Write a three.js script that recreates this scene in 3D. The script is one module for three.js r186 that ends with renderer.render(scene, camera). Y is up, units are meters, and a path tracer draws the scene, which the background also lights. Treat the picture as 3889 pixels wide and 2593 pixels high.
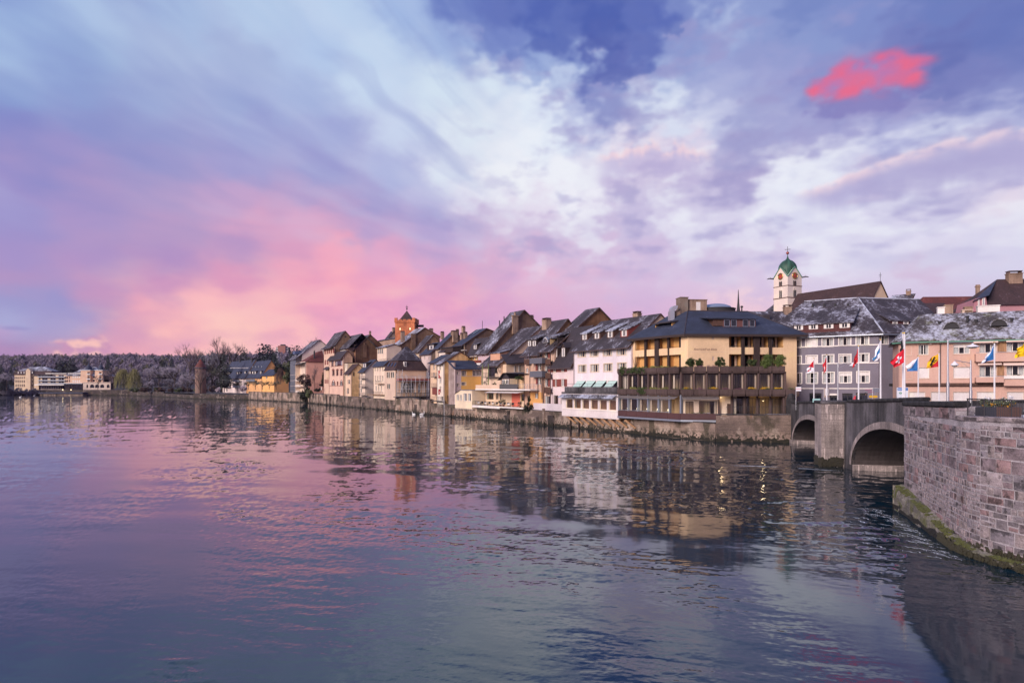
import*as THREE from 'three';
import{mergeGeometries}from 'three/addons/utils/BufferGeometryUtils.js';
import{RectAreaLightUniformsLib}from 'three/addons/lights/RectAreaLightUniformsLib.js';
import{MarchingCubes}from 'three/addons/objects/MarchingCubes.js';
import{createNoise2D,createNoise3D}from 'simplex-noise';
// ---------------------------------------------------------------- camera, sky, sun, exposure
const CW=3889,CH=2593,FOC=2593,HOR=1465,EYE=8,CX=1944.5;
const scene=new THREE.Scene();
const camera=new THREE.PerspectiveCamera(2*Math.atan(CH/2/FOC)*180/Math.PI,CW/CH,.5,9000);
camera.position.set(0,EYE,0);
camera.setViewOffset(CW,CH,0,-(HOR-CH/2),CW,CH);
camera.updateProjectionMatrix();
const renderer=new THREE.WebGLRenderer();
renderer.toneMapping=THREE.LinearToneMapping;
renderer.toneMappingExposure=1.0;
renderer.shadowMap.enabled=true;
const sun=new THREE.DirectionalLight(new THREE.Color(1,.87,.82),4.0);
sun.position.set(-78,42,46).multiplyScalar(4);
sun.target.position.set(0,0,-140);
sun.castShadow=true;sun.shadow.radius=50;
sun.shadow.mapSize.set(4096,4096);
Object.assign(sun.shadow.camera,{left:-420,right:420,top:420,bottom:-420,near:1,far:1600});
scene.add(sun,sun.target);
function rng(seed){let a=seed>>>0;return()=>{a=(a+0x6d2b79f5)|0;let t=Math.imul(a ^(a>>>15),1|a);t=(t+Math.imul(t ^(t>>>7),61|t))^ t;return((t ^(t>>>14))>>>0)/4294967296;};}
const n2=createNoise2D(rng(7)),n2b=createNoise2D(rng(99)),n3=createNoise3D(rng(5));
const sm=(a,b,x)=>{const t=Math.min(1,Math.max(0,(x-a)/(b-a)));return t*t*(3-2*t);};
const lerp=(a,b,t)=>a +(b-a)*t,clamp=(x,a=0,b=1)=>Math.min(b,Math.max(a,x));
const fbm2=(x,y,o,f=n2)=>{let s=0,a=.5,k=1;for(let i=0;i<o;i++){s +=a*f(x*k+i*17.3,y*k-i*9.1);k*=2.03;a*=.5;}return s;};
const lin=(c)=>(c<=.04045?c/12.92:((c+.055)/1.055)**2.4);
const SKY=[
[-1150,870,164,190,226],[-950,860,168,192,228],[-760,850,156,184,226],[-580,860,168,198,234],[-400,860,180,208,240],[-260,860,150,180,228],[-130,870,88,114,190],
[-1150,770,166,190,226],[-960,760,156,182,222],[-800,770,162,184,224],[-620,770,146,168,216],[-460,760,170,198,236],[-300,780,188,214,242],[-150,790,150,178,226],
[-1140,660,150,172,216],[-980,680,146,166,214],[-800,660,148,168,216],[-650,660,142,162,214],[-480,680,152,174,222],[-330,690,194,218,244],[-180,690,206,228,246],[-60,690,212,232,248],
[-1150,600,146,144,202],[-960,590,144,152,206],[-780,580,146,156,210],[-600,580,140,152,210],[-420,580,148,162,216],[-260,590,196,214,242],[-120,600,218,234,248],
[-1150,545,176,154,202],[-1000,530,166,152,204],[-800,510,156,154,208],[-620,500,152,154,210],[-440,500,142,148,208],[-280,490,160,172,222],[-140,490,218,232,248],[-40,480,236,244,252],
[-1150,470,156,146,202],[-980,480,184,156,202],[-800,440,176,156,204],[-640,430,190,160,206],[-470,430,174,158,208],[-320,420,158,156,210],[-200,420,180,184,226],[-80,420,228,236,250],
[-1150,380,156,148,204],[-960,390,170,150,202],[-780,360,180,152,200],[-600,370,212,162,200],[-470,380,218,164,202],[-330,360,180,158,208],[-190,370,172,160,212],[-80,390,190,174,216],
[-1150,300,166,148,202],[-960,300,176,150,200],[-780,300,180,148,198],[-620,310,186,148,198],[-500,320,216,156,194],[-390,320,244,164,190],[-300,300,226,164,200],[-180,300,196,164,210],
[-1150,250,180,150,196],[-960,240,196,152,194],[-800,240,206,152,192],[-640,240,226,158,190],[-500,250,240,164,190],[-390,250,250,172,190],[-280,250,240,166,196],[-160,240,226,164,200],[-40,260,210,168,208],
[-1150,190,156,154,204],[-1050,190,152,150,204],[-950,180,190,156,194],[-840,190,240,172,188],[-700,190,252,188,192],[-560,190,248,182,192],[-420,190,244,168,194],[-290,180,238,164,198],[-160,180,234,166,200],[-40,190,222,168,206],
[-1150,150,172,174,216],[-1030,140,168,160,206],[-900,130,222,166,188],[-780,130,252,188,188],[-640,130,254,200,192],[-500,120,250,186,192],[-360,110,240,170,198],[-220,110,226,166,204],[-60,110,214,168,208],
[-1150,70,172,140,184],[-1030,60,200,150,180],[-880,60,238,168,182],[-720,60,252,186,188],[-560,60,248,182,190],[-380,50,236,168,196],[-200,50,220,164,204],[0,50,214,168,208],
[-40,860,84,108,186],[60,850,66,92,176],[200,850,62,88,172],[340,850,74,98,180],[420,870,110,132,198],[-10,790,104,128,198],[90,780,68,92,174],[200,780,62,84,168],[320,770,76,98,178],[420,800,130,150,208],[480,840,160,180,224],
[210,710,70,88,170],[260,735,78,96,176],[120,730,176,198,234],[60,750,150,176,224],[330,720,150,172,220],[230,680,124,140,202],[300,690,206,222,244],
[560,850,128,150,208],[680,860,106,130,196],[820,850,116,138,202],[980,860,96,120,190],[1150,840,92,114,186],[560,770,138,152,208],[700,800,128,150,208],[620,700,148,158,212],[480,740,146,160,214],[480,690,158,170,218],
[700,690,128,138,200],[1000,780,90,106,178],[1150,760,102,120,188],[1050,690,106,118,186],[1150,690,122,136,198],[900,790,106,122,190],[980,640,122,132,194],[780,640,140,148,204],[880,630,128,136,198],
[60,660,216,234,250],[160,640,166,180,224],[220,620,122,134,196],[280,640,160,172,218],[350,650,206,222,244],[100,590,206,224,246],[180,590,176,188,228],[350,590,198,212,240],[450,620,176,186,226],[540,620,152,162,212],[560,560,150,154,206],[640,600,156,164,214],[640,540,158,158,208],[720,580,154,158,210],
[40,560,228,240,252],[0,480,238,244,252],[120,480,236,242,252],[220,540,214,210,234],[300,530,222,204,228],[400,540,208,198,228],[300,480,198,188,222],[400,470,184,178,218],[500,480,164,160,208],[520,440,172,166,212],[420,430,196,190,226],
[780,530,190,196,232],[880,560,160,168,218],[1000,590,168,178,222],[1120,610,168,178,222],[900,510,214,224,246],[1020,560,206,214,240],[700,490,218,226,246],[620,460,230,238,252],[560,400,236,242,252],[150,420,240,242,252],[80,400,222,212,236],
[800,470,194,184,220],[900,470,178,172,214],[1000,500,174,172,214],[1120,540,176,174,216],[1150,470,186,186,226],[1000,420,186,184,224],[880,400,190,188,226],[740,420,200,204,236],[680,410,204,208,238],[880,430,214,218,242],[1100,400,216,206,232],[1150,420,222,204,226],
[80,370,190,172,214],[180,370,186,174,216],[280,390,186,178,220],[380,380,214,212,238],[440,350,210,206,236],[520,370,200,194,230],[600,360,204,202,234],[680,360,202,204,236],[800,350,208,206,236],[940,340,212,208,238],[1080,350,204,202,234],
[80,300,206,172,212],[200,300,202,176,216],[320,310,196,176,218],[460,300,198,182,220],[600,310,196,182,222],[700,300,224,222,244],[840,300,204,202,234],[980,290,206,202,232],[1120,300,200,198,232],
[60,230,222,168,206],[160,220,214,172,210],[300,220,206,174,216],[440,210,210,180,218],[580,220,204,182,222],[720,220,206,192,226],[880,220,208,198,230],[1040,220,206,194,226],[1150,230,204,198,232],
[60,150,218,168,208],[180,150,216,174,212],[320,150,214,176,216],[440,150,222,186,216],[540,170,244,202,214],[600,180,238,200,216],[700,150,206,186,222],[860,150,206,190,224],[1020,150,206,194,226],[930,250,204,178,214],[1150,150,206,192,226],
[120,60,214,170,210],[320,60,216,176,214],[520,80,226,188,214],[600,60,196,178,218],[800,60,206,190,222],[1100,60,206,192,222],
];
const ROUND=[
[0,38,138,170,222],[-30,38,150,180,224],[30,38,122,150,208],[-60,30,160,170,214],[60,30,120,134,194],[-60,12,184,164,206],[60,12,190,184,222],[-55,3,196,168,204],[55,3,210,192,222],
[0,60,124,156,212],[-90,45,158,166,212],[90,45,128,142,200],[180,45,146,156,206],[0,88,120,150,208],[-100,10,206,176,206],[100,10,190,180,218],[-140,10,214,180,202],[140,10,196,180,214],[180,10,206,180,208],[-120,25,176,172,212],[120,25,158,164,212],[180,25,176,172,212],
];
const DEG=Math.PI/180;
function paintSky(){
const W=3072,H=1536,CWD=720,CHT=360;
const pts=SKY.map(([x,y,r,g,b])=>{const l=Math.hypot(x,y,1568);return[x/l,y/l,-1568/l,r,g,b];});
for(const[a,e,r,g,b]of ROUND){const ca=a*DEG,ce=e*DEG;pts.push([Math.sin(ca)*Math.cos(ce),Math.sin(ce),-Math.cos(ca)*Math.cos(ce),r,g,b]);}
const E0=-3,E1=90,coarse=new Float32Array(CWD*CHT*3);
for(let j=0;j<CHT;j++){
const e=(E0 +(E1-E0)*(j/(CHT-1))**1.6)*DEG;
for(let i=0;i<CWD;i++){
const a=(i/CWD*360-180)*DEG,x=Math.sin(a)*Math.cos(e),y=Math.sin(e),z=-Math.cos(a)*Math.cos(e);
let s=0,r=0,g=0,b=0;
for(const p of pts){
const d2=(x-p[0])**2 +((y-p[1])*1.25)**2 +(z-p[2])**2,w=1/(d2+.0004)**2;
s +=w;r +=w*p[3];g +=w*p[4];b +=w*p[5];
}
const o=(j*CWD+i)*3;coarse[o]=r/s;coarse[o+1]=g/s;coarse[o+2]=b/s;
}
}
const look=(A,E,out)=>{
const u=(((A+180)/360*CWD)%CWD+CWD)%CWD,v=clamp((clamp((E-E0)/(E1-E0)))**(1/1.6)*(CHT-1),0,CHT-1.001);
const i=Math.floor(u),j=Math.floor(v),fu=u-i,fv=v-j,i2=(i+1)%CWD;
for(let c=0;c<3;c++)out[c]=lerp(lerp(coarse[(j*CWD+i)*3+c],coarse[(j*CWD+i2)*3+c],fu),lerp(coarse[((j+1)*CWD+i)*3+c],coarse[((j+1)*CWD+i2)*3+c],fu),fv);
};
const px=new Float32Array(W*H*4),c=[0,0,0];
const mix=(r,g,b,t)=>{c[0]=lerp(c[0],r,t);c[1]=lerp(c[1],g,t);c[2]=lerp(c[2],b,t);};
for(let j=0;j<H;j++){
const E=(j+.5)/H*180-90;
for(let i=0;i<W;i++){
const o=(j*W+i)*4;px[o+3]=1;
if(E<-2.5){px[o]=.2;px[o+1]=.16;px[o+2]=.24;continue;}
const phi=((i+.5)/W-.5)*2*Math.PI;
let A=Math.atan2(Math.cos(phi),-Math.sin(phi))/DEG;
const fade=sm(52,44,Math.abs(A))*sm(44,36,E),inView=fade>0;
const k=.75+.25*Math.cos(A*DEG);
const nA=Math.sin(A*DEG/1)*57*k;
const streakL=sm(2,-10,A),w1x=fbm2(nA*.09,E*.13,2),w1y=fbm2(nA*.09+40,E*.13+11,2,n2b);
const rag=inView?fade*fbm2(nA*.3+7,E*.5,4,n2b):0,rag2=inView?fade*fbm2(nA*.28-33,E*.5,4):0;
const cal=sm(0,7,E);
look(A +(w1x*1.0+rag*lerp(2.2,.9,streakL))*(.4+.6*cal),E +(w1y*.7+rag2*lerp(1.5,.5,streakL))*(.25+.75*cal),c);
if(inView){
const ra=Math.atan2(E-7,A-12),rr=Math.hypot(E-7,A-12),st=fbm2(ra*5+w1x*.15,rr*.035,4)+ .2*fbm2(ra*18+w1x*.3,rr*.07,4,n2b);
const sw=sm(7,14,E)*sm(2,-8,A)*sm(8,20,rr)*fade;
mix(206,222,244,Math.max(0,st)*.4*sw);mix(112,128,196,Math.max(0,-st)*.6*sw);
const rw=sm(-8,4,A)*sm(7,12,E)*fade,t=fbm2(nA*.13-E*.06,E*.3+nA*.02,6,n2b),f=fbm2(nA*.5,E*.9,4);
const lum=(c[0]+ c[1]+ c[2])/3;
mix(lum>150?148:84,lum>150?148:104,lum>150?202:176,sm(.02,.5,t+f*.2)*(lum>150?.5:.25)*rw);
mix(234,240,250,sm(.04,.5,-t+f*.2)*lerp(0,.5,sm(140,205,lum))*rw*sm(26,20,E+.15*A));
const gl=fbm2(nA*.14+3,E*.3,4)*fade*sm(12,4,E)*sm(4,-4,A);
mix(255,206,196,Math.max(0,gl+.12)*.75*sm(-36,-26,A));mix(206,148,190,Math.max(0,-gl)*.6);
mix(240,244,252,.4*sm(175,228,(c[0]+ c[1]+ c[2])/3)*sm(-4,4,A)*sm(5,9,E));
{
const top=14.4+2.4*sm(21,33,A)+ fbm2(nA*.35,3,4)*.35,bot=13.6 +(A-23)*.04+fbm2(nA*.5,9,4)*.8,inn=sm(22,24.5,A);
const body=sm(bot-1,bot+.8,E)*sm(top+.15,top-.35,E)*inn;
mix(176,170,212,body*.8);
mix(255,224,228,(E>top?Math.exp(-(((E-top)/.16)**2)):Math.exp(-(((E-top)/.55)**2)))*inn*.6*sm(-.5,.3,f+.2));
}
{
const top=18.4+Math.sin((A-6)*.36)*.6+fbm2(nA*.6,21,4)*.8,inn=sm(6.6,8.4,A)*sm(17,14.5,A);
mix(188,176,216,sm(top+.1,top-.4,E)*sm(top-3.4,top-1.4,E+rag)*inn*.62);
mix(255,220,222,Math.exp(-(((E-top+.25)/.4)**2))*inn*.6*sm(-.3,.3,.2+f));
}
{
const uy=(E-22.0)/1.75,f2=fbm2(nA*.34+60,E*.55,6),f3=fbm2(nA*.7+20,E*1.1,5,n2b);
let puff=0;for(const[pa,pe,ra,re,w]of[[25.6,21.5,2.0,1.0,1],[27.3,21.7,2.3,1.1,1.1],[29.8,21.7,1.9,1.3,1.05],[28.8,22.6,1.6,.8,.7],[26.2,22.7,1.3,.8,.6],[24.3,21.6,1.0,.6,.6],[31.2,22.1,.8,.8,.5]])puff +=w*Math.exp(-(((A-pa)/ra)**2 +((E-pe)/re)**2));
const ux=(A-27.6)/4.7,m=sm(.2,1.35,puff*(1+f2*.9+f3*.16));
mix(122,116,182,sm(.0,.4,.8 -(ux*ux +((E-20.4)/1.2)**2)+ f2*.8)*.5);
mix(lerp(202,236,clamp(.5+f2*.9-uy*.35)),lerp(116,108,clamp(.5+f2)),lerp(172,142,clamp(.5+f2-uy*.3)),m*(.74+.2*clamp(.5+f2)));
}
{
const f2=fbm2(nA*.3+5,E*.5+8,5),f3=fbm2(nA*.5,E*.75,4,n2b),top=2.75 -((A+32.2)/3.4)**2*1.5;
const m=sm(-.3,.3,top-E+f2*1.8+.5)*sm(.2,.9,E)*sm(-37.5,-35,A)*sm(-27.5,-30,A);
mix(206,150,184,m*.7);
mix(255,202,190,m*sm(-.1,.35,f3+f2*.5+.1)*.9);
mix(150,144,198,sm(.3,.6,.62 -((A+36.2)/1.8)**2 -((E-3.9)/.28)**2+f2*.5)*.7);
}
}
px[o]=lin(c[0]/255);px[o+1]=lin(c[1]/255);px[o+2]=lin(c[2]/255);
}
}
const t=new THREE.DataTexture(px,W,H,THREE.RGBAFormat,THREE.FloatType);
t.mapping=THREE.EquirectangularReflectionMapping;t.magFilter=THREE.LinearFilter;t.needsUpdate=true;
return t;
}
const skyTex=paintSky();
scene.background=skyTex;scene.environment=skyTex;
// ---------------------------------------------------------------- naming and adding
const taken=new Map();
function numbered(name){const n=taken.get(name)??0;taken.set(name,n+1);return n?name + '_' + String(n).padStart(3,'0'):name;}
function thing(name,label,category,pos=[0,0,0],turn=0,group){
const o=new THREE.Group();o.name=numbered(name);o.position.set(...pos);o.rotation.y=turn;
o.userData={label,category};if(group)o.userData.group=group;
scene.add(o);return o;
}
function part(name,geos,mat,parent,extra){
const list=(Array.isArray(geos)?geos:[geos]).filter(Boolean);
if(!list.length)return null;
const g=list.length===1?list[0]:mergeGeometries(list.map(flat));
const m=new THREE.Mesh(g,mat);m.name=name;m.castShadow=m.receiveShadow=true;
if(extra)m.userData=extra;
parent.add(m);return m;
}
function lone(name,label,category,geos,mat,group,pos=[0,0,0],turn=0){
const m=part(numbered(name),geos,mat,scene,{label,category});
if(group)m.userData.group=group;
m.position.set(...pos);m.rotation.y=turn;return m;
}
function struct(name,geos,mat){return part(name,geos,mat,scene,{kind:'structure'});}
function copyOf(o,label,pos,turn,scale){
const c=o.clone();c.name=numbered(o.name.replace(/_\d{3}$/,''));c.userData={...o.userData};if(label)c.userData.label=label;
if(pos)c.position.set(...pos);if(turn!==undefined)c.rotation.y=turn;if(scale)c.scale.setScalar(scale);
scene.add(c);return c;
}
// ---------------------------------------------------------------- geometry
function flat(g){
const h=g.index?g.toNonIndexed():g;
for(const k of Object.keys(h.attributes))if(!['position','normal','uv'].includes(k))h.deleteAttribute(k);
return h;
}
function metric(g,keep){
const h=flat(g),p=h.attributes.position,n=p.count,uv=new Float32Array(n*2);
const a=new THREE.Vector3(),b=new THREE.Vector3(),c=new THREE.Vector3(),nn=new THREE.Vector3(),U=new THREE.Vector3(),V=new THREE.Vector3(),Y=new THREE.Vector3(0,1,0);
const nor=keep&&h.attributes.normal?null:new Float32Array(n*3);
for(let i=0;i<n;i +=3){
a.fromBufferAttribute(p,i);b.fromBufferAttribute(p,i+1);c.fromBufferAttribute(p,i+2);
nn.copy(b).sub(a).cross(V.copy(c).sub(a)).normalize();
if(Math.abs(nn.y)>.98){U.set(1,0,0);V.set(0,0,-1);}else{U.crossVectors(Y,nn).normalize();V.crossVectors(nn,U);}
[a,b,c].forEach((q,k)=>{uv[(i+k)*2]=q.dot(U);uv[(i+k)*2+1]=q.dot(V);if(nor)nn.toArray(nor,(i+k)*3);});
}
h.setAttribute('uv',new THREE.BufferAttribute(uv,2));
if(nor)h.setAttribute('normal',new THREE.BufferAttribute(nor,3));
return h;
}
function soup(tris){
const out=[];
for(const f of tris)for(let i=1;i+1<f.length;i++)out.push(...f[0],...f[i],...f[i+1]);
const g=new THREE.BufferGeometry();g.setAttribute('position',new THREE.BufferAttribute(new Float32Array(out),3));
return metric(g);
}
function box(x0,y0,z0,x1,y1,z1){const g=new THREE.BoxGeometry(Math.abs(x1-x0),Math.abs(y1-y0),Math.abs(z1-z0));g.translate((x0+x1)/2,(y0+y1)/2,(z0+z1)/2);return metric(g);}
function cbox(x0,y0,z0,x1,y1,z1,b=.02){
const s=new THREE.Shape([[x0,z0],[x1,z0],[x1,z1],[x0,z1]].map(([x,z])=>new THREE.Vector2(x +(x===Math.min(x0,x1)?b:-b),-(z +(z===Math.min(z0,z1)?b:-b)))));
const g=new THREE.ExtrudeGeometry(s,{depth:Math.abs(y1-y0)- 2*b,bevelEnabled:true,bevelThickness:b,bevelSize:b,bevelSegments:1});
g.rotateX(-Math.PI/2);g.translate(0,Math.min(y0,y1)+ b,0);return metric(g);
}
function prism(profile,x0,x1){
const s=new THREE.Shape(profile.map(([z,y])=>new THREE.Vector2(-z,y)));
const g=new THREE.ExtrudeGeometry(s,{depth:Math.abs(x1-x0),bevelEnabled:false});
g.rotateY(Math.PI/2);g.translate(Math.min(x0,x1),0,0);
return metric(g);
}
function slab(outline,holes,z1,z0){
const s=new THREE.Shape(outline.map(([x,y])=>new THREE.Vector2(x,y)));
for(const h of holes||[]){
if(Array.isArray(h[0])){s.holes.push(new THREE.Path(h.map(([x,y])=>new THREE.Vector2(x,y))));continue;}
const[a,b,c,d]=h;s.holes.push(new THREE.Path([[a,b],[a,d],[c,d],[c,b]].map(([x,y])=>new THREE.Vector2(x,y))));
}
const g=new THREE.ExtrudeGeometry(s,{depth:z1-z0,bevelEnabled:false,curveSegments:8});
g.translate(0,0,z0);return metric(g);
}
function bar(a,b,r,seg=6,r2=r){
const A=new THREE.Vector3(...a),B=new THREE.Vector3(...b),d=B.clone().sub(A),L=d.length();
const g=new THREE.CylinderGeometry(r2,r,L,seg,1);g.translate(0,L/2,0);
g.applyQuaternion(new THREE.Quaternion().setFromUnitVectors(new THREE.Vector3(0,1,0),d.normalize()));g.translate(...a);return flat(g);
}
function beam(a,b,w,h){
const A=new THREE.Vector3(...a),B=new THREE.Vector3(...b),d=B.clone().sub(A),L=d.length();
const g=new THREE.BoxGeometry(w,h,L);g.translate(0,0,L/2);
g.lookAt(d);g.translate(...a);return metric(g);
}
const lathe=(pts,seg=16)=>flat(new THREE.LatheGeometry(pts.map(([r,y])=>new THREE.Vector2(r,y)),seg));
const moved=(g,x,y,z,ry=0)=>{const c=g.clone();if(ry)c.rotateY(ry);c.translate(x,y,z);return c;};
function blob(rx,ry,rz,seed,amp=.25,det=3){
const g=new THREE.IcosahedronGeometry(1,det),p=g.attributes.position,v=new THREE.Vector3();
for(let i=0;i<p.count;i++){v.fromBufferAttribute(p,i);const k=1+amp*(n3(v.x*1.7+seed,v.y*1.7,v.z*1.7)+ .5*n3(v.x*4+seed,v.y*4,v.z*4));p.setXYZ(i,v.x*rx*k,v.y*ry*k,v.z*rz*k);}
g.computeVertexNormals();return flat(g);
}
// ---------------------------------------------------------------- plan frames: local x runs along a facade to the viewer's right, y up from y0, z out of the facade
class Frame{
constructor(ox,oz,ux,uz,y0=0){const l=Math.hypot(ux,uz);Object.assign(this,{ox,oz,ux:ux/l,uz:uz/l,y0});this.nx=-this.uz;this.nz=this.ux;}
get turn(){return Math.atan2(-this.uz,this.ux);}
w(x,z){return[this.ox+this.ux*x+this.nx*z,this.oz+this.uz*x+this.nz*z];}
pos(x,y,z){const[X,Z]=this.w(x,z);return[X,this.y0+y,Z];}
l(X,Z){const dx=X-this.ox,dz=Z-this.oz;return[dx*this.ux+dz*this.uz,dx*this.nx+dz*this.nz];}
ray(px,py){const[x0,z0]=this.l(0,0),[x1,z1]=this.l((px-CX)/FOC,-1);return[x0,EYE-this.y0,z0,x1-x0,-(py-HOR)/FOC,z1-z0];}
pt([px,py],z=0){const r=this.ray(px,py),t=(z-r[2])/r[5];return[r[0]+ r[3]*t,r[1]+ r[4]*t,t];}
on([px,py],x=0){const r=this.ray(px,py),t=(x-r[0])/r[3];return[r[2]+ r[5]*t,r[1]+ r[4]*t,t];}
hor([px,py],y=0){const r=this.ray(px,py),t=(y-r[1])/r[4];return[r[0]+ r[3]*t,r[2]+ r[5]*t,t];}
rect(a,b,z=0){const p=this.pt(a,z),q=this.pt(b,z);return[Math.min(p[0],q[0]),Math.min(p[1],q[1]),Math.max(p[0],q[0]),Math.max(p[1],q[1])];}
back(s){const[X,Z]=this.w(0,-s);return new Frame(X,Z,this.ux,this.uz,this.y0);}
at(x,z,y=0){const[X,Z]=this.w(x,z);return new Frame(X,Z,this.ux,this.uz,this.y0+y);}
}
const world3=([px,py],d)=>[(px-CX)/FOC*d,EYE -(py-HOR)/FOC*d,-d];
const Zf=(x0,y0,s)=>(x,y)=>[x0+s*x,y0+s*y];
const z1=Zf(0,1250,.27636),z2=Zf(600,1250,.27636),z3=Zf(1100,1140,.29333),z4=Zf(1600,1140,.31884),z5=Zf(2050,1140,.33172),z6=Zf(2300,1100,.38265),z7=Zf(2850,900,.42105),z8=Zf(3350,1000,.40802),z9=Zf(2900,1450,.47824);
const zA=Zf(1080,1240,.20408),zB=Zf(1350,1140,.2807),zC=Zf(1620,1200,.26786),zD=Zf(1880,1140,.30612),zE=Zf(2140,1140,.33149);
// ---------------------------------------------------------------- materials
const hash2=(i,j)=>{let h=Math.imul(i|0,374761393)+ Math.imul(j|0,668265263)|0;h=Math.imul(h ^(h>>>13),1274126177);return((h ^(h>>>16))>>>0)/4294967296;};
function pn(x,y,p,q=p,s=0){
const xi=Math.floor(x),yi=Math.floor(y),fx=x-xi,fy=y-yi,m=(a,b)=>((a%b)+ b)%b;
const h=(i,j)=>hash2(m(i,p)+ s*131,m(j,q)+ s*57),u=fx*fx*(3-2*fx),v=fy*fy*(3-2*fy);
return lerp(lerp(h(xi,yi),h(xi+1,yi),u),lerp(h(xi,yi+1),h(xi+1,yi+1),u),v);
}
const pf=(u,v,p,q,o,s=0)=>{let t=0,a=.5,n=0;for(let i=0;i<o;i++){t +=a*pn(u*p*2**i,v*q*2**i,p*2**i,q*2**i,s+i);n +=a;a*=.5;}return t/n;};
function tex(w,h,metresX,metresY,fn,srgb=true){
const d=new Uint8Array(w*h*4);
for(let j=0;j<h;j++)for(let i=0;i<w;i++){
const c=fn((i+.5)/w,(j+.5)/h,i,j),o=(j*w+i)*4;
if(typeof c==='number')d[o]=d[o+1]=d[o+2]=clamp(c)*255;else{d[o]=clamp(c[0])*255;d[o+1]=clamp(c[1])*255;d[o+2]=clamp(c[2])*255;}
d[o+3]=255;
}
const t=new THREE.DataTexture(d,w,h);t.wrapS=t.wrapT=THREE.RepeatWrapping;t.magFilter=THREE.LinearFilter;t.minFilter=THREE.LinearMipmapLinearFilter;t.generateMipmaps=true;
if(srgb)t.colorSpace=THREE.SRGBColorSpace;
t.repeat.set(1/metresX,1/metresY);t.needsUpdate=true;return t;
}
const C=(r,g,b)=>new THREE.Color().setRGB(r,g,b);
const S=(c)=>new THREE.Color(c);
const std=(o)=>new THREE.MeshStandardMaterial({roughness:.85,...o});
const plasterT=tex(256,256,9,9,(u,v)=>{const b=pf(u,v,4,4,5,1),r=pf(u,v,40,3,3,4),g=pf(u,v,128,128,1,9);const k=.95+.16*(b-.5)+ .1*(r-.5)*sm(.4,.7,b)+ .07*(g-.5);return[k+.03,k,k-.02-.05*sm(.55,.8,b)];});
const oldT=tex(384,384,10,10,(u,v)=>{const b=pf(u,v,5,5,6,11),r=pf(u,v,48,3,4,14),g=pf(u,v,128,128,1,19),c=pf(u,v,9,9,5,31);let k=.84+.42*(b-.5)+ .26*(r-.5)+ .14*(g-.5)+ .2*(c-.5);return[k+.05,k,k-.04];});
const plasterB=tex(256,256,2,2,(u,v)=>.5+.6*(pf(u,v,16,16,4,2)- .5),false);
const plaster=(r,g,b,old)=>std({color:C(r,g,b),map:old?oldT:plasterT,bumpMap:plasterB,bumpScale:old?.03:.012,roughness:.9});
function roofTex(base,vary,snow,seed,moss=0){
return tex(512,512,8,8,(u,v)=>{
const row=Math.floor(v*50),x=u*44 +(row%2)*.5,col=Math.floor(x),h=hash2(((col%44)+ 44)%44+seed*71,row+seed),fy=v*50-row;
const big=pf(u,v,4,4,5,seed),mid=pf(u,v,24,24,3,seed+3),fine=pf(u,v,160,160,2,seed+6);
let k=.8+vary*(h-.5)+ .35*(big-.5)+ .2*(fine-.5);
let c=[base[0]*k,base[1]*k,base[2]*k];
if(moss){const m=sm(.55,.75,pf(u,v,6,6,5,seed+20))*moss;c=[lerp(c[0],.34,m),lerp(c[1],.33,m),lerp(c[2],.2,m)];}
const cover=snow+.75*(big-.5)+ .6*(mid-.5)+ .22*(h-.5)+ .3*(fine-.5)+ .3*(fy-.5);
const s=.85*sm(.36,.84,cover);
return[lerp(c[0],.78,s),lerp(c[1],.8,s),lerp(c[2],.86,s)];
});
}
const tileB=tex(256,256,2,2,(u,v)=>{const row=Math.floor(v*12.5),fy=(v*12.5)%1,x=u*11 +(row%2)*.5,fx=x-Math.floor(x);return .25+.6*(1-fy)*(fx<.06||fx>.94?.6:1)+ .1*hash2(Math.floor(x),row);},false);
tileB.repeat.set(1/1.92,1/2);
const roofMat=(t,o)=>std({map:t,bumpMap:tileB,bumpScale:.035,roughness:.75,...o});
const RF={
dark:roofMat(roofTex([.26,.22,.24],.2,.08,3)),
dust:roofMat(roofTex([.27,.23,.25],.22,.3,5)),
snow:roofMat(roofTex([.28,.24,.26],.22,.46,8)),
deep:roofMat(roofTex([.30,.27,.28],.2,.66,12)),
brown:roofMat(roofTex([.30,.20,.185],.24,.1,15)),
red:roofMat(roofTex([.47,.22,.17],.24,.06,18)),
slate:roofMat(roofTex([.22,.25,.34],.14,.12,21)),
mossy:roofMat(roofTex([.36,.32,.31],.2,.6,24,.7)),
};
const steel=(r,g,b,rough=.5,m=.6)=>std({color:C(r,g,b),roughness:rough,metalness:m});
const woodT=tex(256,512,1,2,(u,v)=>{const k=.8+.5*(pf(u,v,24,2,4,41)- .5)+ .2*(pf(u,v,4,4,3,44)- .5);return[k,k*.97,k*.93];});
const wood=(r,g,b)=>std({color:C(r,g,b),map:woodT,roughness:.75});
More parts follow.
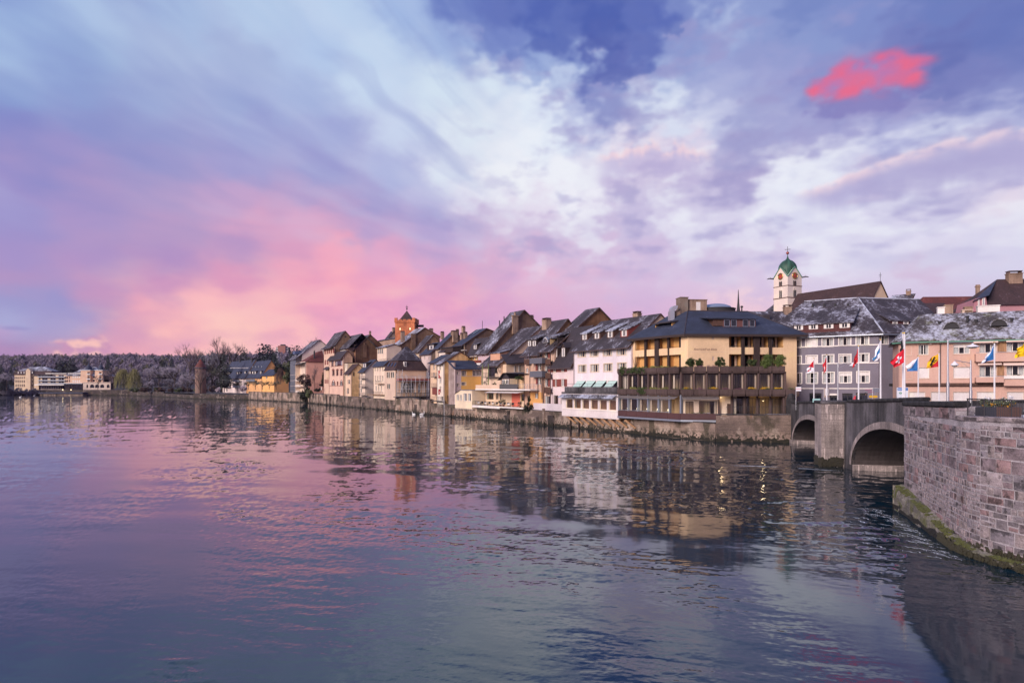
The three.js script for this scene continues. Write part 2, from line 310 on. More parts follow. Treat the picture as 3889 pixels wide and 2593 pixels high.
const M={
white:std({color:C(.78,.76,.74),map:plasterT,roughness:.6}),cream:std({color:C(.72,.58,.42),roughness:.65}),trim:std({color:C(.62,.50,.40),roughness:.8,map:plasterT}),
glass:new THREE.MeshPhysicalMaterial({color:C(.82,.86,.88),transmission:1,roughness:.02,ior:1.5,thickness:0}),
darkglass:new THREE.MeshPhysicalMaterial({color:C(.012,.014,.02),roughness:.06,ior:1.55}),
curtain:std({color:C(.66,.62,.58),roughness:1,side:THREE.DoubleSide}),blind:std({color:C(.7,.69,.7),roughness:.8,map:plasterT}),
dark:std({color:C(.03,.028,.03),roughness:.8}),iron:steel(.05,.045,.05,.6,.3),zinc:steel(.35,.38,.42,.45,.7),galv:steel(.5,.5,.52,.4,.7),
redwood:wood(.30,.075,.06),brownwood:wood(.14,.07,.05),palewood:wood(.52,.30,.16),darkwood:wood(.065,.04,.035),gutter:std({color:C(.14,.09,.08),roughness:.6,metalness:.4}),
copper:std({color:C(.10,.30,.22),roughness:.6,map:plasterT}),gold:steel(.75,.5,.15,.3,1),
};
const lampMat=(r,g,b,k)=>std({color:C(r*.6,g*.6,b*.6),emissive:C(r,g,b),emissiveIntensity:k});
const soilT=tex(512,512,12,12,(u,v)=>{const b=pf(u,v,6,6,6,51),f=pf(u,v,90,90,2,54);const s=sm(.52,.66,b)*.5;return[lerp(.33,.7,s)*(.7+.6*f),lerp(.31,.71,s)*(.7+.6*f),lerp(.26,.74,s)*(.7+.6*f)];});
function bankTex(seed,tint){
return tex(1024,256,36,9,(u,v)=>{
const h=v*9,b=pf(u,v,12,4,6,seed),st=pf(u,v,70,3,4,seed+3),g=pf(u,v,512,128,2,seed+7),p=pf(u,v,22,7,6,seed+9);
let k=.62+.5*(b-.5)+ .24*(st-.5)*sm(.35,.65,b)+ .24*(g-.5);
const pour=h/.82+.12*(pf(u,.5,30,1,3,seed+13)- .5),fl=pour-Math.floor(pour);
if(fl<.06)k*=.78;
let c=[k*tint[0],k*tint[1],k*tint[2]];
const flake=sm(.62,.68,p);c=c.map((x,i)=>lerp(x,[.70,.64,.58][i]*(.8+.4*g),flake*.4));
const rust=sm(.62,.74,pf(u,v,40,2,4,seed+21))*sm(.5,.7,b);c=c.map((x,i)=>lerp(x,[.42,.26,.15][i]*(.7+.6*g),rust*.5));
const ivy=sm(.53,.68,pf(u,v,18,3,5,seed+25));c=c.map((x,i)=>lerp(x,[.2,.18,.13][i]*(.5+g),ivy*.65));
const weed=sm(.0,.12,.32+1.5*(pf(u,v,70,18,5,seed+17)- .42)- h+.25*(g-.5)),weed2=sm(.5,.6,pf(u,v,110,28,4,seed+31))*sm(1.7,.5,h);
c=c.map((x,i)=>lerp(x,[.13,.12,.08][i]*(.5+g),Math.max(weed,weed2*.8)));
return c;
});
}
const bankB=tex(512,128,36,9,(u,v)=>{const pour=v*9/.82,fl=pour-Math.floor(pour);return .6+.7*(pf(u,v,60,15,5,71)- .5)+ .3*(pf(u,v,256,64,2,75)- .5)-(fl<.08?.25:0);},false);
const bankMat=(seed,tint)=>std({map:bankTex(seed,tint),bumpMap:bankB,bumpScale:.06,roughness:.92});
M.bank1=bankMat(3,[.86,.74,.66]);M.bank2=bankMat(43,[.74,.63,.57]);M.bank3=bankMat(83,[.42,.36,.34]);
M.concrete=std({map:tex(512,512,12,12,(u,v)=>{const b=pf(u,v,4,4,6,81),st=pf(u,v,40,2,5,83),g=pf(u,v,200,200,2,86),w=pf(u,v,90,3,4,88);let k=.36+.62*(b-.5)+ .2*(st-.5)+ .2*(g-.5);k=lerp(.8*k,.62,sm(.66,.78,w)*sm(.5,.7,b)*.6);return[k*1.0,k*.95,k*.98];}),bumpMap:plasterB,bumpScale:.03,roughness:.92});
// ---------------------------------------------------------------- the river
const FLOW=[-.494,-.87];
const BANDS=[[13,.010,.5],[7,.016,.6],[3.9,.022,.75],[2.2,.026,.9],[1.25,.030,1],[.7,.04,1],[.4,.042,1],[.22,.036,1],[.12,.034,1]];
function waveSlope(x,z,cell){
const s=x*FLOW[0]+ z*FLOW[1],t=x*FLOW[1]- z*FLOW[0];
const patch=clamp(.55+1.2*fbm2(s*.012,t*.05,5)+ .6*n2b(s*.05,t*.12),.06,2.3);
const boil=sm(.34,.6,fbm2(s*.035+9,t*.09,4,n2b))*.9;
const eddy=1.5*Math.exp(-(((x-27)/7)**2 +((z+50)/16)**2))+ 1.2*Math.exp(-(((x-20)/5)**2 +((z+33)/9)**2))+ 1.0*Math.exp(-(((x-26)/9)**2 +((z+68)/10)**2));
let sx=0,sz=0,h=0;
for(let i=0;i<BANDS.length;i++){
const[L,a,st]=BANDS[i],k=1/L,e=.06;
const keep=clamp(L/(cell*2.5),.25,1),amp=a*keep*(i<2?.7+.3*patch:patch*(i>3?1+boil*2.2:1)+ eddy*(i>1?1:.2));
const u=(x*.8+z*.2)*k*(.45+.3*st)+ i*31.7,v=(z-x*.25)*k*1.15-i*11.3;
const f0=n2(u,v),du=(n2(u+e,v)- f0)/e,dv=(n2(u,v+e)- f0)/e;
const A=amp*.18;
sx +=A*(du*.8*(.45+.3*st)- dv*.25*1.15);sz +=A*(du*.2*(.45+.3*st)+ dv*1.15);h +=A*L*f0;
}
return[sx,sz,h];
}
{
const NA=960,NR=640,A0=-52*DEG,A1=52*DEG,R0=9,R1=1400;
const P=new Float32Array(NA*NR*3),N=new Float32Array(NA*NR*3),idx=[];
for(let j=0;j<NR;j++){
const r=1/lerp(1/R0,1/R1,j/(NR-1)),cell=r*r*(1/R0-1/R1)/NR*.7;
for(let i=0;i<NA;i++){
const a=lerp(A0,A1,i/(NA-1)),x=Math.sin(a)*r,z=-Math.cos(a)*r,o=(j*NA+i)*3;
const[sx,sz,h]=waveSlope(x,z,cell),l=1/Math.hypot(sx,1,sz);
P[o]=x;P[o+1]=h*sm(400,60,r);P[o+2]=z;N[o]=-sx*l;N[o+1]=l;N[o+2]=-sz*l;
if(i&&j){const q=j*NA+i;idx.push(q-NA-1,q-NA,q,q-NA-1,q,q-1);}
}
}
const g=new THREE.BufferGeometry();g.setAttribute('position',new THREE.BufferAttribute(P,3));g.setAttribute('normal',new THREE.BufferAttribute(N,3));
g.setAttribute('uv',new THREE.BufferAttribute(new Float32Array(NA*NR*2),2));g.setIndex(idx);
const m=new THREE.MeshPhysicalMaterial({color:C(.004,.020,.034),roughness:.07,ior:1.6});
struct('river',g,m);
const d=new THREE.RingGeometry(8,1500,96,1,52*DEG+Math.PI/2-.01,2*Math.PI-104*DEG+.02);d.rotateX(-Math.PI/2);
struct('river_beyond_view',d,m).name='river_001';
}
// ---------------------------------------------------------------- banks and ground
const L1=new Frame(29.2,-98.3,.494,.87);
const L2=new Frame(29.2,-98.3,.966,.26);
const wallTop=(x)=>2.7+2.3*sm(-25,-260,x);
const BANK=[[120,-74],[39.4,-95.6],[29.2,-98.3],L1.w(-45,0),L1.w(-95,0),L1.w(-135,0),L1.w(-172,0),L1.w(-215,0),L1.w(-262,0),[-149,-386],[-196,-420],[-250,-490],[-315,-562],[-400,-578],[-520,-580],[-900,-560],[-2200,-520]];
{
const outline=[...BANK.map(([x,z])=>[x+.3,z-.4]),[-2200,-2300],[1500,-2300],[1500,-70],[120,-70]];
const s=new THREE.Shape(outline.map(([x,z])=>new THREE.Vector2(x,-z)));
const g=new THREE.ShapeGeometry(s);g.rotateX(-Math.PI/2);
const p=g.attributes.position;
for(let i=0;i<p.count;i++){const x=p.getX(i),z=p.getZ(i);p.setY(i,x>10&&z>-140?2.6:z<-1500?8:x<-300?1.2:x<-140?3.2:2.6+.6*sm(20,-60,x));}
g.computeVertexNormals();
struct('ground',metric(flat(g)),std({color:C(.3,.27,.23),map:soilT}));
}
function riverWall(label,xs,mat,top,z1=0,z0=-.6,F=L1,name='river_wall',extra){
const t=thing(name,label,'river wall',F.pos((xs[0]+ xs[1])/2,0,0),F.turn);
const dx=-(xs[0]+ xs[1])/2,a=xs[0]+ dx,b=xs[1]+ dx,n=Math.max(2,Math.round((b-a)/4)),r=rng(Math.round(xs[0]*7+500));
const pts=[[a,-1.5]];for(let i=0;i<=n;i++)pts.push([lerp(a,b,i/n),(typeof top==='function'?top(lerp(xs[0],xs[1],i/n)):top)+(i&&i<n?(r()- .5)*.12:0)]);pts.push([b,-1.5]);
const g=slab(pts,[],z1,z0),uv=g.attributes.uv;for(let i=0;i<uv.count;i++)uv.setX(i,uv.getX(i)+ xs[0]*1.3);
part('wall',g,mat,t);
if(F===L1&&xs[0]<-39)for(let i=0;i<n/2;i++){const x=lerp(a,b,r()),w=.5+r()*1.6,h=(typeof top==='function'?top(xs[0]):top)*(.3+.65*r());part('buttress',cbox(x,-1,z1+.12+r()*.35,Math.min(x+w,b),h,z1-.1,.04),r()<.4?M.bank3:mat,t);}
for(let i=0;i<n;i++){const xa=lerp(a,b,i/n)+ .01,xb=lerp(a,b,(i+1)/n)- .01,y=Math.max(pts[i+1][1],pts[i+2][1])+ .003;part('coping_stone',cbox(xa,y,z1+.06,xb,y+.14,z0-.05,.02),M.concrete,t);}
if(extra)extra(t,dx);
return t;
}
// ---------------------------------------------------------------- the stone bridge at the right: B runs from the far bank (x = 0) towards the viewer; z > 0 is the side over the river that the picture shows
const B=new Frame(39.1,-95.6,-.2178,.976);
const deckY=(x)=>4.75+.029*x,parTop=(x)=>deckY(x)+ 1.0;
M.pier=std({map:tex(512,512,8,8,(u,v)=>{const b=pf(u,v,5,5,6,91),g=pf(u,v,160,160,2,94),st=pf(u,v,60,3,4,97),w=sm(.7,.78,pf(u,v,40,5,4,99));let k=.52+.36*(b-.5)+ .2*(st-.5)+ .2*(g-.5);k=lerp(k,.8,w*.7);return[k*1.02,k*.93,k*.90];}),bumpMap:plasterB,bumpScale:.05,roughness:.92});
{
const o=B.pos(28,0,-4),t=thing('stone_bridge','grey stone bridge with two round arches between the hotel terrace and the near bastion','bridge',o,B.turn),dx=-28,Z=4;
const arch=(xa,xb,ys,yc)=>{const n=26,pts=[[xa,-1.6]];for(let i=0;i<=n;i++){const k=i/n,c=Math.cos(Math.PI*(1-k));pts.push([lerp(xa,xb,(c+1)/2),ys +(yc-ys)*Math.sin(Math.PI*k)]);}pts.push([xb,-1.6]);return pts;};
const A1=arch(1.2,25.0,.3,3.9),A2=arch(31.5,54.5,.5,4.55);
const prof=[[0,-1.55]];for(const p of A1)prof.push([p[0],Math.max(p[1],-1.55)]);for(const p of A2)prof.push([p[0],Math.max(p[1],-1.55)]);
prof.push([55.5,-1.55],[55.5,deckY(55.5)+ .02],[0,deckY(0)+ .02]);
const shifted=prof.map(([x,y])=>[x+dx,y]);
part('arched_body',slab(shifted,[],Z,Z-13),M.concrete,t);
for(const A of[A1,A2]){
const n=A.length-2,cx=(A[0][0]+ A[n+1][0])/2;
for(let i=1;i<n;i++){
const p=A[i],q=A[i+1],off=([x,y])=>{const vx=x-cx,vy=(y-.2)*2.2,l=Math.hypot(vx,vy)||1;return[x+vx/l*.55,y+vy/l*.6];};
part('arch_stone',slab([p,q,off(q),off(p)].map(([x,y])=>[x+dx,y]),[],Z+.03,Z-.25),M.pier,t);
}
}
M.soffitShade=std({color:C(.06,.052,.055),map:oldT,roughness:.9});  // dark stained stone, toned down further to paint shade inside the arches
for(const A of[A1,A2]){const f=A.map(([x,y])=>[x+dx,y+.0]),q=[];for(let i=1;i<f.length-2;i++)q.push([[f[i][0],f[i][1]- .02,Z-.3],[f[i+1][0],f[i+1][1]- .02,Z-.3],[f[i+1][0],f[i+1][1]- .02,Z-12.9],[f[i][0],f[i][1]- .02,Z-12.9]]);part('arch_soffit_painted_shade',soup(q),M.soffitShade,t);}
for(const z of[Z,Z-12.4]){
const e=z===Z?51:75,a=[[0+dx,deckY(0)],[e+dx,deckY(e)],[e+dx,parTop(e)- .25],[dx,parTop(0)- .25]];
part('parapet',slab(a,[],z -(z===Z?.02:-.4),z -(z===Z?.4:0)),M.concrete,t);
for(let x=z===Z?.6:0;x<74;x +=1.5){if(z===Z&&((x>25&&x<29.2)||x>49.5))continue;const g=cbox(.006,0,.14,1.49,.28,-.44,.07);g.rotateZ(Math.atan(.029));g.translate(x+dx,parTop(x)- .25 +(hash2(x*10,3)- .5)*.012,z +(z===Z?0:.32));part('coping_stone',g,M.concrete,t);}
}
part('roadway',slab([[dx,deckY(0)+ .025],[55+dx,deckY(55)+ .025],[55+dx,deckY(55)- .1],[dx,deckY(0)- .1]],[],Z-.5,Z-11.9),std({color:C(.2,.19,.2),map:soilT}),t);
const px0=26.0+dx,px1=29.0+dx;
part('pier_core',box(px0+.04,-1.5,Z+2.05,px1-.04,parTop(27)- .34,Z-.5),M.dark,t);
const rr=rng(12);
for(let c=0,y=-.4;c<12;c++){
const h=.56,y1=Math.min(y+h,parTop(27)- .34);if(y1-y<.1)break;
const cuts=c%2?[0,1.2,2.1,3]:[0,.9,1.9,3],cz=c%2?[0,.9,2.09]:[0,1.2,2.09];
for(let k=0;k<3;k++)part('stone',cbox(px0+cuts[k]+ .006,y+.006,Z+2.1+rr()*.012,px0+cuts[k+1]- .006,y1-.004,Z+1.7,.012),M.pier,t);
for(let k=0;k<2;k++)for(const s of[0,1])part('stone',cbox(s?px1-.4:px0-.01-rr()*.01,y+.006,Z+cz[k]-(k?0:.3),s?px1+.01+rr()*.012:px0+.4,y1-.004,Z+cz[k+1]- .01,.012),M.pier,t);
y=y1;
}
for(let k=0;k<2;k++){const g=cbox(px0-.08,0,Z +(k?1.05:-.3),px1+.08,.3,Z +(k?2.2:1.04),.07);g.translate(0,parTop(27)- .32,0);part('coping_stone',g,M.concrete,t);}
for(const g of[cbox(54.4+dx,-1.5,Z+.3,56.5+dx,.75,Z-13,.06),cbox(24.9+dx,-1.5,Z-.1,31.8+dx,.55,Z-13.2,.06),cbox(-.5+dx,-1.5,Z+.2,1.6+dx,.5,Z-13,.06)])part('footing',g,M.pier,t);
const weed=[];const r=rng(8);for(let i=0;i<60;i++)weed.push(moved(blob(.18+r()*.22,.12+r()*.2,.12,i,.4,1),px0+.1+r()*2.9,.1+r()*.75*(1-Math.abs(r()- .3)),Z+2.1));
for(let i=0;i<40;i++)weed.push(moved(blob(.12,.12+r()*.2,.2+r()*.2,i+99,.4,1),px1+.02,.05+r()*.7,Z+.3+r()*1.8));
part('weed',weed,std({color:C(.025,.022,.014),roughness:1}),t);
}
// ---------------------------------------------------------------- the near bastion of coursed sandstone
const W=new Frame(25.25,-43.9,-.29,.957);
{
const t=thing('stone_bastion','massive sandstone bastion wall at the near end of the bridge','bastion wall',W.pos(10,0,0),W.turn),dx=-10,LEN=22,K=12.5,ka=Math.atan2(.957,-.29)- Math.atan2(.97,.25);
W.k=K;W.ka=ka;
const PATH=[[0,0,0]];for(let i=1;i<=320;i++){const[x,z,h]=PATH[i-1],q=ka*sm(K-2.6,K+2.6,i*.1);PATH.push([x+.1*Math.cos(q),z-.1*Math.sin(q),q]);}
const bp=([x,y,z])=>{const q=x-dx;if(q<=K-2.6)return[x,y,z];const i=Math.min(318,Math.floor(q*10)),f=q*10-i,A=PATH[i],C2=PATH[i+1],h=lerp(A[2],C2[2],f);return[dx+lerp(A[0],C2[0],f)+ z*Math.sin(h),y,lerp(A[1],C2[1],f)+ z*Math.cos(h)];};
const bend=(g)=>{const c=flat(g).clone(),p=c.attributes.position;for(let i=0;i<p.count;i++)p.setXYZ(i,...bp([p.getX(i),p.getY(i),p.getZ(i)]));c.computeVertexNormals();return c;};
W.bp=bp;W.dx=dx;W.path=PATH;
const mortar=std({map:tex(512,512,4,4,(u,v)=>{const b=pf(u,v,6,6,6,111),g=pf(u,v,128,128,2,114);const k=.6+.3*(b-.5)+ .24*(g-.5);return[k*1.0,k*.95,k*.97];}),bumpMap:plasterB,bumpScale:.05,roughness:.95});
const ledge=(x)=>6.12+.02*x,solid=10.0;
part('core',[slab([[dx,-1.5],[9+dx,-1.5],[9+dx,6.72],[dx,6.72]],[],0,-.8),...Array.from({length:26},(_,i)=>{const a=9+i*.5,b=a+.5,h=(x)=>(x<solid?6.72:ledge(x));return bend(slab([[a+dx,-1.5],[b+dx,-1.5],[b+dx,h(b-.01)],[a+dx,h(a)]],[],0,-.8));}),box(dx-.0,-1.5,-.8,dx+.6,6.72,-4.6)],mortar,t);
const stoneT=tex(512,512,3.2,3.2,(u,v)=>{const b=pf(u,v,6,6,6,121),g=pf(u,v,160,160,3,124),li=sm(.7,.76,pf(u,v,26,26,3,128)),dk=sm(.56,.72,pf(u,v,10,10,5,131)),bed=pf(u,v,3,60,4,135);let k=.78+.5*(b-.5)+ .36*(g-.5)+ .2*(bed-.5);k*=1-.4*dk;return[lerp(k,.85,li*.5),lerp(k*.97,.84,li*.5),lerp(k*.97,.8,li*.5)];});
const tones=[[.40,.32,.32],[.45,.40,.39],[.37,.31,.31],[.50,.45,.43],[.43,.30,.28],[.36,.34,.35],[.44,.39,.36],[.27,.25,.25]].map((c)=>std({color:C(c[0]*.88,c[1]*.86,c[2]*.92),map:stoneT,bumpMap:plasterB,bumpScale:.07,roughness:.93}));
const r=rng(31),stones=[];
const lay=(x0,x1,y0,y1,big)=>{
for(let xa=x0;xa<x1-.1;){
let pw=1.6+r()*2.2;if(xa+pw>x1-1)pw=x1-xa;
for(let y=y0;y<y1-.08;){
let h=(big&&r()<.6?.36:.17)+ r()*(big?.34:.22);if(y+h>y1-.12)h=y1-y;
for(let x=xa;x<xa+pw-.05;){
let w=h*(.7+r()*r()*(big?3:2.2));if(x+w>xa+pw-.2)w=xa+pw-x;
const split=h>.34&&w<.7&&r()<.35;
for(let k=0;k<(split?2:1);k++)stones.push([x,split&&k?y+h/2:y,x+w,split&&!k?y+h/2:y+h]);
x +=w;
}
y +=h;
}
xa +=pw;
}
};
lay(0,3.2,.1,6.1,true);lay(3.2,K,.1,3.8,false);lay(3.2,K,3.8,6.0,true);lay(K,LEN,.1,2.0,true);lay(K,LEN,2.0,3.4,false);lay(K,LEN,3.4,6.2,true);
const vis=(s)=>{const d=43.9 -(s[0]+ s[2])/2*.957;return(s[2]- s[0])*(s[3]- s[1])/d/d*((s[0]>16.5)?.1:1);};
stones.sort((a,b)=>vis(b)- vis(a));
const rest=[];
stones.forEach((s,i)=>{
const j=.006+r()*.012,top=ledge((s[0]+ s[2])/2)- .02,b=.015+r()*.02,x0=s[0]+ dx+j,x1=s[2]+ dx-j,y0=s[1]+ j,y1=Math.min(s[3]- j,top);
if(y1-y0<.05)return;
const sk=()=>(r()- .5)*.03,f=.012+r()*.022;
const g=soup((()=>{const A=[[x0,y0,-.1],[x1,y0,-.1],[x1,y1,-.1],[x0,y1,-.1]],F=[[x0+b+sk(),y0+b+sk(),f],[x1-b+sk(),y0+b+sk(),f+sk()*.4],[x1-b+sk(),y1-b+sk(),f],[x0+b+sk(),y1-b+sk(),f+sk()*.4]],c=[(x0+x1)/2+sk(),(y0+y1)/2+sk(),f+.006+r()*.02];const q=[];for(let k=0;k<4;k++){q.push([A[k],A[(k+1)%4],F[(k+1)%4],F[k]],[F[k],F[(k+1)%4],c]);}return q;})());
const uv=g.attributes.uv,du=r()*3;for(let k=0;k<uv.count;k++)uv.setXY(k,uv.getX(k)+ du,uv.getY(k)+ du*.7);
const m=tones[s[0]>11.5&&s[1]>.5&&s[1]<2.6&&r()<.45?7:Math.floor(r()*(r()<.2?8:7))];
const gb=s[2]>K-2.6?bend(g):g;if(i<290)part('stone',gb,m,t);else rest.push(gb);
});
if(rest.length)part('small_stones',rest,tones[1],t,{kind:'stuff'});
for(let y=.1,k=0;y<6.6;y +=.5,k++)for(const[a,b]of k%2?[[.02,1.6],[1.62,4.4]]:[[.02,2.4],[2.42,4.4]])part('quoin',cbox(dx-.03-r()*.01,y,-a,dx+.3,Math.min(y+.488,6.7),-b,.012),M.pier,t);
for(let x=0,k=0;x<solid-.1;k++){const w=Math.min(1.1+r()*.7,solid-x);part('parapet_stone',cbox(x+dx+.008,ledge(x)+ .02,.05,x+w+dx-.008,6.70+.02*x,-.6,.015),tones[[1,3,0,6,1,4][k%6]],t);x +=w;}
for(let x=0;x<solid-.1;x +=1.25){const g=cbox(.005,0,.15,1.245,.32,-.66,.08);g.rotateZ(.02);g.translate(x+dx,6.71+.02*x,0);part('coping_stone',g,M.concrete,t);}
for(let x=solid;x<LEN-.1;x +=1.25){const g=cbox(x+dx+.006,ledge(x)- .02,.09,x+1.244+dx,ledge(x)+ .2,-.9,.03);part('ledge_stone',bend(g),tones[3],t);}
const pl=(x)=>1.5-.1*x,seg=[];
for(let x=-.3;x<LEN;x +=.9){const a=x+dx,b=a+.9,f=(q,y)=>.5+.16*fbm2(q*.9,y*.8,3),ya=Math.max(.25,pl(x)),yb=Math.max(.25,pl(x+.9));for(let k=0;k<5;k++){const ka=k/5,kb=(k+1)/5,y=(q,kk)=>lerp(-1,q,kk);seg.push([[a,y(ya,ka),f(a,y(ya,ka))],[b,y(yb,ka),f(b,y(yb,ka))],[b,y(yb,kb),f(b,y(yb,kb))],[a,y(ya,kb),f(a,y(ya,kb))]]);}seg.push([[a,ya,f(a,ya)],[b,yb,f(b,yb)],[b,yb+.12,.0],[a,ya+.12,.0]]);}
seg.push([[dx-.3,-1,.6],[dx-.3,1.56,.6],[dx-.3,1.66,-1.5],[dx-.3,-1,-1.5]]);
const plT=tex(768,192,16,4,(u,v)=>{const h=v*4,b=pf(u,v,10,5,6,141),g=pf(u,v,256,64,2,144),mo=sm(.46,.62,pf(u,v,28,8,5,147));let k=.42+.4*(b-.5)+ .3*(g-.5);let c=[k*1.03,k*.98,k*.9];const m=mo*(.25+.75*sm(.35,.62,pf(u,v,9,4,4,151)));c=c.map((x,i)=>lerp(x,[.30,.32,.10][i]*(.6+.8*g),m*.9));const w=sm(0,.1,.3+.6*(b-.5)- h);return c.map((x,i)=>lerp(x,[.10,.09,.07][i],w));});
part('plinth',soup(seg.map((q)=>q.map(bp))),std({map:plT,bumpMap:plasterB,bumpScale:.08,roughness:.95}),t);
const moss=[],moss2=[];const r2=rng(77);
for(let i=0;i<420;i++){const x=-.2+r2()*15,y=Math.max(.28,pl(x))+ .04;if(fbm2(x*.8,4,3)<-.12)continue;moss.push(moved(blob(.07+r2()*.13,.03+r2()*.05,.05+r2()*.09,i,.55,1),...bp([x+dx,y,.06+r2()*.42])));}
for(let i=0;i<520;i++){const x=9+r2()*14,y=.05+r2()*r2()*(.4+.06*(x-9));moss2.push(moved(blob(.14+r2()*.2,.06+r2()*.09,.035,i+400,.5,1),...bp([x+dx,y,y<Math.max(.25,pl(x))?.54:.04])));}
part('moss',moss,std({color:C(.075,.08,.022),roughness:1}),t,{kind:'stuff'});
part('waterline_moss',moss2,std({color:C(.042,.038,.018),roughness:1}),t,{kind:'stuff'});
}
{
const c=Math.cos(W.ka),n=Math.sin(W.ka),sh=new THREE.Shape([[-1.5,.85],[W.k-2.6,.85],[W.k+.2,1.3],[W.k+10*c-.2,10*n+.95],[30,34],[-1.5,34]].map(([x,y])=>new THREE.Vector2(x,y))),g=new THREE.ExtrudeGeometry(sh,{depth:1,bevelEnabled:false});g.rotateX(-Math.PI/2);g.translate(-10,5.28,0);const t=thing('near_abutment','paved forecourt behind the bastion wall and its railing','forecourt',W.pos(10,0,0),W.turn);
t.userData={kind:'structure'};t.name='pavement';
part('paving',metric(g),std({color:C(.5,.5,.53),map:plasterT,roughness:.9}),t);
}
{
const t=thing('metal_railing','dark metal bar railing on the ledge of the near bastion','railing',W.pos(12,6.36,0),W.turn),P=(q)=>{const p=W.bp([q+W.dx,0,-.35]);return[p[0]- W.dx-12,0,p[2]];},b=box(-.008,.15,.008,.008,.98,-.008),pg=cbox(-.035,0,.02,.035,1.0,-.02,.005),st=1.7;
for(let i=0;i<7;i++){
const q0=10.5+i*st,p0=P(q0),p1=P(q0+st),m=part('post',pg,M.iron,t);m.position.set(...p0);
if(i===6)break;
part('top_rail',beam([p0[0],1.0,p0[2]],[p1[0],1.0,p1[2]],.09,.05),M.iron,t);part('bottom_rail',beam([p0[0],.14,p0[2]],[p1[0],.14,p1[2]],.035,.03),M.iron,t);
for(let k=1;k<13;k++){const c=part('bar',b,M.iron,t);c.position.set(lerp(p0[0],p1[0],k/13),0,lerp(p0[2],p1[2],k/13));}
}
}
// ---------------------------------------------------------------- houses: windows, roofs, chimneys, dormers
function win(t,r,o={}){
const[x0,y0,x1,y1]=r,z=(o.z??0),d=o.recess??.14,w=x1-x0,h=y1-y0,f=o.f??Math.min(.07,w*.09),fm=o.frame??M.white,geos=[];
const zf=z-d,zb=zf-.06;
geos.push(box(x0,y0,zf,x0+f,y1,zb),box(x1-f,y0,zf,x1,y1,zb),box(x0+f,y0,zf,x1-f,y0+f,zb),box(x0+f,y1-f,zf,x1-f,y1,zb));
const nx=o.nx??(w>.75?2:1),ny=o.ny??1;
for(let i=1;i<nx;i++){const q=lerp(x0,x1,i/nx),b=o.bar??f*.75;geos.push(box(q-b,y0+f,zf+.004,q+b,y1-f,zb));}
for(let i=1;i<ny;i++){const q=lerp(y0,y1,i/ny),b=f*.4;geos.push(box(x0+f,q-b,zf-.004,x1-f,q+b,zb));}
const g=part(o.name??'window',geos,fm,t,o.label?{label:o.label}:undefined);
const pz=(zf+zb)/2;
if(!o.noglass)part('pane',soup([[[x0+f,y0+f,pz],[x1-f,y0+f,pz],[x1-f,y1-f,pz],[x0+f,y1-f,pz]]]),o.pane??M.glass,g);
const cz=zb-.1,c=o.curtain??.25,n=8;
if(c>0){
const strip=(xa,xb)=>{const q=[];for(let i=0;i<n;i++){const a=lerp(xa,xb,i/n),b=lerp(xa,xb,(i+1)/n),za=cz +(i%2)*.05,zc=cz +((i+1)%2)*.05;q.push([[a,y0,za],[b,y0,zc],[b,y1,zc],[a,y1,za]]);}return soup(q);};
for(const[a,b]of c>=.5?[[x0,x1]]:[[x0,x0+w*c],[x1-w*c,x1]])part('curtain',strip(a,b),o.curtainMat??M.curtain,g);
}
if(o.blind)part('roller_blind',box(x0+f,y1-h*o.blind,zf-.01 +(o.blindOut??0),x1-f,y1-.002,zf-.05 +(o.blindOut??0)),M.blind,g);
part('room_wall',box(x0-.3,y0-.3,cz -(o.far??.9),x1+.3,y1+.3,cz -(o.far??.9)- .1),o.room??M.dark,g);
if(o.sill!==false)part('sill',box(x0-.06,y0-.09,z +(o.sillOut??.07),x1+.06,y0-.003,z-d-.06),o.sillMat??M.trim,g);
if(o.trim){const k=o.trim,a=z+.025,b=z-d;part('surround',[box(x0-k,y0,a,x0-.003,y1+k,b),box(x1+.003,y0,a,x1+k,y1+k,b),box(x0-.003,y1+.003,a,x1+.003,y1+k,b)],o.trimMat??M.trim,g);}
if(o.shutter){const k=o.shw??w*.5;for(const[a,b]of o.one===1?[[x1+.03,x1+k]]:o.one===-1?[[x0-k,x0-.03]]:[[x0-k,x0-.03],[x1+.03,x1+k]])part('shutter',cbox(a,y0,z+.07,b,y1,z+.012,.012),o.shutter,g);}
return g;
}
const grow=([a,b,c,d],k)=>[a-k,b-k,c+k,d+k];
const rowOf=(n,a,b)=>Array.from({length:n},(_,i)=>a.map((v,k)=>(n===1?v:lerp(v,b[k],i/(n-1)))));
function chimney(t,x,z,y0,y1,w,d,m){
const c=part('chimney',[box(x-w/2,y0,z-d/2,x+w/2,y1,z+d/2),box(x-w/2-.08,y1+.003,z-d/2-.08,x+w/2+.08,y1+.13,z+d/2+.08)],m??M.chim,t);
part('chimney_cap',[box(x-w/2+.06,y1+.13,z-d/2+.06,x-w/2+.16,y1+.45,z+d/2-.06),box(x+w/2-.16,y1+.13,z-d/2+.06,x+w/2-.06,y1+.45,z+d/2-.06),box(x-w/2-.03,y1+.45,z-d/2-.03,x+w/2+.03,y1+.52,z+d/2+.03)],M.gutter,c);
return c;
}
M.chim=plaster(.36,.27,.21,true);
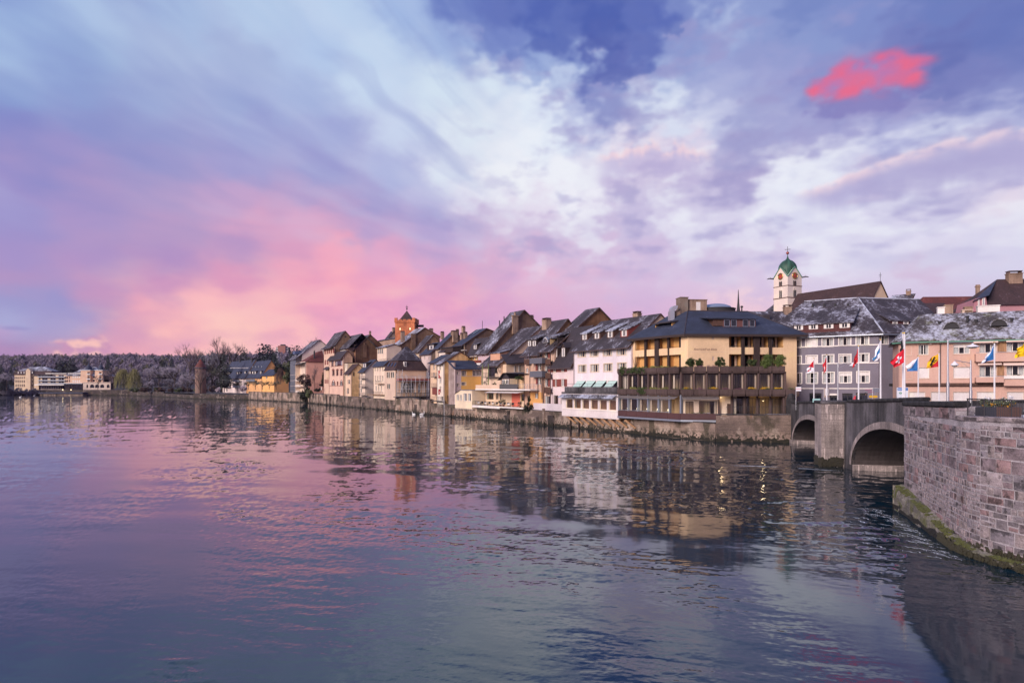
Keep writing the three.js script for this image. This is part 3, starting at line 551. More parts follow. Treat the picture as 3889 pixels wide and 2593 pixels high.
function dormer(t,H,r,z,o={}){
const[x0,y0,x1,y1]=r,back=z -(o.deep??3),rise=o.rise??.9,k=o.over??.18,g=part('dormer',o.gable
?[slab([[x0,y0-.6],[x1,y0-.6],[x1,y1],[(x0+x1)/2,y1+rise],[x0,y1]],[],z,back)]
:[prism([[z,y0-.6],[back,y0-.6],[back,y1+rise],[z,y1]],x0,x1)],o.wall??M.darkwood,t);
if(o.gable){const xm=(x0+x1)/2,s=rise/(xm-x0),e=.14;part('dormer_roof',slab([[x0-k,y1-s*k],[xm,y1+rise],[x1+k,y1-s*k],[x1+k,y1-s*k+e],[xm,y1+rise+e],[x0-k,y1-s*k+e]],[],z+.2,back),o.roof??RF.dark,g);}
else{const s=rise/(z-back),e=o.thick??.14;part('dormer_roof',prism([[z+.3,y1-s*.3],[z+.3,y1-s*.3+e],[back,y1+rise+e],[back,y1+rise]],x0-k,x1+k),o.roof??RF.dust,g);}
for(const q of o.wins??[[x0 +(x1-x0)*.18,y0+.12,x1 -(x1-x0)*.18,y1-.15]]){
const[a,b,c,d]=q,f=.07,zz=z+.05,gl=[box(a,b,zz,a+f,d,z),box(c-f,b,zz,c,d,z),box(a,b,zz,c,b+f,z),box(a,d-f,zz,c,d,z),box((a+c)/2-.04,b,zz-.004,(a+c)/2+.04,d,z)];
part('window',gl.map((q2)=>q2),o.frame??M.white,g);
part('pane',box(a+f,b+f,z+.015,c-f,d-f,z-.02),M.darkglass,g);
if(o.curtain!==0)part('curtain',[box(a+f,b+f,z+.022,a+f +(c-a)*.22,d-f,z+.016),box(c-f -(c-a)*.22,b+f,z+.022,c-f,d-f,z+.016)],M.curtain,g);
}
return g;
}
function house(o){
const F0=(o.F??L1).back(o.s??0),e0=F0.pt(o.E),base=o.base??2.4,H=F0.at(e0[0],0,0);H.y0=base;
const ye=H.pt(o.E)[1],wl=-H.pt(o.L)[0],[zr,yr0]=o.R?H.on(o.R):[o.zr,o.yr-base],Bk=o.B?H.on(o.B):[2*zr,ye],zb=Bk[0],yb=Bk[1],yr=yr0-.2,wt=.35;
const t=thing(o.name,o.label,o.cat??'house',H.pos(0,0,0),H.turn,o.group);
const front=(z)=>lerp(ye,yr,z/zr),holes=[],wins=[];
const rects=(list)=>list.flatMap((w)=>{const a=H.rect(w.a,w.a2??w.b),n=w.n??1;if(n===1)return[[a,w]];const l=H.rect(w.c,w.d);return rowOf(n,a,l).map((r)=>[r,w]);});
for(const[r,w]of rects(o.wins??[])){wins.push([r,w]);holes.push(r);}
const fit=holes.filter((r)=>r[0]>-wl+.1&&r[2]<-.1&&r[1]>.05&&r[3]<ye-.05);
for(const h of holes)if(!fit.includes(h))console.log('window outside the front of',o.name,h.map((v)=>v.toFixed(1)).join(' '),'of',wl.toFixed(1),ye.toFixed(1));
if(fit.length<holes.length)wins.splice(0,wins.length,...wins.filter(([r])=>fit.includes(r)));
part('front_wall',slab([[-wl,0],[0,0],[0,ye],[-wl,ye]],fit,0,-wt),o.wall,t);
const gw=(o.gwins??[]).map((w)=>{const p=H.on(w.a),q=H.on(w.b);return[Math.min(p[0],q[0]),Math.min(p[1],q[1]),Math.max(p[0],q[0]),Math.max(p[1],q[1]),w];});
const gp=[[-wt,0],[-wt,front(-wt)],[zr,yr],[zb+wt,lerp(yb,yr,wt/(zr-zb))],[zb+wt,0]];
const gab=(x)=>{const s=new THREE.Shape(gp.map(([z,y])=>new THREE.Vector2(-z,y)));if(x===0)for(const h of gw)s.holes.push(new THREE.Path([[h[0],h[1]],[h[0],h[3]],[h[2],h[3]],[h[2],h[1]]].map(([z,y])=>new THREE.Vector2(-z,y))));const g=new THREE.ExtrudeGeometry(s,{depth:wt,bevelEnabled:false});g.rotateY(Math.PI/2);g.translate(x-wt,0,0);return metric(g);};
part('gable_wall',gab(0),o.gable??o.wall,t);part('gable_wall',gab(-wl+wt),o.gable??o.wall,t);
part('rear_wall',box(-wl,0,zb,0,yb,zb+wt-.002),o.gable??o.wall,t);
for(const h of gw){const g=new THREE.Group();g.name='window';g.rotation.y=Math.PI/2;t.add(g);const w=win(g,[-h[2],h[1],-h[0],h[3]],h[4]);w.name='frame';for(const c of[...w.children])g.add(c);}
const of=o.of??.6,os=o.os??.25,th=o.th??.2,sf=(yr-ye)/zr,sb=(yr-yb)/(zr-zb),fl=o.flare??0;
const low=fl?[[of+fl,ye+sf*of*.4-fl*.35],[-fl*.8,front(-fl*.8)]]:[[of,ye+sf*of]];
const prof=[...low,[zr,yr],[zb-of,yb-sb*of],[zb-of,yb-sb*of+th],[zr,yr+th*1.15],...low.slice().reverse().map(([z,y])=>[z,y+th])];
part('roof',prism(prof,-wl-os,os),o.roof??RF.dust,t);
part('gutter',[box(-wl-os,low[0][1]- .02,low[0][0]+ .12,os,low[0][1]+ .1,low[0][0]+ .004)],M.gutter,t);
if(o.verge!==false)part('verge_board',[beam([os+.02,low[0][1]+ th*.3,low[0][0]],[os+.02,yr+th*.5,zr],.04,.24),beam([os+.02,yr+th*.5,zr],[os+.02,yb-sb*of+th*.3,zb-of],.04,.24)],o.vergeMat??M.brownwood,t);
for(const[r,w]of wins)win(t,r,w);
H.ye=ye;H.yr=yr;H.zr=zr;H.zb=zb;H.wl=wl;H.front=front;
H.roof=(p)=>{const r=H.ray(p[0],p[1]),k=(yr-ye)/zr,s=(ye+th+k*r[2]- r[1])/(r[4]- k*r[5]);return[r[0]+ r[3]*s,r[1]+ r[4]*s,r[2]+ r[5]*s];};
if(o.pipe!==false)part('downpipe',bar([-wl+.25,.2,.09],[-wl+.25,ye,.09],.06,6),M.gutter,t);
if(o.more)o.more(t,H);
return[t,H];
}
function dormerAt(t,H,a,b,o={}){const foot=H.roof(a),z=foot[2]+(o.fwd??.0),r=H.rect(a,b,z);return dormer(t,H,r,z,{deep:Math.min(5,(r[3]+(o.rise??.9)- H.ye)/((H.yr-H.ye)/-H.zr)+ z+.4>0?3:3),...o});}
function chimneyAt(t,H,p,top,w,d,z,m){const q=H.pt(p,z),k=H.pt(top,z);return chimney(t,q[0],z,q[1]- .8,k[1],w,d,m);}
function railing(t,a,b,h,o={}){
const L=Math.hypot(b[0]- a[0],b[2]- a[2]),n=Math.max(1,Math.round(L/(o.post??1.5))),P=(k,y)=>[lerp(a[0],b[0],k),lerp(a[1],b[1],k)+ y,lerp(a[2],b[2],k)],geos=[],m=o.mat??M.iron,q=o.r??.025;
for(let i=0;i<=n;i++)geos.push(bar(P(i/n,0),P(i/n,h),q,5));
geos.push(bar(P(0,h),P(1,h),q*1.2,5),bar(P(0,.1),P(1,.1),q*.8,5));
const nb=Math.round(L/(o.gap??.16));if(o.bars!==false)for(let i=1;i<nb;i++)geos.push(bar(P(i/nb,.1),P(i/nb,h),q*.35,4));
return part(o.name??'railing',geos,m,t);
}
function leafGeo(n,rx,ry,rz,size,seed,o={}){
const r=rng(seed),out=[],cl=[];for(let i=0;i<(o.clumps??9);i++){const a=r()*6.28,u=r()*2-1,k=.35+.6*r();cl.push([Math.cos(a)*Math.sqrt(1-u*u)*rx*k,u*ry*k,Math.sin(a)*Math.sqrt(1-u*u)*rz*k]);}
for(let i=0;i<n;i++){
const c=cl[Math.floor(r()*cl.length)],g=()=>(r()+ r()+ r()- 1.5)*.75,x=c[0]+ g()*rx*(o.spread??.45),y=c[1]+ g()*ry*(o.spread??.45),z=c[2]+ g()*rz*(o.spread??.45),s=size*(.6+.8*r()),a=r()*6.28,b=(r()- .5)*2.6,l=o.long??1.6;
const ux=Math.cos(a)*s,uz=Math.sin(a)*s,vx=-Math.sin(a)*Math.cos(b)*s*l,vy=Math.sin(b)*s*l,vz=Math.cos(a)*Math.cos(b)*s*l;
out.push([x-ux*.5,y,z-uz*.5],[x+vx,y+vy,z+vz],[x+ux*.5,y,z+uz*.5]);
}
const f=new Float32Array(out.flat()),g=new THREE.BufferGeometry();g.setAttribute('position',new THREE.BufferAttribute(f,3));g.computeVertexNormals();g.setAttribute('uv',new THREE.BufferAttribute(new Float32Array(out.length*2),2));return g;
}
const leafMat=(r,g,b,o)=>new THREE.MeshPhysicalMaterial({color:C(r,g,b),roughness:.9,side:THREE.DoubleSide,...o});
// ---------------------------------------------------------------- the hotel at the corner
{
const FL=L1.back(-1.2),cl=FL.pt(z6(745,1055)),base=2.6;
const o=FL.w(cl[0],0),HL=new Frame(o[0],o[1],L1.ux,L1.uz,base),HR=new Frame(o[0],o[1],.966,.26,base);
const t=thing('hotel','cream and dark brown terraced hotel at the river corner with planted concrete boxes','hotel',HL.pos(0,0,0),HL.turn);
const R=(g)=>{const c=g.clone();c.rotateY(HR.turn-HL.turn);return c;};
const cream=plaster(.78,.58,.36),brown=std({color:C(.085,.055,.05),roughness:.8,bumpMap:plasterB,bumpScale:.02,map:plasterT}),box1=std({color:C(.085,.06,.06),roughness:.9,bumpMap:plasterB,bumpScale:.03,map:oldT}),maroon=std({color:C(.075,.032,.034),roughness:.7,map:plasterT});
const xL=HL.pt(z6(130,1000))[0],xR=HR.pt(z6(1785,900))[0];
const yW=[6.47,7.5,9.87,10.86].map((v)=>v-base),nL=6,nR=8;
const greens=[leafMat(.10,.14,.04),leafMat(.27,.27,.08),leafMat(.07,.10,.035)];
const polyIn=(y0,y1,inset,dz=0)=>{
const a=HL.l(...HR.w(xR,-inset)),b=HL.l(...HR.w(xR,-9)),c=[xL,-9],d=[xL,-inset],e=(()=>{const[X,Z]=HL.w(0,0);const nL2=[HL.nx,HL.nz],nR2=[HR.nx,HR.nz];const k=inset/(1+nL2[0]*nR2[0]+ nL2[1]*nR2[1]);return HL.l(X -(nL2[0]+ nR2[0])*k,Z -(nL2[1]+ nR2[1])*k);})();
const s=new THREE.Shape([d,e,a,b,c].map(([x,z])=>new THREE.Vector2(x,-z))),g=new THREE.ExtrudeGeometry(s,{depth:y1-y0,bevelEnabled:false});g.rotateX(-Math.PI/2);g.translate(0,y0,0);return metric(g);
};
part('floor_slab',[polyIn(0,.32,.0),polyIn(yW[0]+ .1,yW[0]+ .45,.25),polyIn(yW[2]- .1,yW[2]+ .3,.3)],brown,t);
const inner=(x0,x1,y0,y1)=>box(x0,y0,-5.0,x1,y1,-5.2);
part('inner_wall',[inner(xL,1,.3,yW[2]),R(inner(-1,xR,.3,yW[2]))],plaster(.5,.36,.22),t);
part('end_wall',[box(xL,.3,-.3,xL+.25,yW[2],-9),R(box(xR-.25,.3,-.4,xR,yW[2],-9)),box(xL,.3,-9.2,5,yW[3],-9)],brown,t);
const pbox=(x0,x1,y0,y1)=>{const g=soup((()=>{const f=.32,a=[x0+.1,y0,f*.55],b=[x1-.1,y0,f*.55];const c=[x1-.03,y0+.34,f],d=[x0+.03,y0+.34,f],e=[x1-.03,y1,f],h=[x0+.03,y1,f],k=-.5;return[[a,b,c,d],[d,c,e,h],[h,e,[x1-.03,y1,k],[x0+.03,y1,k]],[a,d,h,[x0+.03,y1,k],[x0+.1,y0,k]],[b,[x1-.1,y0,k],[x1-.03,y1,k],e,c],[a,[x0+.1,y0,k],[x1-.1,y0,k],b]];})());return g;};
const rp=rng(5);
const planted=(x,w,y,kind,turned)=>{
const mk=(g)=>{const c=g.clone();c.translate(x,y,-.05);return turned?R(c):c;};
const s=Math.floor(rp()*999);
if(kind==='trail')return[[mk(leafGeo(700,w*.5,.24,.3,.1,s)),greens[0]],[mk(moved(leafGeo(700,w*.46,.5,.12,.08,s+1,{long:3}),0,-.4,.42)),greens[2]]];
if(kind==='sedum')return[[mk(leafGeo(800,w*.5,.22,.3,.1,s)),greens[1]]];
if(kind==='flower')return[[mk(leafGeo(420,w*.45,.18,.25,.08,s)),greens[0]],[mk(moved(leafGeo(240,w*.4,.14,.25,.09,s+1,{long:1}),0,.14,.04)),leafMat(.75,.45,.03)]];
if(kind==='heath')return[[mk(leafGeo(520,w*.42,.2,.25,.05,s)),leafMat(.22,.10,.15)]];
return[[mk(leafGeo(300,w*.42,.12,.22,.05,s)),greens[2]]];
};
const stepL=-xL/nL,stepR=(xR-.1)/nR;
const kindsTop=['trail','trail','trail','sedum','sedum','plain','plain','heath','heath','plain','plain','plain','plain','plain'],kindsLow=['plain','sedum','trail','sedum','sedum','plain','flower','heath','flower','heath','heath','flower','flower','flower'];
for(let row=0;row<2;row++)for(let k=0;k<nL+nR;k++){
const right=k>=nL,i=right?k-nL:k,st=right?stepR:stepL,x0=right?.1+i*st:xL+i*st,y0=row?yW[2]:yW[0],y1=row?yW[3]:yW[1];
const g=pbox(x0,x0+st,y0,y1),p=part('planter_box',right?R(g):g,box1,t);
for(const[gg,m]of planted(x0+st/2,st,y1+.03,(row?kindsTop:kindsLow)[k],right))part('plants',gg,m,p);
}
{const g=pbox(.1+nR*stepR,.1+nR*stepR+1.9,yW[0],yW[1]);const p=part('planter_box',R(g),box1,t);part('plants',R(moved(leafGeo(200,.7,.12,.2,.06,9),.1+nR*stepR+.95,yW[1]+ .05,-.05)),greens[0],p);}
for(let row=0;row<2;row++)for(let k=0;k<=nL+nR;k++){
const right=k>nL,i=right?k-nL:k,st=right?stepR:stepL,x=right?.1+i*st:xL+i*st,y0=row?yW[1]- .6:.3,y1=row?yW[2]+ .2:yW[0]+ .2;
if(!row&&right&&i<3&&i>0)continue;
const g=box(x-.15,y0,row?-.05:right?-1.7:.02,x+.15,y1,row?-.5:right?-2.1:-.35);part('post',right?R(g):g,row||right?brown:M.zinc,t);
}
const glaz=(x0,x1,y0,y1,z,right,o={})=>{
const f=.06,gs=[box(x0,y0,z,x0+f,y1,z-.1),box(x1-f,y0,z,x1,y1,z-.1),box(x0,y0,z,x1,y0+f,z-.1),box(x0,y1-f*1.5,z,x1,y1,z-.1)];
for(let i=1;i<(o.nx??3);i++)gs.push(box(lerp(x0,x1,i/(o.nx??3))- .03,y0,z-.004,lerp(x0,x1,i/(o.nx??3))+ .03,y1,z-.09));
const g=part('window',right?gs.map(R):gs,o.frame??M.darkwood,t),pz=z-.05,pane=soup([[[x0+f,y0+f,pz],[x1-f,y0+f,pz],[x1-f,y1-f,pz],[x0+f,y1-f,pz]]]);
part('pane',right?R(pane):pane,M.glass,g);
const cur=[];for(const[a,b]of o.cur??[]){const n=7;for(let i=0;i<n;i++){const u=lerp(lerp(x0,x1,a),lerp(x0,x1,b),i/n),v=lerp(lerp(x0,x1,a),lerp(x0,x1,b),(i+1)/n);cur.push([[u,y0,z-.3+.07*(i%2)],[v,y0,z-.3+.07*((i+1)%2)],[v,y1,z-.3+.07*((i+1)%2)],[u,y1,z-.3+.07*(i%2)]]);}}
if(cur.length)part('curtain',right?R(soup(cur)):soup(cur),M.curtain2,g);
};
M.curtain2=std({color:C(.7,.55,.42),roughness:1,side:THREE.DoubleSide});
for(let i=0;i<nL;i++)glaz(xL+i*stepL+.2,xL +(i+1)*stepL-.2,yW[1]- .4,yW[2]- .1,-.35,false,{cur:i?[[.0,.22]]:[[.1,.9]]});
for(let i=0;i<nR;i++)glaz(.1+i*stepR+.2,.1 +(i+1)*stepR-.2,yW[1]- .4,yW[2]- .1,-.4,true,{nx:3,cur:[[.0,.12],[.8,.98]]});
for(let i=0;i<nL-1;i++)glaz(xL+i*stepL+.2,xL +(i+1)*stepL-.2,1.3,yW[0]- .55,-.12,false,{nx:1,frame:M.zinc,cur:[[0,.16]]});
for(let i=4;i<nR;i++)glaz(.1+i*stepR+.2,.1 +(i+1)*stepR-.2,.5,yW[0]- .3,-2.0,true,{nx:3,cur:[[0,.14]]});
part('parapet',[box(xL,.32,.12,.1,1.25,-.05),R(box(0,.32,.12,5.6,1.25,-.05))],maroon,t);
for(let i=0;i<nL;i++)part('parapet_panel',cbox(xL+i*stepL+.2,.42,.16,xL +(i+1)*stepL-.2,.98,.1,.02),maroon,t);
for(let i=0;i<4;i++)part('parapet_panel',R(cbox(.15+i*1.37,.42,.16,1.4+i*1.37,.98,.1,.02)),maroon,t);
part('trough_flowers',[R(moved(leafGeo(320,2.5,.16,.14,.06,3,{clumps:20}),2.8,1.33,0))],leafMat(.5,.45,.5),t);part('trough_leaves',[R(moved(leafGeo(320,2.6,.14,.14,.07,4,{clumps:20}),2.8,1.28,0))],greens[2],t);
part('edge_beam',[box(xL-.1,.02,.2,.1,.3,.0),R(box(0,.02,.2,5.8,.3,.0))],M.zinc,t);
part('terrace_wall',[R(slab([[.4,.32],[8.2,.32],[8.2,yW[0]+ .1],[.4,yW[0]+ .1]],[[.7,.4,1.9,3.0],[2.7,.4,5.3,3.1],[6.8,.4,7.5,2.7]],-2.2,-2.4))],plaster(.74,.62,.5),t);
glaz(.7,1.9,.4,3.0,-2.25,true,{nx:2});glaz(2.7,5.3,.4,3.1,-2.25,true,{nx:2,cur:[[.85,1]]});
part('door',R(box(6.8,.4,-2.3,7.5,2.7,-2.36)),M.brownwood,t);
const awn=(x0,x1,right)=>{const q=[];const n=Math.round((x1-x0)/.16);for(let i=0;i<n;i++){const a=lerp(x0,x1,i/n),b=lerp(x0,x1,(i+.55)/n);q.push(beam([(a+b)/2,yW[0]- .1,.1],[(a+b)/2,yW[0]- .42,.95],.07,.03));}const rail=box(x0,yW[0]- .46,1.0,x1,yW[0]- .4,.92);part('awning',right?[...q,rail].map(R):[...q,rail],std({color:C(.22,.19,.18),roughness:.8}),t);};
awn(xL+.2,-.3,false);awn(.3,5.6,true);
const lit=lampMat(1.0,.82,.5,3.0),lampAt=(x,y,z,right,e)=>{
const sh=lathe([[.0,.30],[.09,.30],[.15,.04],[.0,.04]],10),ft=lathe([[0,-.12],[.06,-.12],[.02,-.1],[.018,.04],[0,.04]],8);
const p=[x,y,z],[X,Z]=right?HR.w(x,z):HL.w(x,z),l=thing('table_lamp',e.label,'lamp',[X,base+y,Z],0,e.group);
part('lamp_shade',sh,lit,l);part('lamp_foot',ft,M.gold,l);
const pl=new THREE.PointLight(new THREE.Color(1,.75,.42),1.6,0,2);pl.position.set(0,.18,0);pl.shadow.radius=3;pl.castShadow=true;l.add(pl);
const tb=thing('restaurant_table',e.tlabel,'table',[X,base+.32,Z],0,'restaurant tables');part('tabletop',lathe([[0,y-.12-.32],[.42,y-.12-.32],[.42,y-.16-.32],[0,y-.16-.32]],16),M.white,tb);part('leg',lathe([[.22,0],[.22,.03],[.04,.05],[.04,y-.48],[0,y-.48]],10),M.dark,tb);
};
const ord=['first','second','third','fourth','fifth'];
for(let i=0;i<5;i++)lampAt(xL +(i+.62)*stepL,1.52,-.75,false,{label:`lit table lamp in the ${ord[i]} dark framed hotel window from the left`,tlabel:`small table behind the ${ord[i]} dark framed hotel window from the left`,group:'hotel table lamps'});
const ceil=(x,y,z,right,label,e=6)=>{const[X,Z]=right?HR.w(x,z):HL.w(x,z),l=thing('ceiling_lamp',label,'lamp',[X,base+y,Z],0,'hotel ceiling lamps');part('lamp_glass',lathe([[0,-.12],[.12,-.1],[.2,-.02],[.2,0],[0,0]],12),lampMat(1,.8,.5,1.0),l);part('lamp_base',lathe([[0,.04],[.21,.04],[.21,.002],[0,.002]],12),M.zinc,l);const pl=new THREE.PointLight(new THREE.Color(1,.72,.4),e,0,2);pl.position.set(0,-.2,0);pl.shadow.radius=5;pl.castShadow=true;l.add(pl);};
ceil(5.9,3.72,-1.5,true,'round lit ceiling lamp over the hotel terrace door',1.2);
ceil(9.6,3.2,-3.4,true,'round lit lamp inside the hotel behind the left end of the terrace glazing',2.0);ceil(12.0,3.2,-3.4,true,'round lit lamp inside the hotel behind the right end of the terrace glazing',2.0);
// ------------------------------------------------ upper storeys, cream, with recessed loggias
const U0=L1.back(2.0);U0.y0=base;const uc=U0.pt(z6(820,437)),up=U0.w(uc[0],0),UL=new Frame(up[0],up[1],L1.ux,L1.uz,base),UR=new Frame(up[0],up[1],.995,-.1,base);
const toH=(F,g)=>{const c=g.clone();c.rotateY(F.turn-HL.turn);const[x,z]=HL.l(F.ox,F.oz);c.translate(x,0,z);return c;};
const uxL=UL.pt(z6(262,490))[0],uxR=UR.pt(z6(1900,450))[0],yE=uc[1],yT=yW[2]+ .25;
const rowL=[[z6(300,450),z6(750,600)],[z6(300,645),z6(750,775)]];
const y1t=UL.pt(z6(750,450))[1],y1b=UL.pt(z6(750,573))[1],y2t=UL.pt(z6(750,642))[1];
const loL=[UL.pt(z6(292,500))[0],UL.pt(z6(750,500))[0]],loR=[UR.pt(z6(1226,500))[0],UR.pt(z6(1772,500))[0]];
const openings=(a,b,n)=>{const w=(b-a)/n,r=[];for(let i=0;i<n;i++)r.push([a+i*w+.02,y1b,a +(i+1)*w-.02,y1t],[a+i*w+.02,yT+.02,a +(i+1)*w-.02,y2t]);return r;};
const small=[[z6(1056,455),z6(1082,495)],[z6(1060,660),z6(1085,702)]].map(([a,b])=>UR.rect(a,b));
part('upper_wall',toH(UL,slab([[uxL,yT],[0,yT],[0,yE+.2],[uxL,yE+.2]],openings(...loL,4),0,-.3)),cream,t);
part('upper_wall',toH(UR,slab([[0,yT],[uxR,yT],[uxR,yE+.2],[0,yE+.2]],[...openings(...loR,4),...small],0,-.3)),cream,t);
for(const s of small)part('wall_vent',toH(UR,box(s[0],s[1],-.08,s[2],s[3],-.14)),M.trim,t);
part('side_wall',toH(UR,box(uxR-.3,-2,-.3,uxR,yE+.2,-11)),cream,t);
part('corner_wall',toH(UR,slab([[loR[1]+ .25,-2.0],[uxR,-2.0],[uxR,yT],[loR[1]+ .25,yT]],[],0,-.3)),cream,t);
const orange=plaster(.62,.36,.13);
for(const[F,[a,b],n,nm]of[[UL,loL,4,0],[UR,loR,4,1]]){
const w=(b-a)/n,back=[],Dp=nm?1.5:.7,zD2=-.22-Dp;
back.push(box(a-.1,yT,-.3-Dp,b+.1,yE+.2,-.45-Dp),box(a-.1,y1b-.95+.2,-.3,b+.1,y1b-.7,-.3-Dp));
for(let i=0;i<=n;i++)back.push(box(a+i*w-.06,yT,-.3,a+i*w+.06,yE+.2,-.3-Dp));
part('loggia',back.map((g)=>toH(F,g)),orange,t);
for(let i=1;i<n;i++)for(const k of i===2?[-1,0,1]:i===1||nm?[-.3,.3]:[0]){const q=a+i*w+k*.34;part('timber_fin',toH(F,box(q-.15,yT+.1,.12,q+.15,yE+.15,-.25)),M.darkwood,t);}
for(let i=0;i<n;i++)for(const[y0,y1]of[[y1b-.7,y1t-.1],[yT,y2t-.1]]){
const x0=a+i*w+w*.5,x1=a +(i+1)*w-.12;
const g=part('balcony_door',[box(x0,y0,zD2,x0+.08,y1,zD2-.08),box(x1-.08,y0,zD2,x1,y1,zD2-.08),box(x0,y1-.08,zD2,x1,y1,zD2-.08),box((x0+x1)/2-.04,y0,zD2-.01,(x0+x1)/2+.04,y1,zD2-.08)].map((q)=>toH(F,q)),M.darkwood,t);
part('pane',toH(F,box(x0+.08,y0,zD2-.04,x1-.08,y1-.08,zD2-.07)),M.darkglass,g);
part('curtain',toH(F,box((x0+x1)/2+.06,y0,zD2-.032,x1-.1,y1-.1,zD2-.035)),M.curtain2,g);
}
part('balcony_rail',toH(F,bar([a,y1b+.18,-.1],[b,y1b+.18,-.1],.03,5)),M.iron,t);
}
{
const cv=document.createElement('canvas');cv.width=1024;cv.height=128;const c=cv.getContext('2d');c.clearRect(0,0,1024,128);
c.fillStyle='#6b4a44';c.font='italic bold 96px serif';c.textAlign='center';c.textBaseline='middle';c.setTransform(1,0,-.18,1,12,0);c.fillText('Hotel Schiff am Rhein',512,66,960);
const tx=new THREE.CanvasTexture(cv);tx.colorSpace=THREE.SRGBColorSpace;
const r=UR.rect(z6(868,572),z6(1114,612)),g=new THREE.PlaneGeometry(r[2]- r[0],r[3]- r[1]);g.translate((r[0]+ r[2])/2,(r[1]+ r[3])/2,.006);
part('lettering',toH(UR,flat(g)),new THREE.MeshStandardMaterial({map:tx,transparent:true,roughness:.8}),t);
}
part('string_line',toH(UR,box(.02,UR.pt(z6(820,618))[1],.01,loR[0]- .3,UR.pt(z6(820,618))[1]+ .03,-.02)),M.trim,t);
{
const P=(F,x,y,z)=>{const[X,Z]=F.w(x,z),[a,b]=HL.l(X,Z);return[a,y,b];};
const ov=.9,e0=P(UL,uxL-.1,yE+.05,ov),e2=P(UR,uxR+1.3,yE+.05,ov),e1=P(UL,.15,yE+.05,ov);
const yR=yE+4.35,rA=P(UR,2.6,yR,-7.2),rB=P(UR,13.0,yR,-7.2),rC=P(UL,uxL-.1,yR,-8.2),b0=P(UL,uxL-.1,yE,-16),b2=P(UR,uxR+1.3,yE,-15);
const dn=(p)=>[p[0],p[1]- .3,p[2]];
part('roof',soup([[e0,e1,rA,rC],[e1,e2,rB,rA],[e2,b2,rB],[b2,b0,rC,rA,rB],[dn(e1),dn(e0),dn(b0),dn(b2),dn(e2)],[dn(e0),dn(e1),e1,e0],[dn(e1),dn(e2),e2,e1],[dn(e2),dn(b2),b2,e2],[dn(b2),dn(b0),b0,b2]]),RF.slate,t);
part('fascia',[beam(dn(e0),dn(e1),.14,.34),beam(dn(e1),dn(e2),.14,.34)],M.darkwood,t);
part('hip_ridge',[bar(e1,rA,.1,6),bar(rA,rB,.12,6),bar(rB,e2,.1,6)],RF.dark,t);
const dz=-1.6,D=UR.rect(z6(1168,365),z6(1492,292),dz),y0=D[1],y1=D[3];
const dm=part('dormer',[toH(UR,prism([[dz,y0-.8],[-5.4,y0-.8],[-5.4,y1+.5],[dz,y1]],D[0],D[2]))],std({color:C(.13,.05,.045),roughness:.8}),t);
part('dormer_roof',toH(UR,prism([[dz+.4,y1-.04],[dz+.4,y1+.14],[-6.3,y1+.7],[-6.3,y1+.5]],D[0]- 2.6,D[2]+ .2)),RF.slate,dm);
part('dormer_cheek',toH(UR,prism([[dz-.02,y0+.1],[-5,y0+.1],[-5,y1+.4],[dz-.02,y1-.02]],D[0]- 1.6,D[0]- .01)),M.brownwood,dm);
for(const[a,b]of[[.03,.2],[.24,.41],[.6,.77],[.81,.97]]){const xa=lerp(D[0],D[2],a),xb=lerp(D[0],D[2],b);part('window',[box(xa,y0,dz+.06,xa+.07,y1-.1,dz),box(xb-.07,y0,dz+.06,xb,y1-.1,dz),box(xa,y1-.18,dz+.06,xb,y1-.1,dz),box(xa,y0,dz+.06,xb,y0+.08,dz)].map((g)=>toH(UR,g)),M.zinc,dm);part('pane',toH(UR,box(xa+.07,y0+.08,dz+.02,xb-.07,y1-.18,dz)),M.darkglass,dm);}
const lz=-1.5,G=UL.rect(z6(500,398),z6(655,330),lz);
const ld=part('roof_loggia',[toH(UL,prism([[lz,G[1]- .6],[-4.4,G[1]- .6],[-4.4,G[3]],[-2.7,G[3]],[-2.7,G[1]],[lz,G[1]]],G[0],G[2])),toH(UL,box(G[0]- .15,G[1]- .3,lz,G[0],G[3]+ .1,-4.4)),toH(UL,box(G[2],G[1]- .3,lz,G[2]+ .15,G[3]+ .1,-4.4))],orange,t);
part('loggia_roof',toH(UL,prism([[lz+.6,G[3]+ .02],[lz+.6,G[3]+ .2],[-4.6,G[3]+ .75],[-4.6,G[3]+ .5]],G[0]- .4,G[2]+ .4)),RF.dark,ld);
part('loggia_window',toH(UL,box(lerp(G[0],G[2],.5),G[1],-2.62,G[2]- .05,G[3]- .1,-2.7)),M.darkglass,ld);
const at=(px,py,z)=>UR.pt(z6(px,py),z),q=(a,b,c,d,z)=>UR.rect(z6(a,b),z6(c,d),z);
let r1=q(745,228,822,78,-8.2);part('flue_block',[toH(UR,box(r1[0],r1[1]- 2,-8.2,r1[2],r1[3],-10.4)),toH(UR,box(r1[0]- .06,r1[3],-8.1,r1[2]+ .06,r1[3]+ .1,-10.5))],plaster(.2,.165,.14,true),t);
r1=q(828,228,1008,104,-8.6);const lh=part('lift_housing',[toH(UR,box(r1[0],r1[1]- 2,-8.6,r1[2],r1[3],-12)),toH(UR,box(r1[0]- .08,r1[3],-8.5,r1[2]+ .08,r1[3]+ .12,-12.1))],plaster(.36,.27,.21,true),t);
const dr=q(900,215,943,122,-8.6);part('door',toH(UR,box(dr[0],dr[1],-8.57,dr[2],dr[3],-8.6)),M.white,lh);
const sk=at(1110,200,-10.5);part('skylight',[toH(UR,moved(lathe([[3.2,-1.5],[3.2,0],[3.3,.02],[3.3,.12],[0,.12]],20),sk[0],sk[1]+ .1,-11)),],M.dark,t);
part('skylight_dome',toH(UR,moved(lathe([[2.7,0],[2.4,.4],[1.6,.72],[.6,.88],[0,.9]],20),sk[0],sk[1]+ .22,-11)),steel(.3,.34,.42,.25,.5),t);
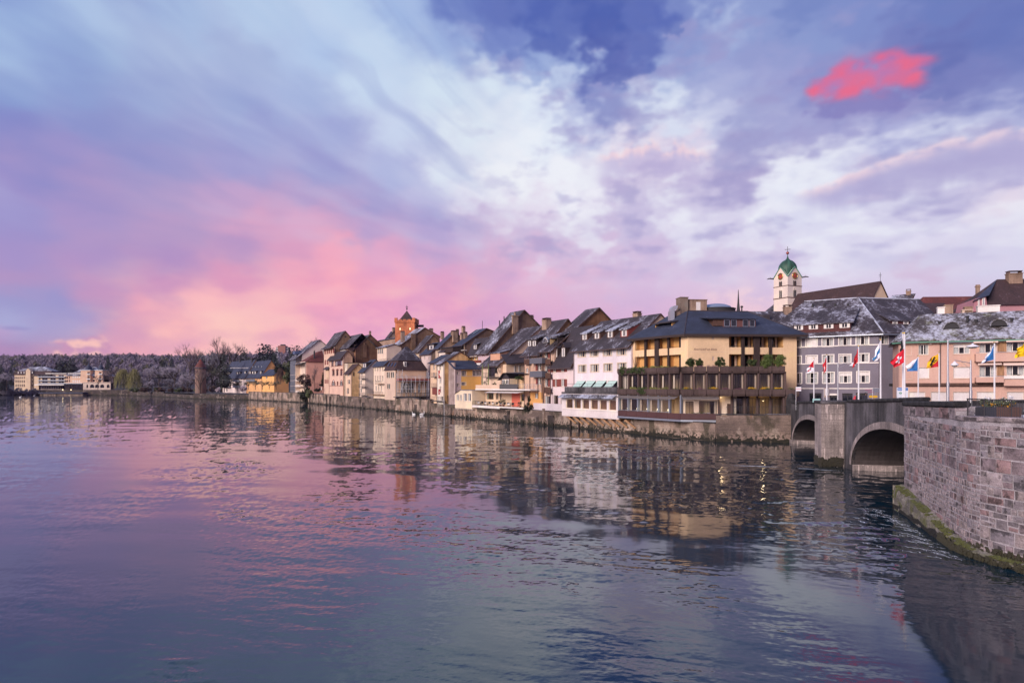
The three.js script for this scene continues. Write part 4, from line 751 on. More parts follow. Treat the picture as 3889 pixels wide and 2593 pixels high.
const du=q(638,245,692,160,-7.4),dy=du[3],dx0=du[0],dw=du[2]- du[0];
part('ventilation_duct',[toH(UR,box(dx0+.1,du[1]- 1,-7.4,dx0+dw*.9,dy-.9,-8.6)),...[0,1,2,3,4].map((i)=>{const a=i/5*Math.PI/2,b=(i+1)/5*Math.PI/2,cx=dx0+dw*1.0,cy=dy-.9,ro=1.3+.0,ri=.22,f=(an,r)=>[cx-Math.cos(an)*r*dw*.72/1.3*1.05 +(r<1?0:0),cy+Math.sin(an)*r*.72];return toH(UR,slab([f(a,ri),f(a,ro),f(b,ro),f(b,ri)],[],-7.4,-8.6));}),toH(UR,slab([[dx0+dw,dy-.72],[dx0+dw,dy+.04],[dx0+dw*1.55,dy+.06],[dx0+dw*1.35,dy-.6]],[],-7.4,-8.6))],M.galv,t);
const fl2=q(692,240,745,208,-8.0);part('roof_plinth',toH(UR,box(fl2[0],fl2[1]- 1,-8,fl2[2],fl2[3],-10)),M.chim,t);
const vp=at(1354,225,-8.0);part('vent_pipe',[toH(UR,bar([vp[0],vp[1]- 1,-8],[vp[0],vp[1]+ .9,-8],.12,8)),toH(UR,moved(lathe([[0,.3],[.22,.2],[.24,0],[0,0]],10),vp[0],vp[1]+ .85,-8))],M.dark,t);
}
const ball=(px,py,R0,label)=>{const p=HR.pt(z6(px,py),-.3),[X,Z]=HR.w(p[0],-.3),s=thing('clipped_shrub',label,'shrub',[X,base+yW[3],Z],0,'clipped round shrubs on the hotel terrace');part('foliage',moved(leafGeo(2600,R0,R0,R0,.1,px,{clumps:40,spread:.3}),0,R0*.9,0),leafMat(.06,.085,.025),s);part('stem',bar([0,-.2,0],[0,R0,0],.05,6),M.brownwood,s);};
ball(843,745,.72,'clipped round shrub on the terrace nearest the hotel corner');ball(928,742,.62,'clipped round shrub second from the hotel corner');ball(1140,738,.78,'largest clipped round shrub, below the small wall vents');ball(1455,738,.66,'clipped round shrub below the hotel loggias');
for(const[px,R0,label]of[[1610,1.25,'wide feathery green broom bush spilling over the hotel planters'],[1735,.95,'smaller feathery broom bush at the right end of the hotel planters']]){const p=HR.pt(z6(px,745),-.2),[X,Z]=HR.w(p[0],-.2),s=thing('broom_bush',label,'shrub',[X,base+yW[3],Z]);part('foliage',moved(leafGeo(5200,R0,R0*.85,.8,.05,px,{clumps:26,long:5,spread:.4}),0,.7,.15),leafMat(.13,.18,.045),s);part('stem',bar([0,-.3,0],[0,.8,0],.06,6),M.brownwood,s);}
{const p=HL.pt(z6(300,745),-.4),[X,Z]=HL.w(p[0],-.4),s=thing('bare_shrub','leafless shrub on the hotel terrace before the white house','shrub',[X,base+yW[3],Z]);const r=rng(3),g=[];for(let i=0;i<26;i++){const a=r()*6.28,e=[Math.cos(a)*(.4+r()*.8),1+r()*1.8,Math.sin(a)*.6];g.push(bar([0,0,0],e,.018,4,.004));}part('twigs',g,M.brownwood,s);}
}
riverWall('weathered concrete river wall under the hotel terrace beside the bridge',[.2,10.3],M.bank2,(x)=>3.7+.02*x,0,-.8,L2);
{
const t=thing('terrace_railing','dark bar railing on the concrete wall between hotel and bridge','railing',L2.pos(1.6,3.9,-.3),L2.turn);railing(t,[0,0,0],[8.2,.1,0],1.1,{post:2,gap:.14});
part('corner_pillar',[cbox(8.2,-3,.2,9.4,2.2,-1.1,.06),lathe([[.6,2.2],[.62,2.3],[.5,2.75],[.25,3.0],[0,3.05]],12).translate(8.8,0,-.45)],M.concrete,t);
}
// ---------------------------------------------------------------- the far bank at the right: grey house, painted house, apricot house, church and the roofs behind
const wpt=(z,d)=>world3(z,d);
function thingW(name,label,cat,at,group){
const t=thing(name,label,cat,at,0,group);
t.put=(nm,polys,mat,parent=t)=>{const g=polys instanceof THREE.BufferGeometry?polys.clone():soup(polys);g.translate(-at[0],-at[1],-at[2]);return part(nm,g,mat,parent);};
return t;
}
{
const G=new Frame(54.8,-102,.807,.59,4.0),t=thing('grey_house','large grey rendered house with white string courses and red dormers behind the bridge','house',G.pos(0,0,0),G.turn);
const G2=new Frame(54.8,-102,.985,-.17,4.0),R=(g)=>{const c=g.clone();c.rotateY(G2.turn-G.turn);return c;};
const grey=plaster(.185,.175,.225),wl=17.5,ye=G.pt(z7(1110,866))[1],wr=12;
const rows=[],add=(a,b,o={})=>rows.push([G.rect(z7(...a),z7(...b)),o]);
add([505,992],[602,918],{blind:.95,blindOut:.1});add([652,988],[750,910]);add([803,980],[906,902]);add([960,972],[1068,892]);
add([508,1142],[605,1070],{blind:.93});add([655,1138],[753,1063]);add([805,1135],[908,1058],{blind:.2});add([968,1128],[1070,1053]);
add([510,1320],[607,1225],{ny:2});add([657,1318],[757,1222],{ny:2});add([808,1315],[912,1220],{blind:.35});add([966,1313],[1074,1215],{blind:.35});
add([400,999],[458,926]);add([400,1146],[460,1074]);add([400,1322],[463,1228]);
const shops=[[[535,1506],[645,1408]],[[718,1506],[790,1430]],[[832,1506],[925,1410]],[[962,1506],[1060,1408]]].map(([a,b])=>G.rect(z7(...a),z7(...b)));
part('front_wall',slab([[-wl,0],[0,0],[0,ye],[-wl,ye]],[...rows.map((q)=>q[0]),...shops],0,-.35),grey,t);
for(const[r,o]of rows)win(t,r,{nx:3,trim:.13,trimMat:M.white,sillMat:M.white,f:.06,curtain:.3,...o});
shops.forEach((r,i)=>{const g=part('shop_front',[box(r[0],r[1],-.2,r[0]+ .08,r[3],-.3),box(r[2]- .08,r[1],-.2,r[2],r[3],-.3),box((r[0]+ r[2])/2-.05,r[1],-.2,(r[0]+ r[2])/2+.05,r[3],-.3),box(r[0],r[3]- .3,-.2,r[2],r[3],-.3)],M.dark,t);part('pane',box(r[0]+ .08,r[1],-.24,r[2]- .08,r[3]- .3,-.27),M.darkglass,g);if(i===1)part('shop_sign',box(r[0],r[3]+ .02,.08,r[2],r[3]+ .32,.004),M.white,g);});
for(const[a,b]of[[998,970],[1143,1133],[1370,1367]]){const y=G.pt(z7(1150,b))[1];part('string_course',cbox(-wl,y-.08,.07,.06,y+.08,-.05,.02),M.white,t);}
const r2=[[[1188,965],[1245,893]],[[1315,965],[1375,895]]].map(([a,b])=>G2.rect(z7(...a),z7(...b)));
part('right_wall',R(slab([[0,0],[wr,0],[wr,ye],[0,ye]],r2,0,-.35)),grey,t);
for(const r of r2){const g=new THREE.Group();g.name='window';g.rotation.y=G2.turn-G.turn;t.add(g);const w=win(g,r,{nx:2,trim:.12,trimMat:M.white,sillMat:M.white});w.name='frame';for(const c of[...w.children])g.add(c);}
part('downpipe',R(bar([.25,0,.1],[.25,ye,.1],.07,6)),M.gutter,t);
const at=(zz,z)=>{const q=G.pt(zz,z);return[q[0],q[1],z];},ov=.7,rg=at(z7(975,548),-7.5),rl=at(z7(490,592),-7.5),q2=G2.pt(z8(355,348),-8),w2=G2.w(q2[0],-8),l2=G.l(...w2),far=G2.w(wr+.5,ov),lf=G.l(...far);
const eL=[-wl,ye,ov],eC=[.75,ye,ov],eR=[lf[0],ye,lf[1]],rr=[l2[0],rg[1],l2[1]],bk=[-wl,ye,-15],b2=[lf[0],ye,lf[1]- 14],dn=(p)=>[p[0],p[1]- .28,p[2]],rl2=[Math.max(rl[0],-wl),rg[1],-7.5];
part('roof',soup([[eL,eC,rg,rl2],[dn(eC),dn(eL),eL].length?[dn(eL),dn(eC),eC,eL]:[]]),RF.snow,t);
part('roof',soup([[eC,eR,rr,rg],[dn(eC),dn(eR),eR,eC],[eL,rl2,bk],[bk,rl2,rg,rr,b2],[eR,b2,rr],[dn(eL),bk,b2,dn(eR),dn(eC)]]),RF.dust,t);
part('hip_ridge',[bar(eC,rg,.12,6),bar(rg,rr,.12,6),bar(rg,rl2,.12,6)],RF.deep,t);
part('gutter',[beam(dn(eL),dn(eC),.16,.14),beam(dn(eC),dn(eR),.16,.14)],M.zinc,t);
const red=std({color:C(.13,.035,.035),roughness:.8,map:woodT}),dz=.1,D=G.rect(z7(392,856),z7(905,765),dz);
const wnd=[[[398,846],[478,800]],[[530,840],[613,788]],[[665,835],[752,780]],[[806,825],[900,768]]].map(([a,b])=>G.rect(z7(...a),z7(...b),dz)).map(([a,b,c,d])=>[a,D[1]+ .3,c,D[3]- .15]);
dormer(t,G,D,dz,{wall:red,roof:RF.snow,wins:wnd,deep:4.6,rise:2.4,over:.5});
const d2=G2.rect(z7(1278,818),z7(1440,752),-1.2);{const g=new THREE.Group();g.name='dormer';g.rotation.y=G2.turn-G.turn;t.add(g);const q=dormer(g,G2,d2,-1.2,{wall:red,roof:RF.dust,wins:[[[1283,812],[1330,760]],[[1382,812],[1428,760]]].map(([a,b])=>G2.rect(z7(...a),z7(...b),-1.2)),deep:3.4,rise:1.6,over:.6});q.name='dormer_wall';for(const c of[...q.children])g.add(c);}
for(const x of[570,672,772,888]){const p=at(z7(x,600),-6.3);part('roof_vent',moved(lathe([[.18,-.5],[.18,0],[.1,.1],[0,.1]],8),p[0],p[1]- .1,-5.9),M.dark,t);}
}
{
const G=new Frame(0,-103.5,1,0,4.0),r=G.rect(z7(1152,1560),z7(1345,972)),[x0,,x1,y1]=r,o=G.at((x0+x1)/2,0),dx=-(x0+x1)/2;
const t=thing('painted_house','narrow pale lilac house with an orange wall painting beside the grey house','house',o.pos(0,0,0),0),wr=[[[1240,1135],[1297,1052]],[[1240,1310],[1297,1217]]].map(([a,b])=>G.rect(z7(...a),z7(...b))).map((q)=>[q[0]+ dx,q[1],q[2]+ dx,q[3]]),door=G.rect(z7(1195,1545),z7(1265,1378)).map((v,i)=>(i%2?v:v+dx));
part('front_wall',slab([[x0+dx,0],[x1+dx,0],[x1+dx,y1],[x0+dx,y1]],[...wr,door],0,-.3),plaster(.60,.58,.68),t);
part('side_wall',[box(x0+dx,0,-.3,x0+dx+.3,y1,-7),box(x1+dx-.3,0,-.3,x1+dx,y1,-7),box(x0+dx,0,-7,x1+dx,y1,-7.3)],plaster(.60,.58,.68),t);
part('roof',box(x0+dx-.1,y1+.003,.15,x1+dx+.1,y1+.22,-7.4),M.concrete,t);
for(const q of wr)win(t,q,{nx:2,trim:.1,trimMat:M.white,blind:q===wr[0]?.96:.3});
part('door_recess',box(door[0]- .2,door[1],-1.4,door[2]+ .2,door[3]+ .2,-1.5),M.dark,t);
const c=G.rect(z7(1185,1345),z7(1345,1322)).map((v,i)=>(i%2?v:v+dx));part('canopy',[box(c[0],c[1],1.2,c[2],c[3],.005),box(c[0]- .1,c[1]- .6,.9,c[2],c[1]- .1,.6)],M.concrete,t);
const m=G.rect(z7(1162,1318),z7(1236,1146)),mw=m[2]- m[0],mh=m[3]- m[1],rp=rng(4),warm=[[.75,.22,.04],[.7,.08,.04],[.8,.42,.06],[.55,.1,.2]].map(([a,b,c2])=>std({color:C(a,b,c2),map:plasterT}));
const ol=[];for(let i=0;i<=12;i++)ol.push([m[0]+ dx+mw*(.55+.45*Math.sin(i*.9+.4)*(i<12?1:0)),m[1]+ mh*i/12]);const wp=part('wall_painting',slab([[m[0]+ dx,m[1]],...ol.map(([x,y])=>[Math.max(x,m[0]+ dx+.2),y]),[m[0]+ dx,m[3]]],[],.012,.004),warm[0],t);
for(let i=0;i<14;i++){const cx=m[0]+ dx+mw*(.15+.4*rp()),cy=m[1]+ mh*(.08+.84*rp()),R=.12+.3*rp(),p=[];for(let k=0;k<9;k++)p.push([cx+Math.cos(k*.7)*R*(.6+.6*rp()),cy+Math.sin(k*.7)*R*1.4*(.6+.6*rp())]);part('painted_shape',slab(p,[],.02+i*.002,.013),warm[1+i%3],wp);}
}
{
const A=new Frame(51.9,-89.65,.9,.43,4.6),t=thing('apricot_house','apricot rendered apartment house with snowy mossy roof and white shutters behind the flags','apartment house',A.pos(0,0,0),A.turn);
const wall=plaster(.60,.40,.33),ye=A.pt(z8(550,714))[1],len=19,rect=(a,b,c,d,z)=>A.rect(z8(a,b),z8(c,d),z??0);
const wl=[[rect(215,855,275,758),{nx:2}],[rect(345,850,437,756),{nx:2}],[rect(670,842,822,752),{nx:3,blind:.33}],[rect(912,835,1070,746),{nx:3}],[rect(1165,822,1330,730),{nx:3}],
[rect(208,1075,280,972),{blind:.97,nx:1}],[rect(345,1070,442,970),{blind:.94,nx:1}],[rect(670,1068,830,965),{blind:.97,nx:1}],[rect(912,1060,1070,955),{nx:3}],[rect(1165,1045,1330,950),{nx:3}],
...[[255,405],[460,612],[668,830],[888,1048],[1170,1325]].map(([a,b])=>[rect(a,1330,b,1198),{blind:.985,nx:1,sill:false,curtain:0}])];
part('front_wall',slab([[0,0],[len,0],[len,ye],[0,ye]],wl.map((q)=>q[0]),0,-.35),wall,t);
for(const[r,o]of wl)win(t,r,{frame:M.white,trim:.07,trimMat:plaster(.62,.5,.42),curtain:.3,f:.06,...o});
const cr=[];for(let i=0;i<=6;i++){const a=Math.PI/2*i/6;cr.push([-.9*Math.sin(a),-.9*(1-Math.cos(a))]);}
part('corner_wall',soup(cr.slice(1).map((p,i)=>[[p[0],0,p[1]],[cr[i][0],0,cr[i][1]],[cr[i][0],ye,cr[i][1]],[p[0],ye,p[1]]])),wall,t);
part('side_wall',[box(-.9,0,-.9,-.6,ye,-11),box(-.9,0,-11.3,len,ye,-11),box(len-.3,0,-.35,len,ye,-11)],wall,t);
const band=rect(150,1142,1150,1113);part('cornice',cbox(-.2,band[1],.35,A.pt(z8(1155,1125))[0],band[3],-.02,.05),M.brownwood,t);
const up=(zz,z)=>{const q=A.pt(zz,z);return[q[0],q[1],z];},ov=.7,yr=up(z8(900,455),-4.2)[1],rl=up(z8(350,482),-4.2),a0=[-1.6,ye,-1.0],a1=[-.5,ye,ov],b=[len+.5,ye,ov],rr=[len+.5,yr,-4.2],bl=[-1.6,ye,-10.5],br=[len+.5,ye,-11],r2=[rl[0],yr,-6.5],r3=[len+.5,yr,-6.5],r1=[rl[0],yr,-4.2],dn=(p)=>[p[0],p[1]- .25,p[2]];
part('roof',soup([[a1,b,rr,r1],[a0,a1,r1],[bl,a0,r1,r2],[br,bl,r2,r3],[r1,rr,r3,r2],[rr,b,br,r3],[dn(a0),dn(a1),a1,a0],[dn(a1),dn(b),b,a1],[dn(bl),dn(br),dn(b),dn(a1),dn(a0)]]),RF.mossy,t);
part('gutter',[beam(dn(a0),dn(a1),.16,.14),beam(dn(a1),dn(b),.16,.14)],M.copper,t);
part('soffit_board',box(-.6,ye-.42,.5,len,ye-.27,-.1),M.trim,t);
for(const[x,y]of[[645,590],[1083,565]]){
const q=up(z8(x,y+18),-1.6),n=10,ar=[];for(let i=0;i<=n;i++){const a=Math.PI*(1-i/n);ar.push([q[0]+ Math.cos(a)*.85,q[1]+ Math.sin(a)*.75]);}
const e=part('eyebrow_dormer',slab(ar,[],-1.0,-3.0),M.dark,t);part('hood',slab([...ar.map(([u,v])=>[q[0]+(u-q[0])*1.16,q[1]+(v-q[1])*1.16]),...ar.slice().reverse()],[],-.85,-3.0),RF.mossy,e);
}
for(const[x,y]of[[535,550],[797,500],[875,535],[1207,520]]){const q=up(z8(x,y),-2.6);part('roof_vent',moved(lathe([[.16,-.6],[.16,0],[.24,.02],[.2,.16],[0,.18]],8),q[0],q[1],-2.3),M.dark,t);}
const bal=(a,b,c,d,z)=>{const r=rect(a,b,c,d,z);part('balcony',[cbox(r[0],r[1],z,Math.min(r[2],len),r[3],z-.14,.03),box(r[0],r[1]+ .0,z-.14,Math.min(r[2],len),r[1]+ .16,.003),box(r[0],r[1],z-.14,r[0]+ .12,r[3],.003)],wall,t);part('handrail',bar([r[0],r[3]+ .16,z-.05],[Math.min(r[2],len),r[3]+ .16,z-.05],.035,6),M.galv,t);return r;};
bal(878,918,1330,835,1.1);bal(880,1110,1140,1062,1.1);
{const r=rect(1140,1075,1330,1045,1.1);const fb=part('flower_box',cbox(r[0],r[1],1.1,Math.min(r[2],len),r[3],.7,.03),M.white,t);part('plants',moved(leafGeo(160,.8,.2,.15,.06,8),r[0]+ 1.2,r[3]+ .1,.9),leafMat(.06,.09,.04),fb);const r2=rect(1140,1140,1330,1076,.9);part('loggia_front',box(r2[0],r2[1],.9,len,r2[3],.75),wall,t);}
for(const[a,b,c,d]of[[855,742,1085,716],[1160,732,1330,708],[898,946,1120,925],[1135,950,1330,920]]){const r=rect(a,b,c,d,.8),x1=Math.min(r[2],len);part('awning',[soup([[[r[0],r[3]- .1,.8],[x1,r[3]- .1,.8],[x1,r[3]+ .25,.02],[r[0],r[3]+ .25,.02]]]),box(r[0],r[1],.82,x1,r[3]- .1,.79)],std({color:C(.72,.55,.47),side:THREE.DoubleSide,roughness:.9}),t);}
for(const[a,b]of[[1080,1160]]){const r=rect(a,830,b,735),r2=rect(a-5,1050,b-20,950);for(const q of[r,r2])part('timber_panel',box(q[0],q[1],.06,q[2],q[3],.003),M.palewood,t);}
part('downpipe',(()=>{const q=A.pt(z8(545,900));return bar([q[0],band[3],.1],[q[0],ye,.1],.07,6);})(),M.gutter,t);
{const q=A.pt(z8(458,742),.3);part('camera_dome',moved(lathe([[0,-.2],[.14,-.14],[.18,0],[.18,.15],[0,.17]],10),q[0],q[1],.2),M.white,t);}
for(const[a,b,c,d,m]of[[515,470,580,416,M.white],[580,470,658,394,M.chim],[742,458,840,440,M.trim],[765,440,838,412,M.chim],[885,445,1090,398,M.white]]){const r=rect(a,b,c,d,-6);part('chimney',[box(r[0],yr-.5,-5.2,r[2],r[3],-6.4),box(r[0]- .06,r[3]+ .002,-5.1,r[2]+ .06,r[3]+ .1,-6.5)],m,t);}
}
{
const D=195,T=new Frame(0,-D,1,0,6),c=T.pt(z7(386,600)),Lw=T.pt(z7(263,600)),Rw=T.pt(z7(502,600));
const s=(Rw[0]- Lw[0])/Math.SQRT2,th=-Math.PI/4-.38,t=thing('church_tower','white church tower with green copper dome, red clocks and a cross','church tower',T.pos(c[0],0,-s*.7),th);
const h=s/2,Y=(y)=>T.pt(z7(386,y))[1],yE=Y(352),yG=Y(290),white=plaster(.74,.66,.60),dark=std({color:C(.16,.10,.08)});
part('shaft',box(-h,0,h,h,yE,-h),white,t);
part('string_course',[cbox(-h-.12,Y(436),h+.12,h+.12,Y(430),-h-.12,.03),cbox(-h-.12,Y(545),h+.12,h+.12,Y(537),-h-.12,.03)],dark,t);
const faceG=(g,k)=>{const q=g.clone();q.rotateY(k*Math.PI/2);return q;};
for(let k=0;k<4;k++){
const gab=slab([[-h,yE],[h,yE],[.62,yG+.4],[.0,yG+.95],[-.62,yG+.4]],[],h,h-.3);
part('clock_gable',faceG(gab,k),white,t);
const vb=[beam([-h-.05,yE,h+.1],[-.6,yG+.45,h+.1],.25,.14),beam([-.6,yG+.45,h+.1],[0,yG+1.0,h+.1],.25,.14),beam([h+.05,yE,h+.1],[.6,yG+.45,h+.1],.25,.14),beam([.6,yG+.45,h+.1],[0,yG+1.0,h+.1],.25,.14)];part('gable_edge',vb.map((g)=>faceG(g,k)),M.copper,t);
const cy=Y(342),cr=.98,disc=new THREE.CylinderGeometry(cr,cr,.1,28);disc.rotateX(Math.PI/2);disc.translate(0,cy,h+.05);
const clk=part('clock',faceG(flat(disc),k),std({color:C(.42,.05,.03),roughness:.6}),t),ring=new THREE.TorusGeometry(cr*.94,.09,6,32),marks=[];ring.translate(0,cy,h+.11);
for(let i=0;i<12;i++){const a=i/12*6.283,b=box(-.06,.66,.12,.06,.86,.06);b.rotateZ(a);b.translate(0,cy,h+.02);marks.push(b);}
const face=new THREE.RingGeometry(.6,.95,28);face.translate(0,cy,h+.106);part('dial',faceG(flat(face),k),std({color:C(.06,.035,.03)}),clk);
part('numerals',[flat(ring),...marks].map((g)=>faceG(g,k)),M.gold,clk);
part('hands',[beam([0,cy,h+.16],[.1,cy+.8,h+.16],.07,.03),beam([0,cy,h+.18],[-.4,cy-.3,h+.18],.09,.03)].map((g)=>faceG(g,k)),M.gold,clk);
const ow=(x,y0,y1,w)=>{const g=[box(x-w,y0,h+.05,x+w,y1-w,h-.1)];const d=new THREE.CylinderGeometry(w,w,.15,12);d.rotateX(Math.PI/2);d.translate(x,y1-w,h-.025);return[...g,flat(d)];};
const belfry=[...ow(-.33,Y(430),Y(386),.22),...ow(.33,Y(430),Y(386),.22)];part('belfry_opening',belfry.map((g)=>faceG(g,k)),M.dark,t);part('mullion',[box(-.09,Y(430),h+.09,.09,Y(392),h)].map((g)=>faceG(g,k)),dark,t);
const lower=[...ow(-.28,Y(537),Y(470),.2),...ow(.28,Y(537),Y(470),.2)];const wn=part('belfry_window',lower.map((g)=>faceG(g,k)),k===1?M.dark:M.dark,t);
const hood=[];for(let i=0;i<=12;i++){const a=Math.PI*i/12;hood.push([Math.cos(a)*.62,Y(478)+ Math.sin(a)*1.0]);}part('arch_trim',faceG(slab([...hood,...hood.slice().reverse().map(([x,y])=>[x*.78,Y(478)+(y-Y(478))*.82])],[],h+.1,h),k),white,wn);
}
const yT=Y(150),prof=[[h*1.36,yE-.1],[h*1.16,yE+1.0],[h*1.04,yE+2.2],[h*.99,Y(275)],[h*.95,Y(255)],[h*.86,Y(232)],[h*.7,Y(212)],[h*.5,Y(196)],[h*.26,Y(186)],[h*.12,Y(172)],[.12,yT],[.05,Y(128)],[0,Y(127)]];
const dome=new THREE.LatheGeometry(prof.map(([r,y])=>new THREE.Vector2(r,y)),40),dp=dome.attributes.position;
for(let i=0;i<dp.count;i++){const x=dp.getX(i),z=dp.getZ(i),y=dp.getY(i),a=Math.atan2(z,x),r=Math.hypot(x,z),sq=1/Math.max(Math.abs(Math.cos(a)),Math.abs(Math.sin(a))),k=sm(yE+3.6,yE,y),low=1-.28*(1 -(sq-1)/.414)*sm(yE+3.2,yE+.6,y);const q=low*(1+.012*Math.cos(a*20));dp.setX(i,x*q*lerp(1,.985,k));dp.setZ(i,z*q*lerp(1,.985,k));}
dome.computeVertexNormals();
const copT=tex(256,256,1,1,(u,v)=>{const p=Math.floor(u*40),b=pf(u,v,12,4,4,201),f=hash2(p,7);const k=.75+.4*(b-.5)+ .25*(f-.5);return[k,k,k];});
copT.repeat.set(1,1);part('dome',flat(dome),std({color:C(.06,.17,.11),map:copT,roughness:.55,metalness:.2}),t);
part('ball',moved(flat(new THREE.SphereGeometry(.42,14,10)),0,Y(121),0),std({color:C(.35,.08,.06),roughness:.4,metalness:.4}),t);
const yc=Y(62),cross=[box(-.07,Y(112),.07,.07,yc,-.07),box(-.75,Y(90),.06,.75,Y(86),-.06)];part('cross',cross.map((g)=>{const q=g.clone();q.rotateY(Math.PI/4);return q;}),M.iron,t);
for(const[x,z]of[[1,-1],[-1,1]])part('gargoyle',[bar([x*h,yE,z*h],[x*(h+.9),yE+.15,z*(h+.9)],.22,6,.16),bar([x*(h+.9),yE+.15,z*(h+.9)],[x*(h+1.35),yE-.05,z*(h+1.35)],.2,6,.06),bar([x*(h+.6),yE+.2,z*(h+.6)],[x*(h+.7),yE+.6,z*(h+.7)],.08,5,.02)],M.iron,t);
const A=wpt(z7(530,497),190),Bq=wpt(z7(1175,400),170),yR=(A[1]+ Bq[1])/2,N=new Frame(Bq[0],Bq[2],Bq[0]- A[0],Bq[2]- A[2],6),len=Math.hypot(Bq[0]- A[0],Bq[2]- A[2])+ 4;
const n=thing('church_nave','long steep brown church roof beside the white tower','church',N.pos(0,0,0),N.turn),hw=6.2,hy=yR-6,ey=hy-9.2;
part('wall',[box(-len,0,hw,-.4,ey+.3,hw-.4),box(-len,0,-hw,-.4,ey+.3,-hw+.4),prism([[hw,0],[hw,ey],[0,hy-.3],[-hw,ey],[-hw,0]],-.4,0),prism([[hw,0],[hw,ey],[0,hy-.3],[-hw,ey],[-hw,0]],-len,-len+.4)],plaster(.70,.54,.38),n);
part('roof',prism([[hw+.5,ey-.8],[0,hy-.2],[-hw-.5,ey-.8],[-hw-.5,ey-.55],[0,hy+.05],[hw+.5,ey-.55]],-len,.25),RF.brown,n);
part('finial',[bar([0,hy,0],[0,hy+2.2,0],.05,5),bar([-.4,hy+1.6,0],[.4,hy+1.6,0],.04,5),bar([-.3,hy+1.2,0],[.3,hy+1.2,0],.04,5)],M.iron,n);
}
function backRoof(name,label,o){
const c0=world3(o.r[1],o.d),F=new Frame(c0[0],-o.d,o.u?.[0]??1,o.u?.[1]??0,4),q=(zz,z)=>{const p=F.pt(zz,z);return[p[0],p[1],z];},h=o.half??5;
const r0=q(o.r[0],0),r1=q(o.r[1],0),yr=(r0[1]+ r1[1])/2,e0=q(o.e[0],h),e1=q(o.e[1],h),ye=(e0[1]+ e1[1])/2,mid=(r0[0]+ r1[0])/2,P=F.at(mid,0);
const t=thing(name,label,o.cat??'house',P.pos(0,0,0),P.turn),m=([x,y,z])=>[x-mid,y,z];
const a=m([e0[0],ye,h]),b=m([e1[0],ye,h]),c=m([r1[0],yr,0]),d=m([r0[0],yr,0]),a2=m([e0[0],ye,-h]),b2=m([e1[0],ye,-h]);
part('roof',soup([[a,b,c,d],[b2,a2,d,c],...(o.open?[]:[[a2,a,d],[b,b2,c]])]),o.roof??RF.dust,t);
if(o.open)part('gable_wall',soup([[a,d,a2],[b,b2,c]].map((f)=>f.map(([x,y,z])=>[x +(x<0?.2:-.2),y-.1,z*.98]))),o.wall??M.chim,t);
part('wall',box(a[0]+ .3,0,h-.4,b[0]- .3,ye+.1,-h+.4),o.wall??plaster(.6,.5,.4),t);
if(o.more)o.more(t,(zz,z)=>m(q(zz,z)),F);return t;
}
backRoof('tiled_house','snow dusted tile roof with a chimney between the hotel and the church tower',{d:128,r:[z7(-30,690),z7(455,650)],e:[z7(-60,830),z7(400,830)],half:4.5,roof:RF.snow,more:(t,q)=>{const p=q(z7(327,690),0),k=q(z7(327,640),0);chimney(t,p[0],.4,p[1]- 1.5,k[1],1.3,1.0);const c=q(z7(80,700),1.5);part('dormer',prism([[2.6,c[1]- 1.2],[-.5,c[1]- 1.2],[-.5,c[1]+ .5],[2.6,c[1]- .1]],c[0]- 1.6,c[0]+ 1.6),RF.dust,t);}});
backRoof('slate_house','small grey roof with a finial left of the white church tower',{d:205,r:[z7(212,608),z7(262,606)],e:[z7(180,680),z7(300,680)],half:4,roof:RF.dust,more:(t,q)=>{const p=q(z7(213,608),0);part('finial',bar(p,[p[0],p[1]+ 2.2,p[2]],.05,5),M.iron,t);}});
backRoof('gabled_house','small cream gabled house above the grey house roof',{d:150,u:[.8,.6],r:[z8(100,318),z8(318,258)],e:[z8(60,370),z8(245,352)],half:2.6,roof:RF.snow,open:true,wall:plaster(.72,.52,.38),more:(t,q)=>{const p=q(z8(250,275),0);chimney(t,p[0],0,p[1]- 1.5,p[1]+ .3,.9,.7);}});
backRoof('red_roofed_house','long red tiled roof behind the apricot house',{d:140,u:[1,.08],r:[z8(385,318),z8(905,300)],e:[z8(380,440),z8(900,450)],half:5,roof:RF.red,more:(t,q)=>{const p=q(z8(895,290),0);part('chimney',[box(p[0]- .3,p[1]- 1,.3,p[0]+ .3,p[1]+ 2.0,-.3),box(p[0]- .4,p[1]+ 1.5,.4,p[0]+ .4,p[1]+ 1.7,-.4)],M.chim,t);}});
backRoof('brown_roofed_house','small dark brown roof in front of the long red roof',{d:128,r:[z8(330,375),z8(590,362)],e:[z8(330,460),z8(590,460)],half:3.5,roof:RF.brown});
backRoof('turret_house','pointed red dormer roof on the old house behind the apricot house',{d:125,r:[z8(824,318),z8(826,316)],e:[z8(735,425),z8(850,425)],half:3,roof:RF.red});
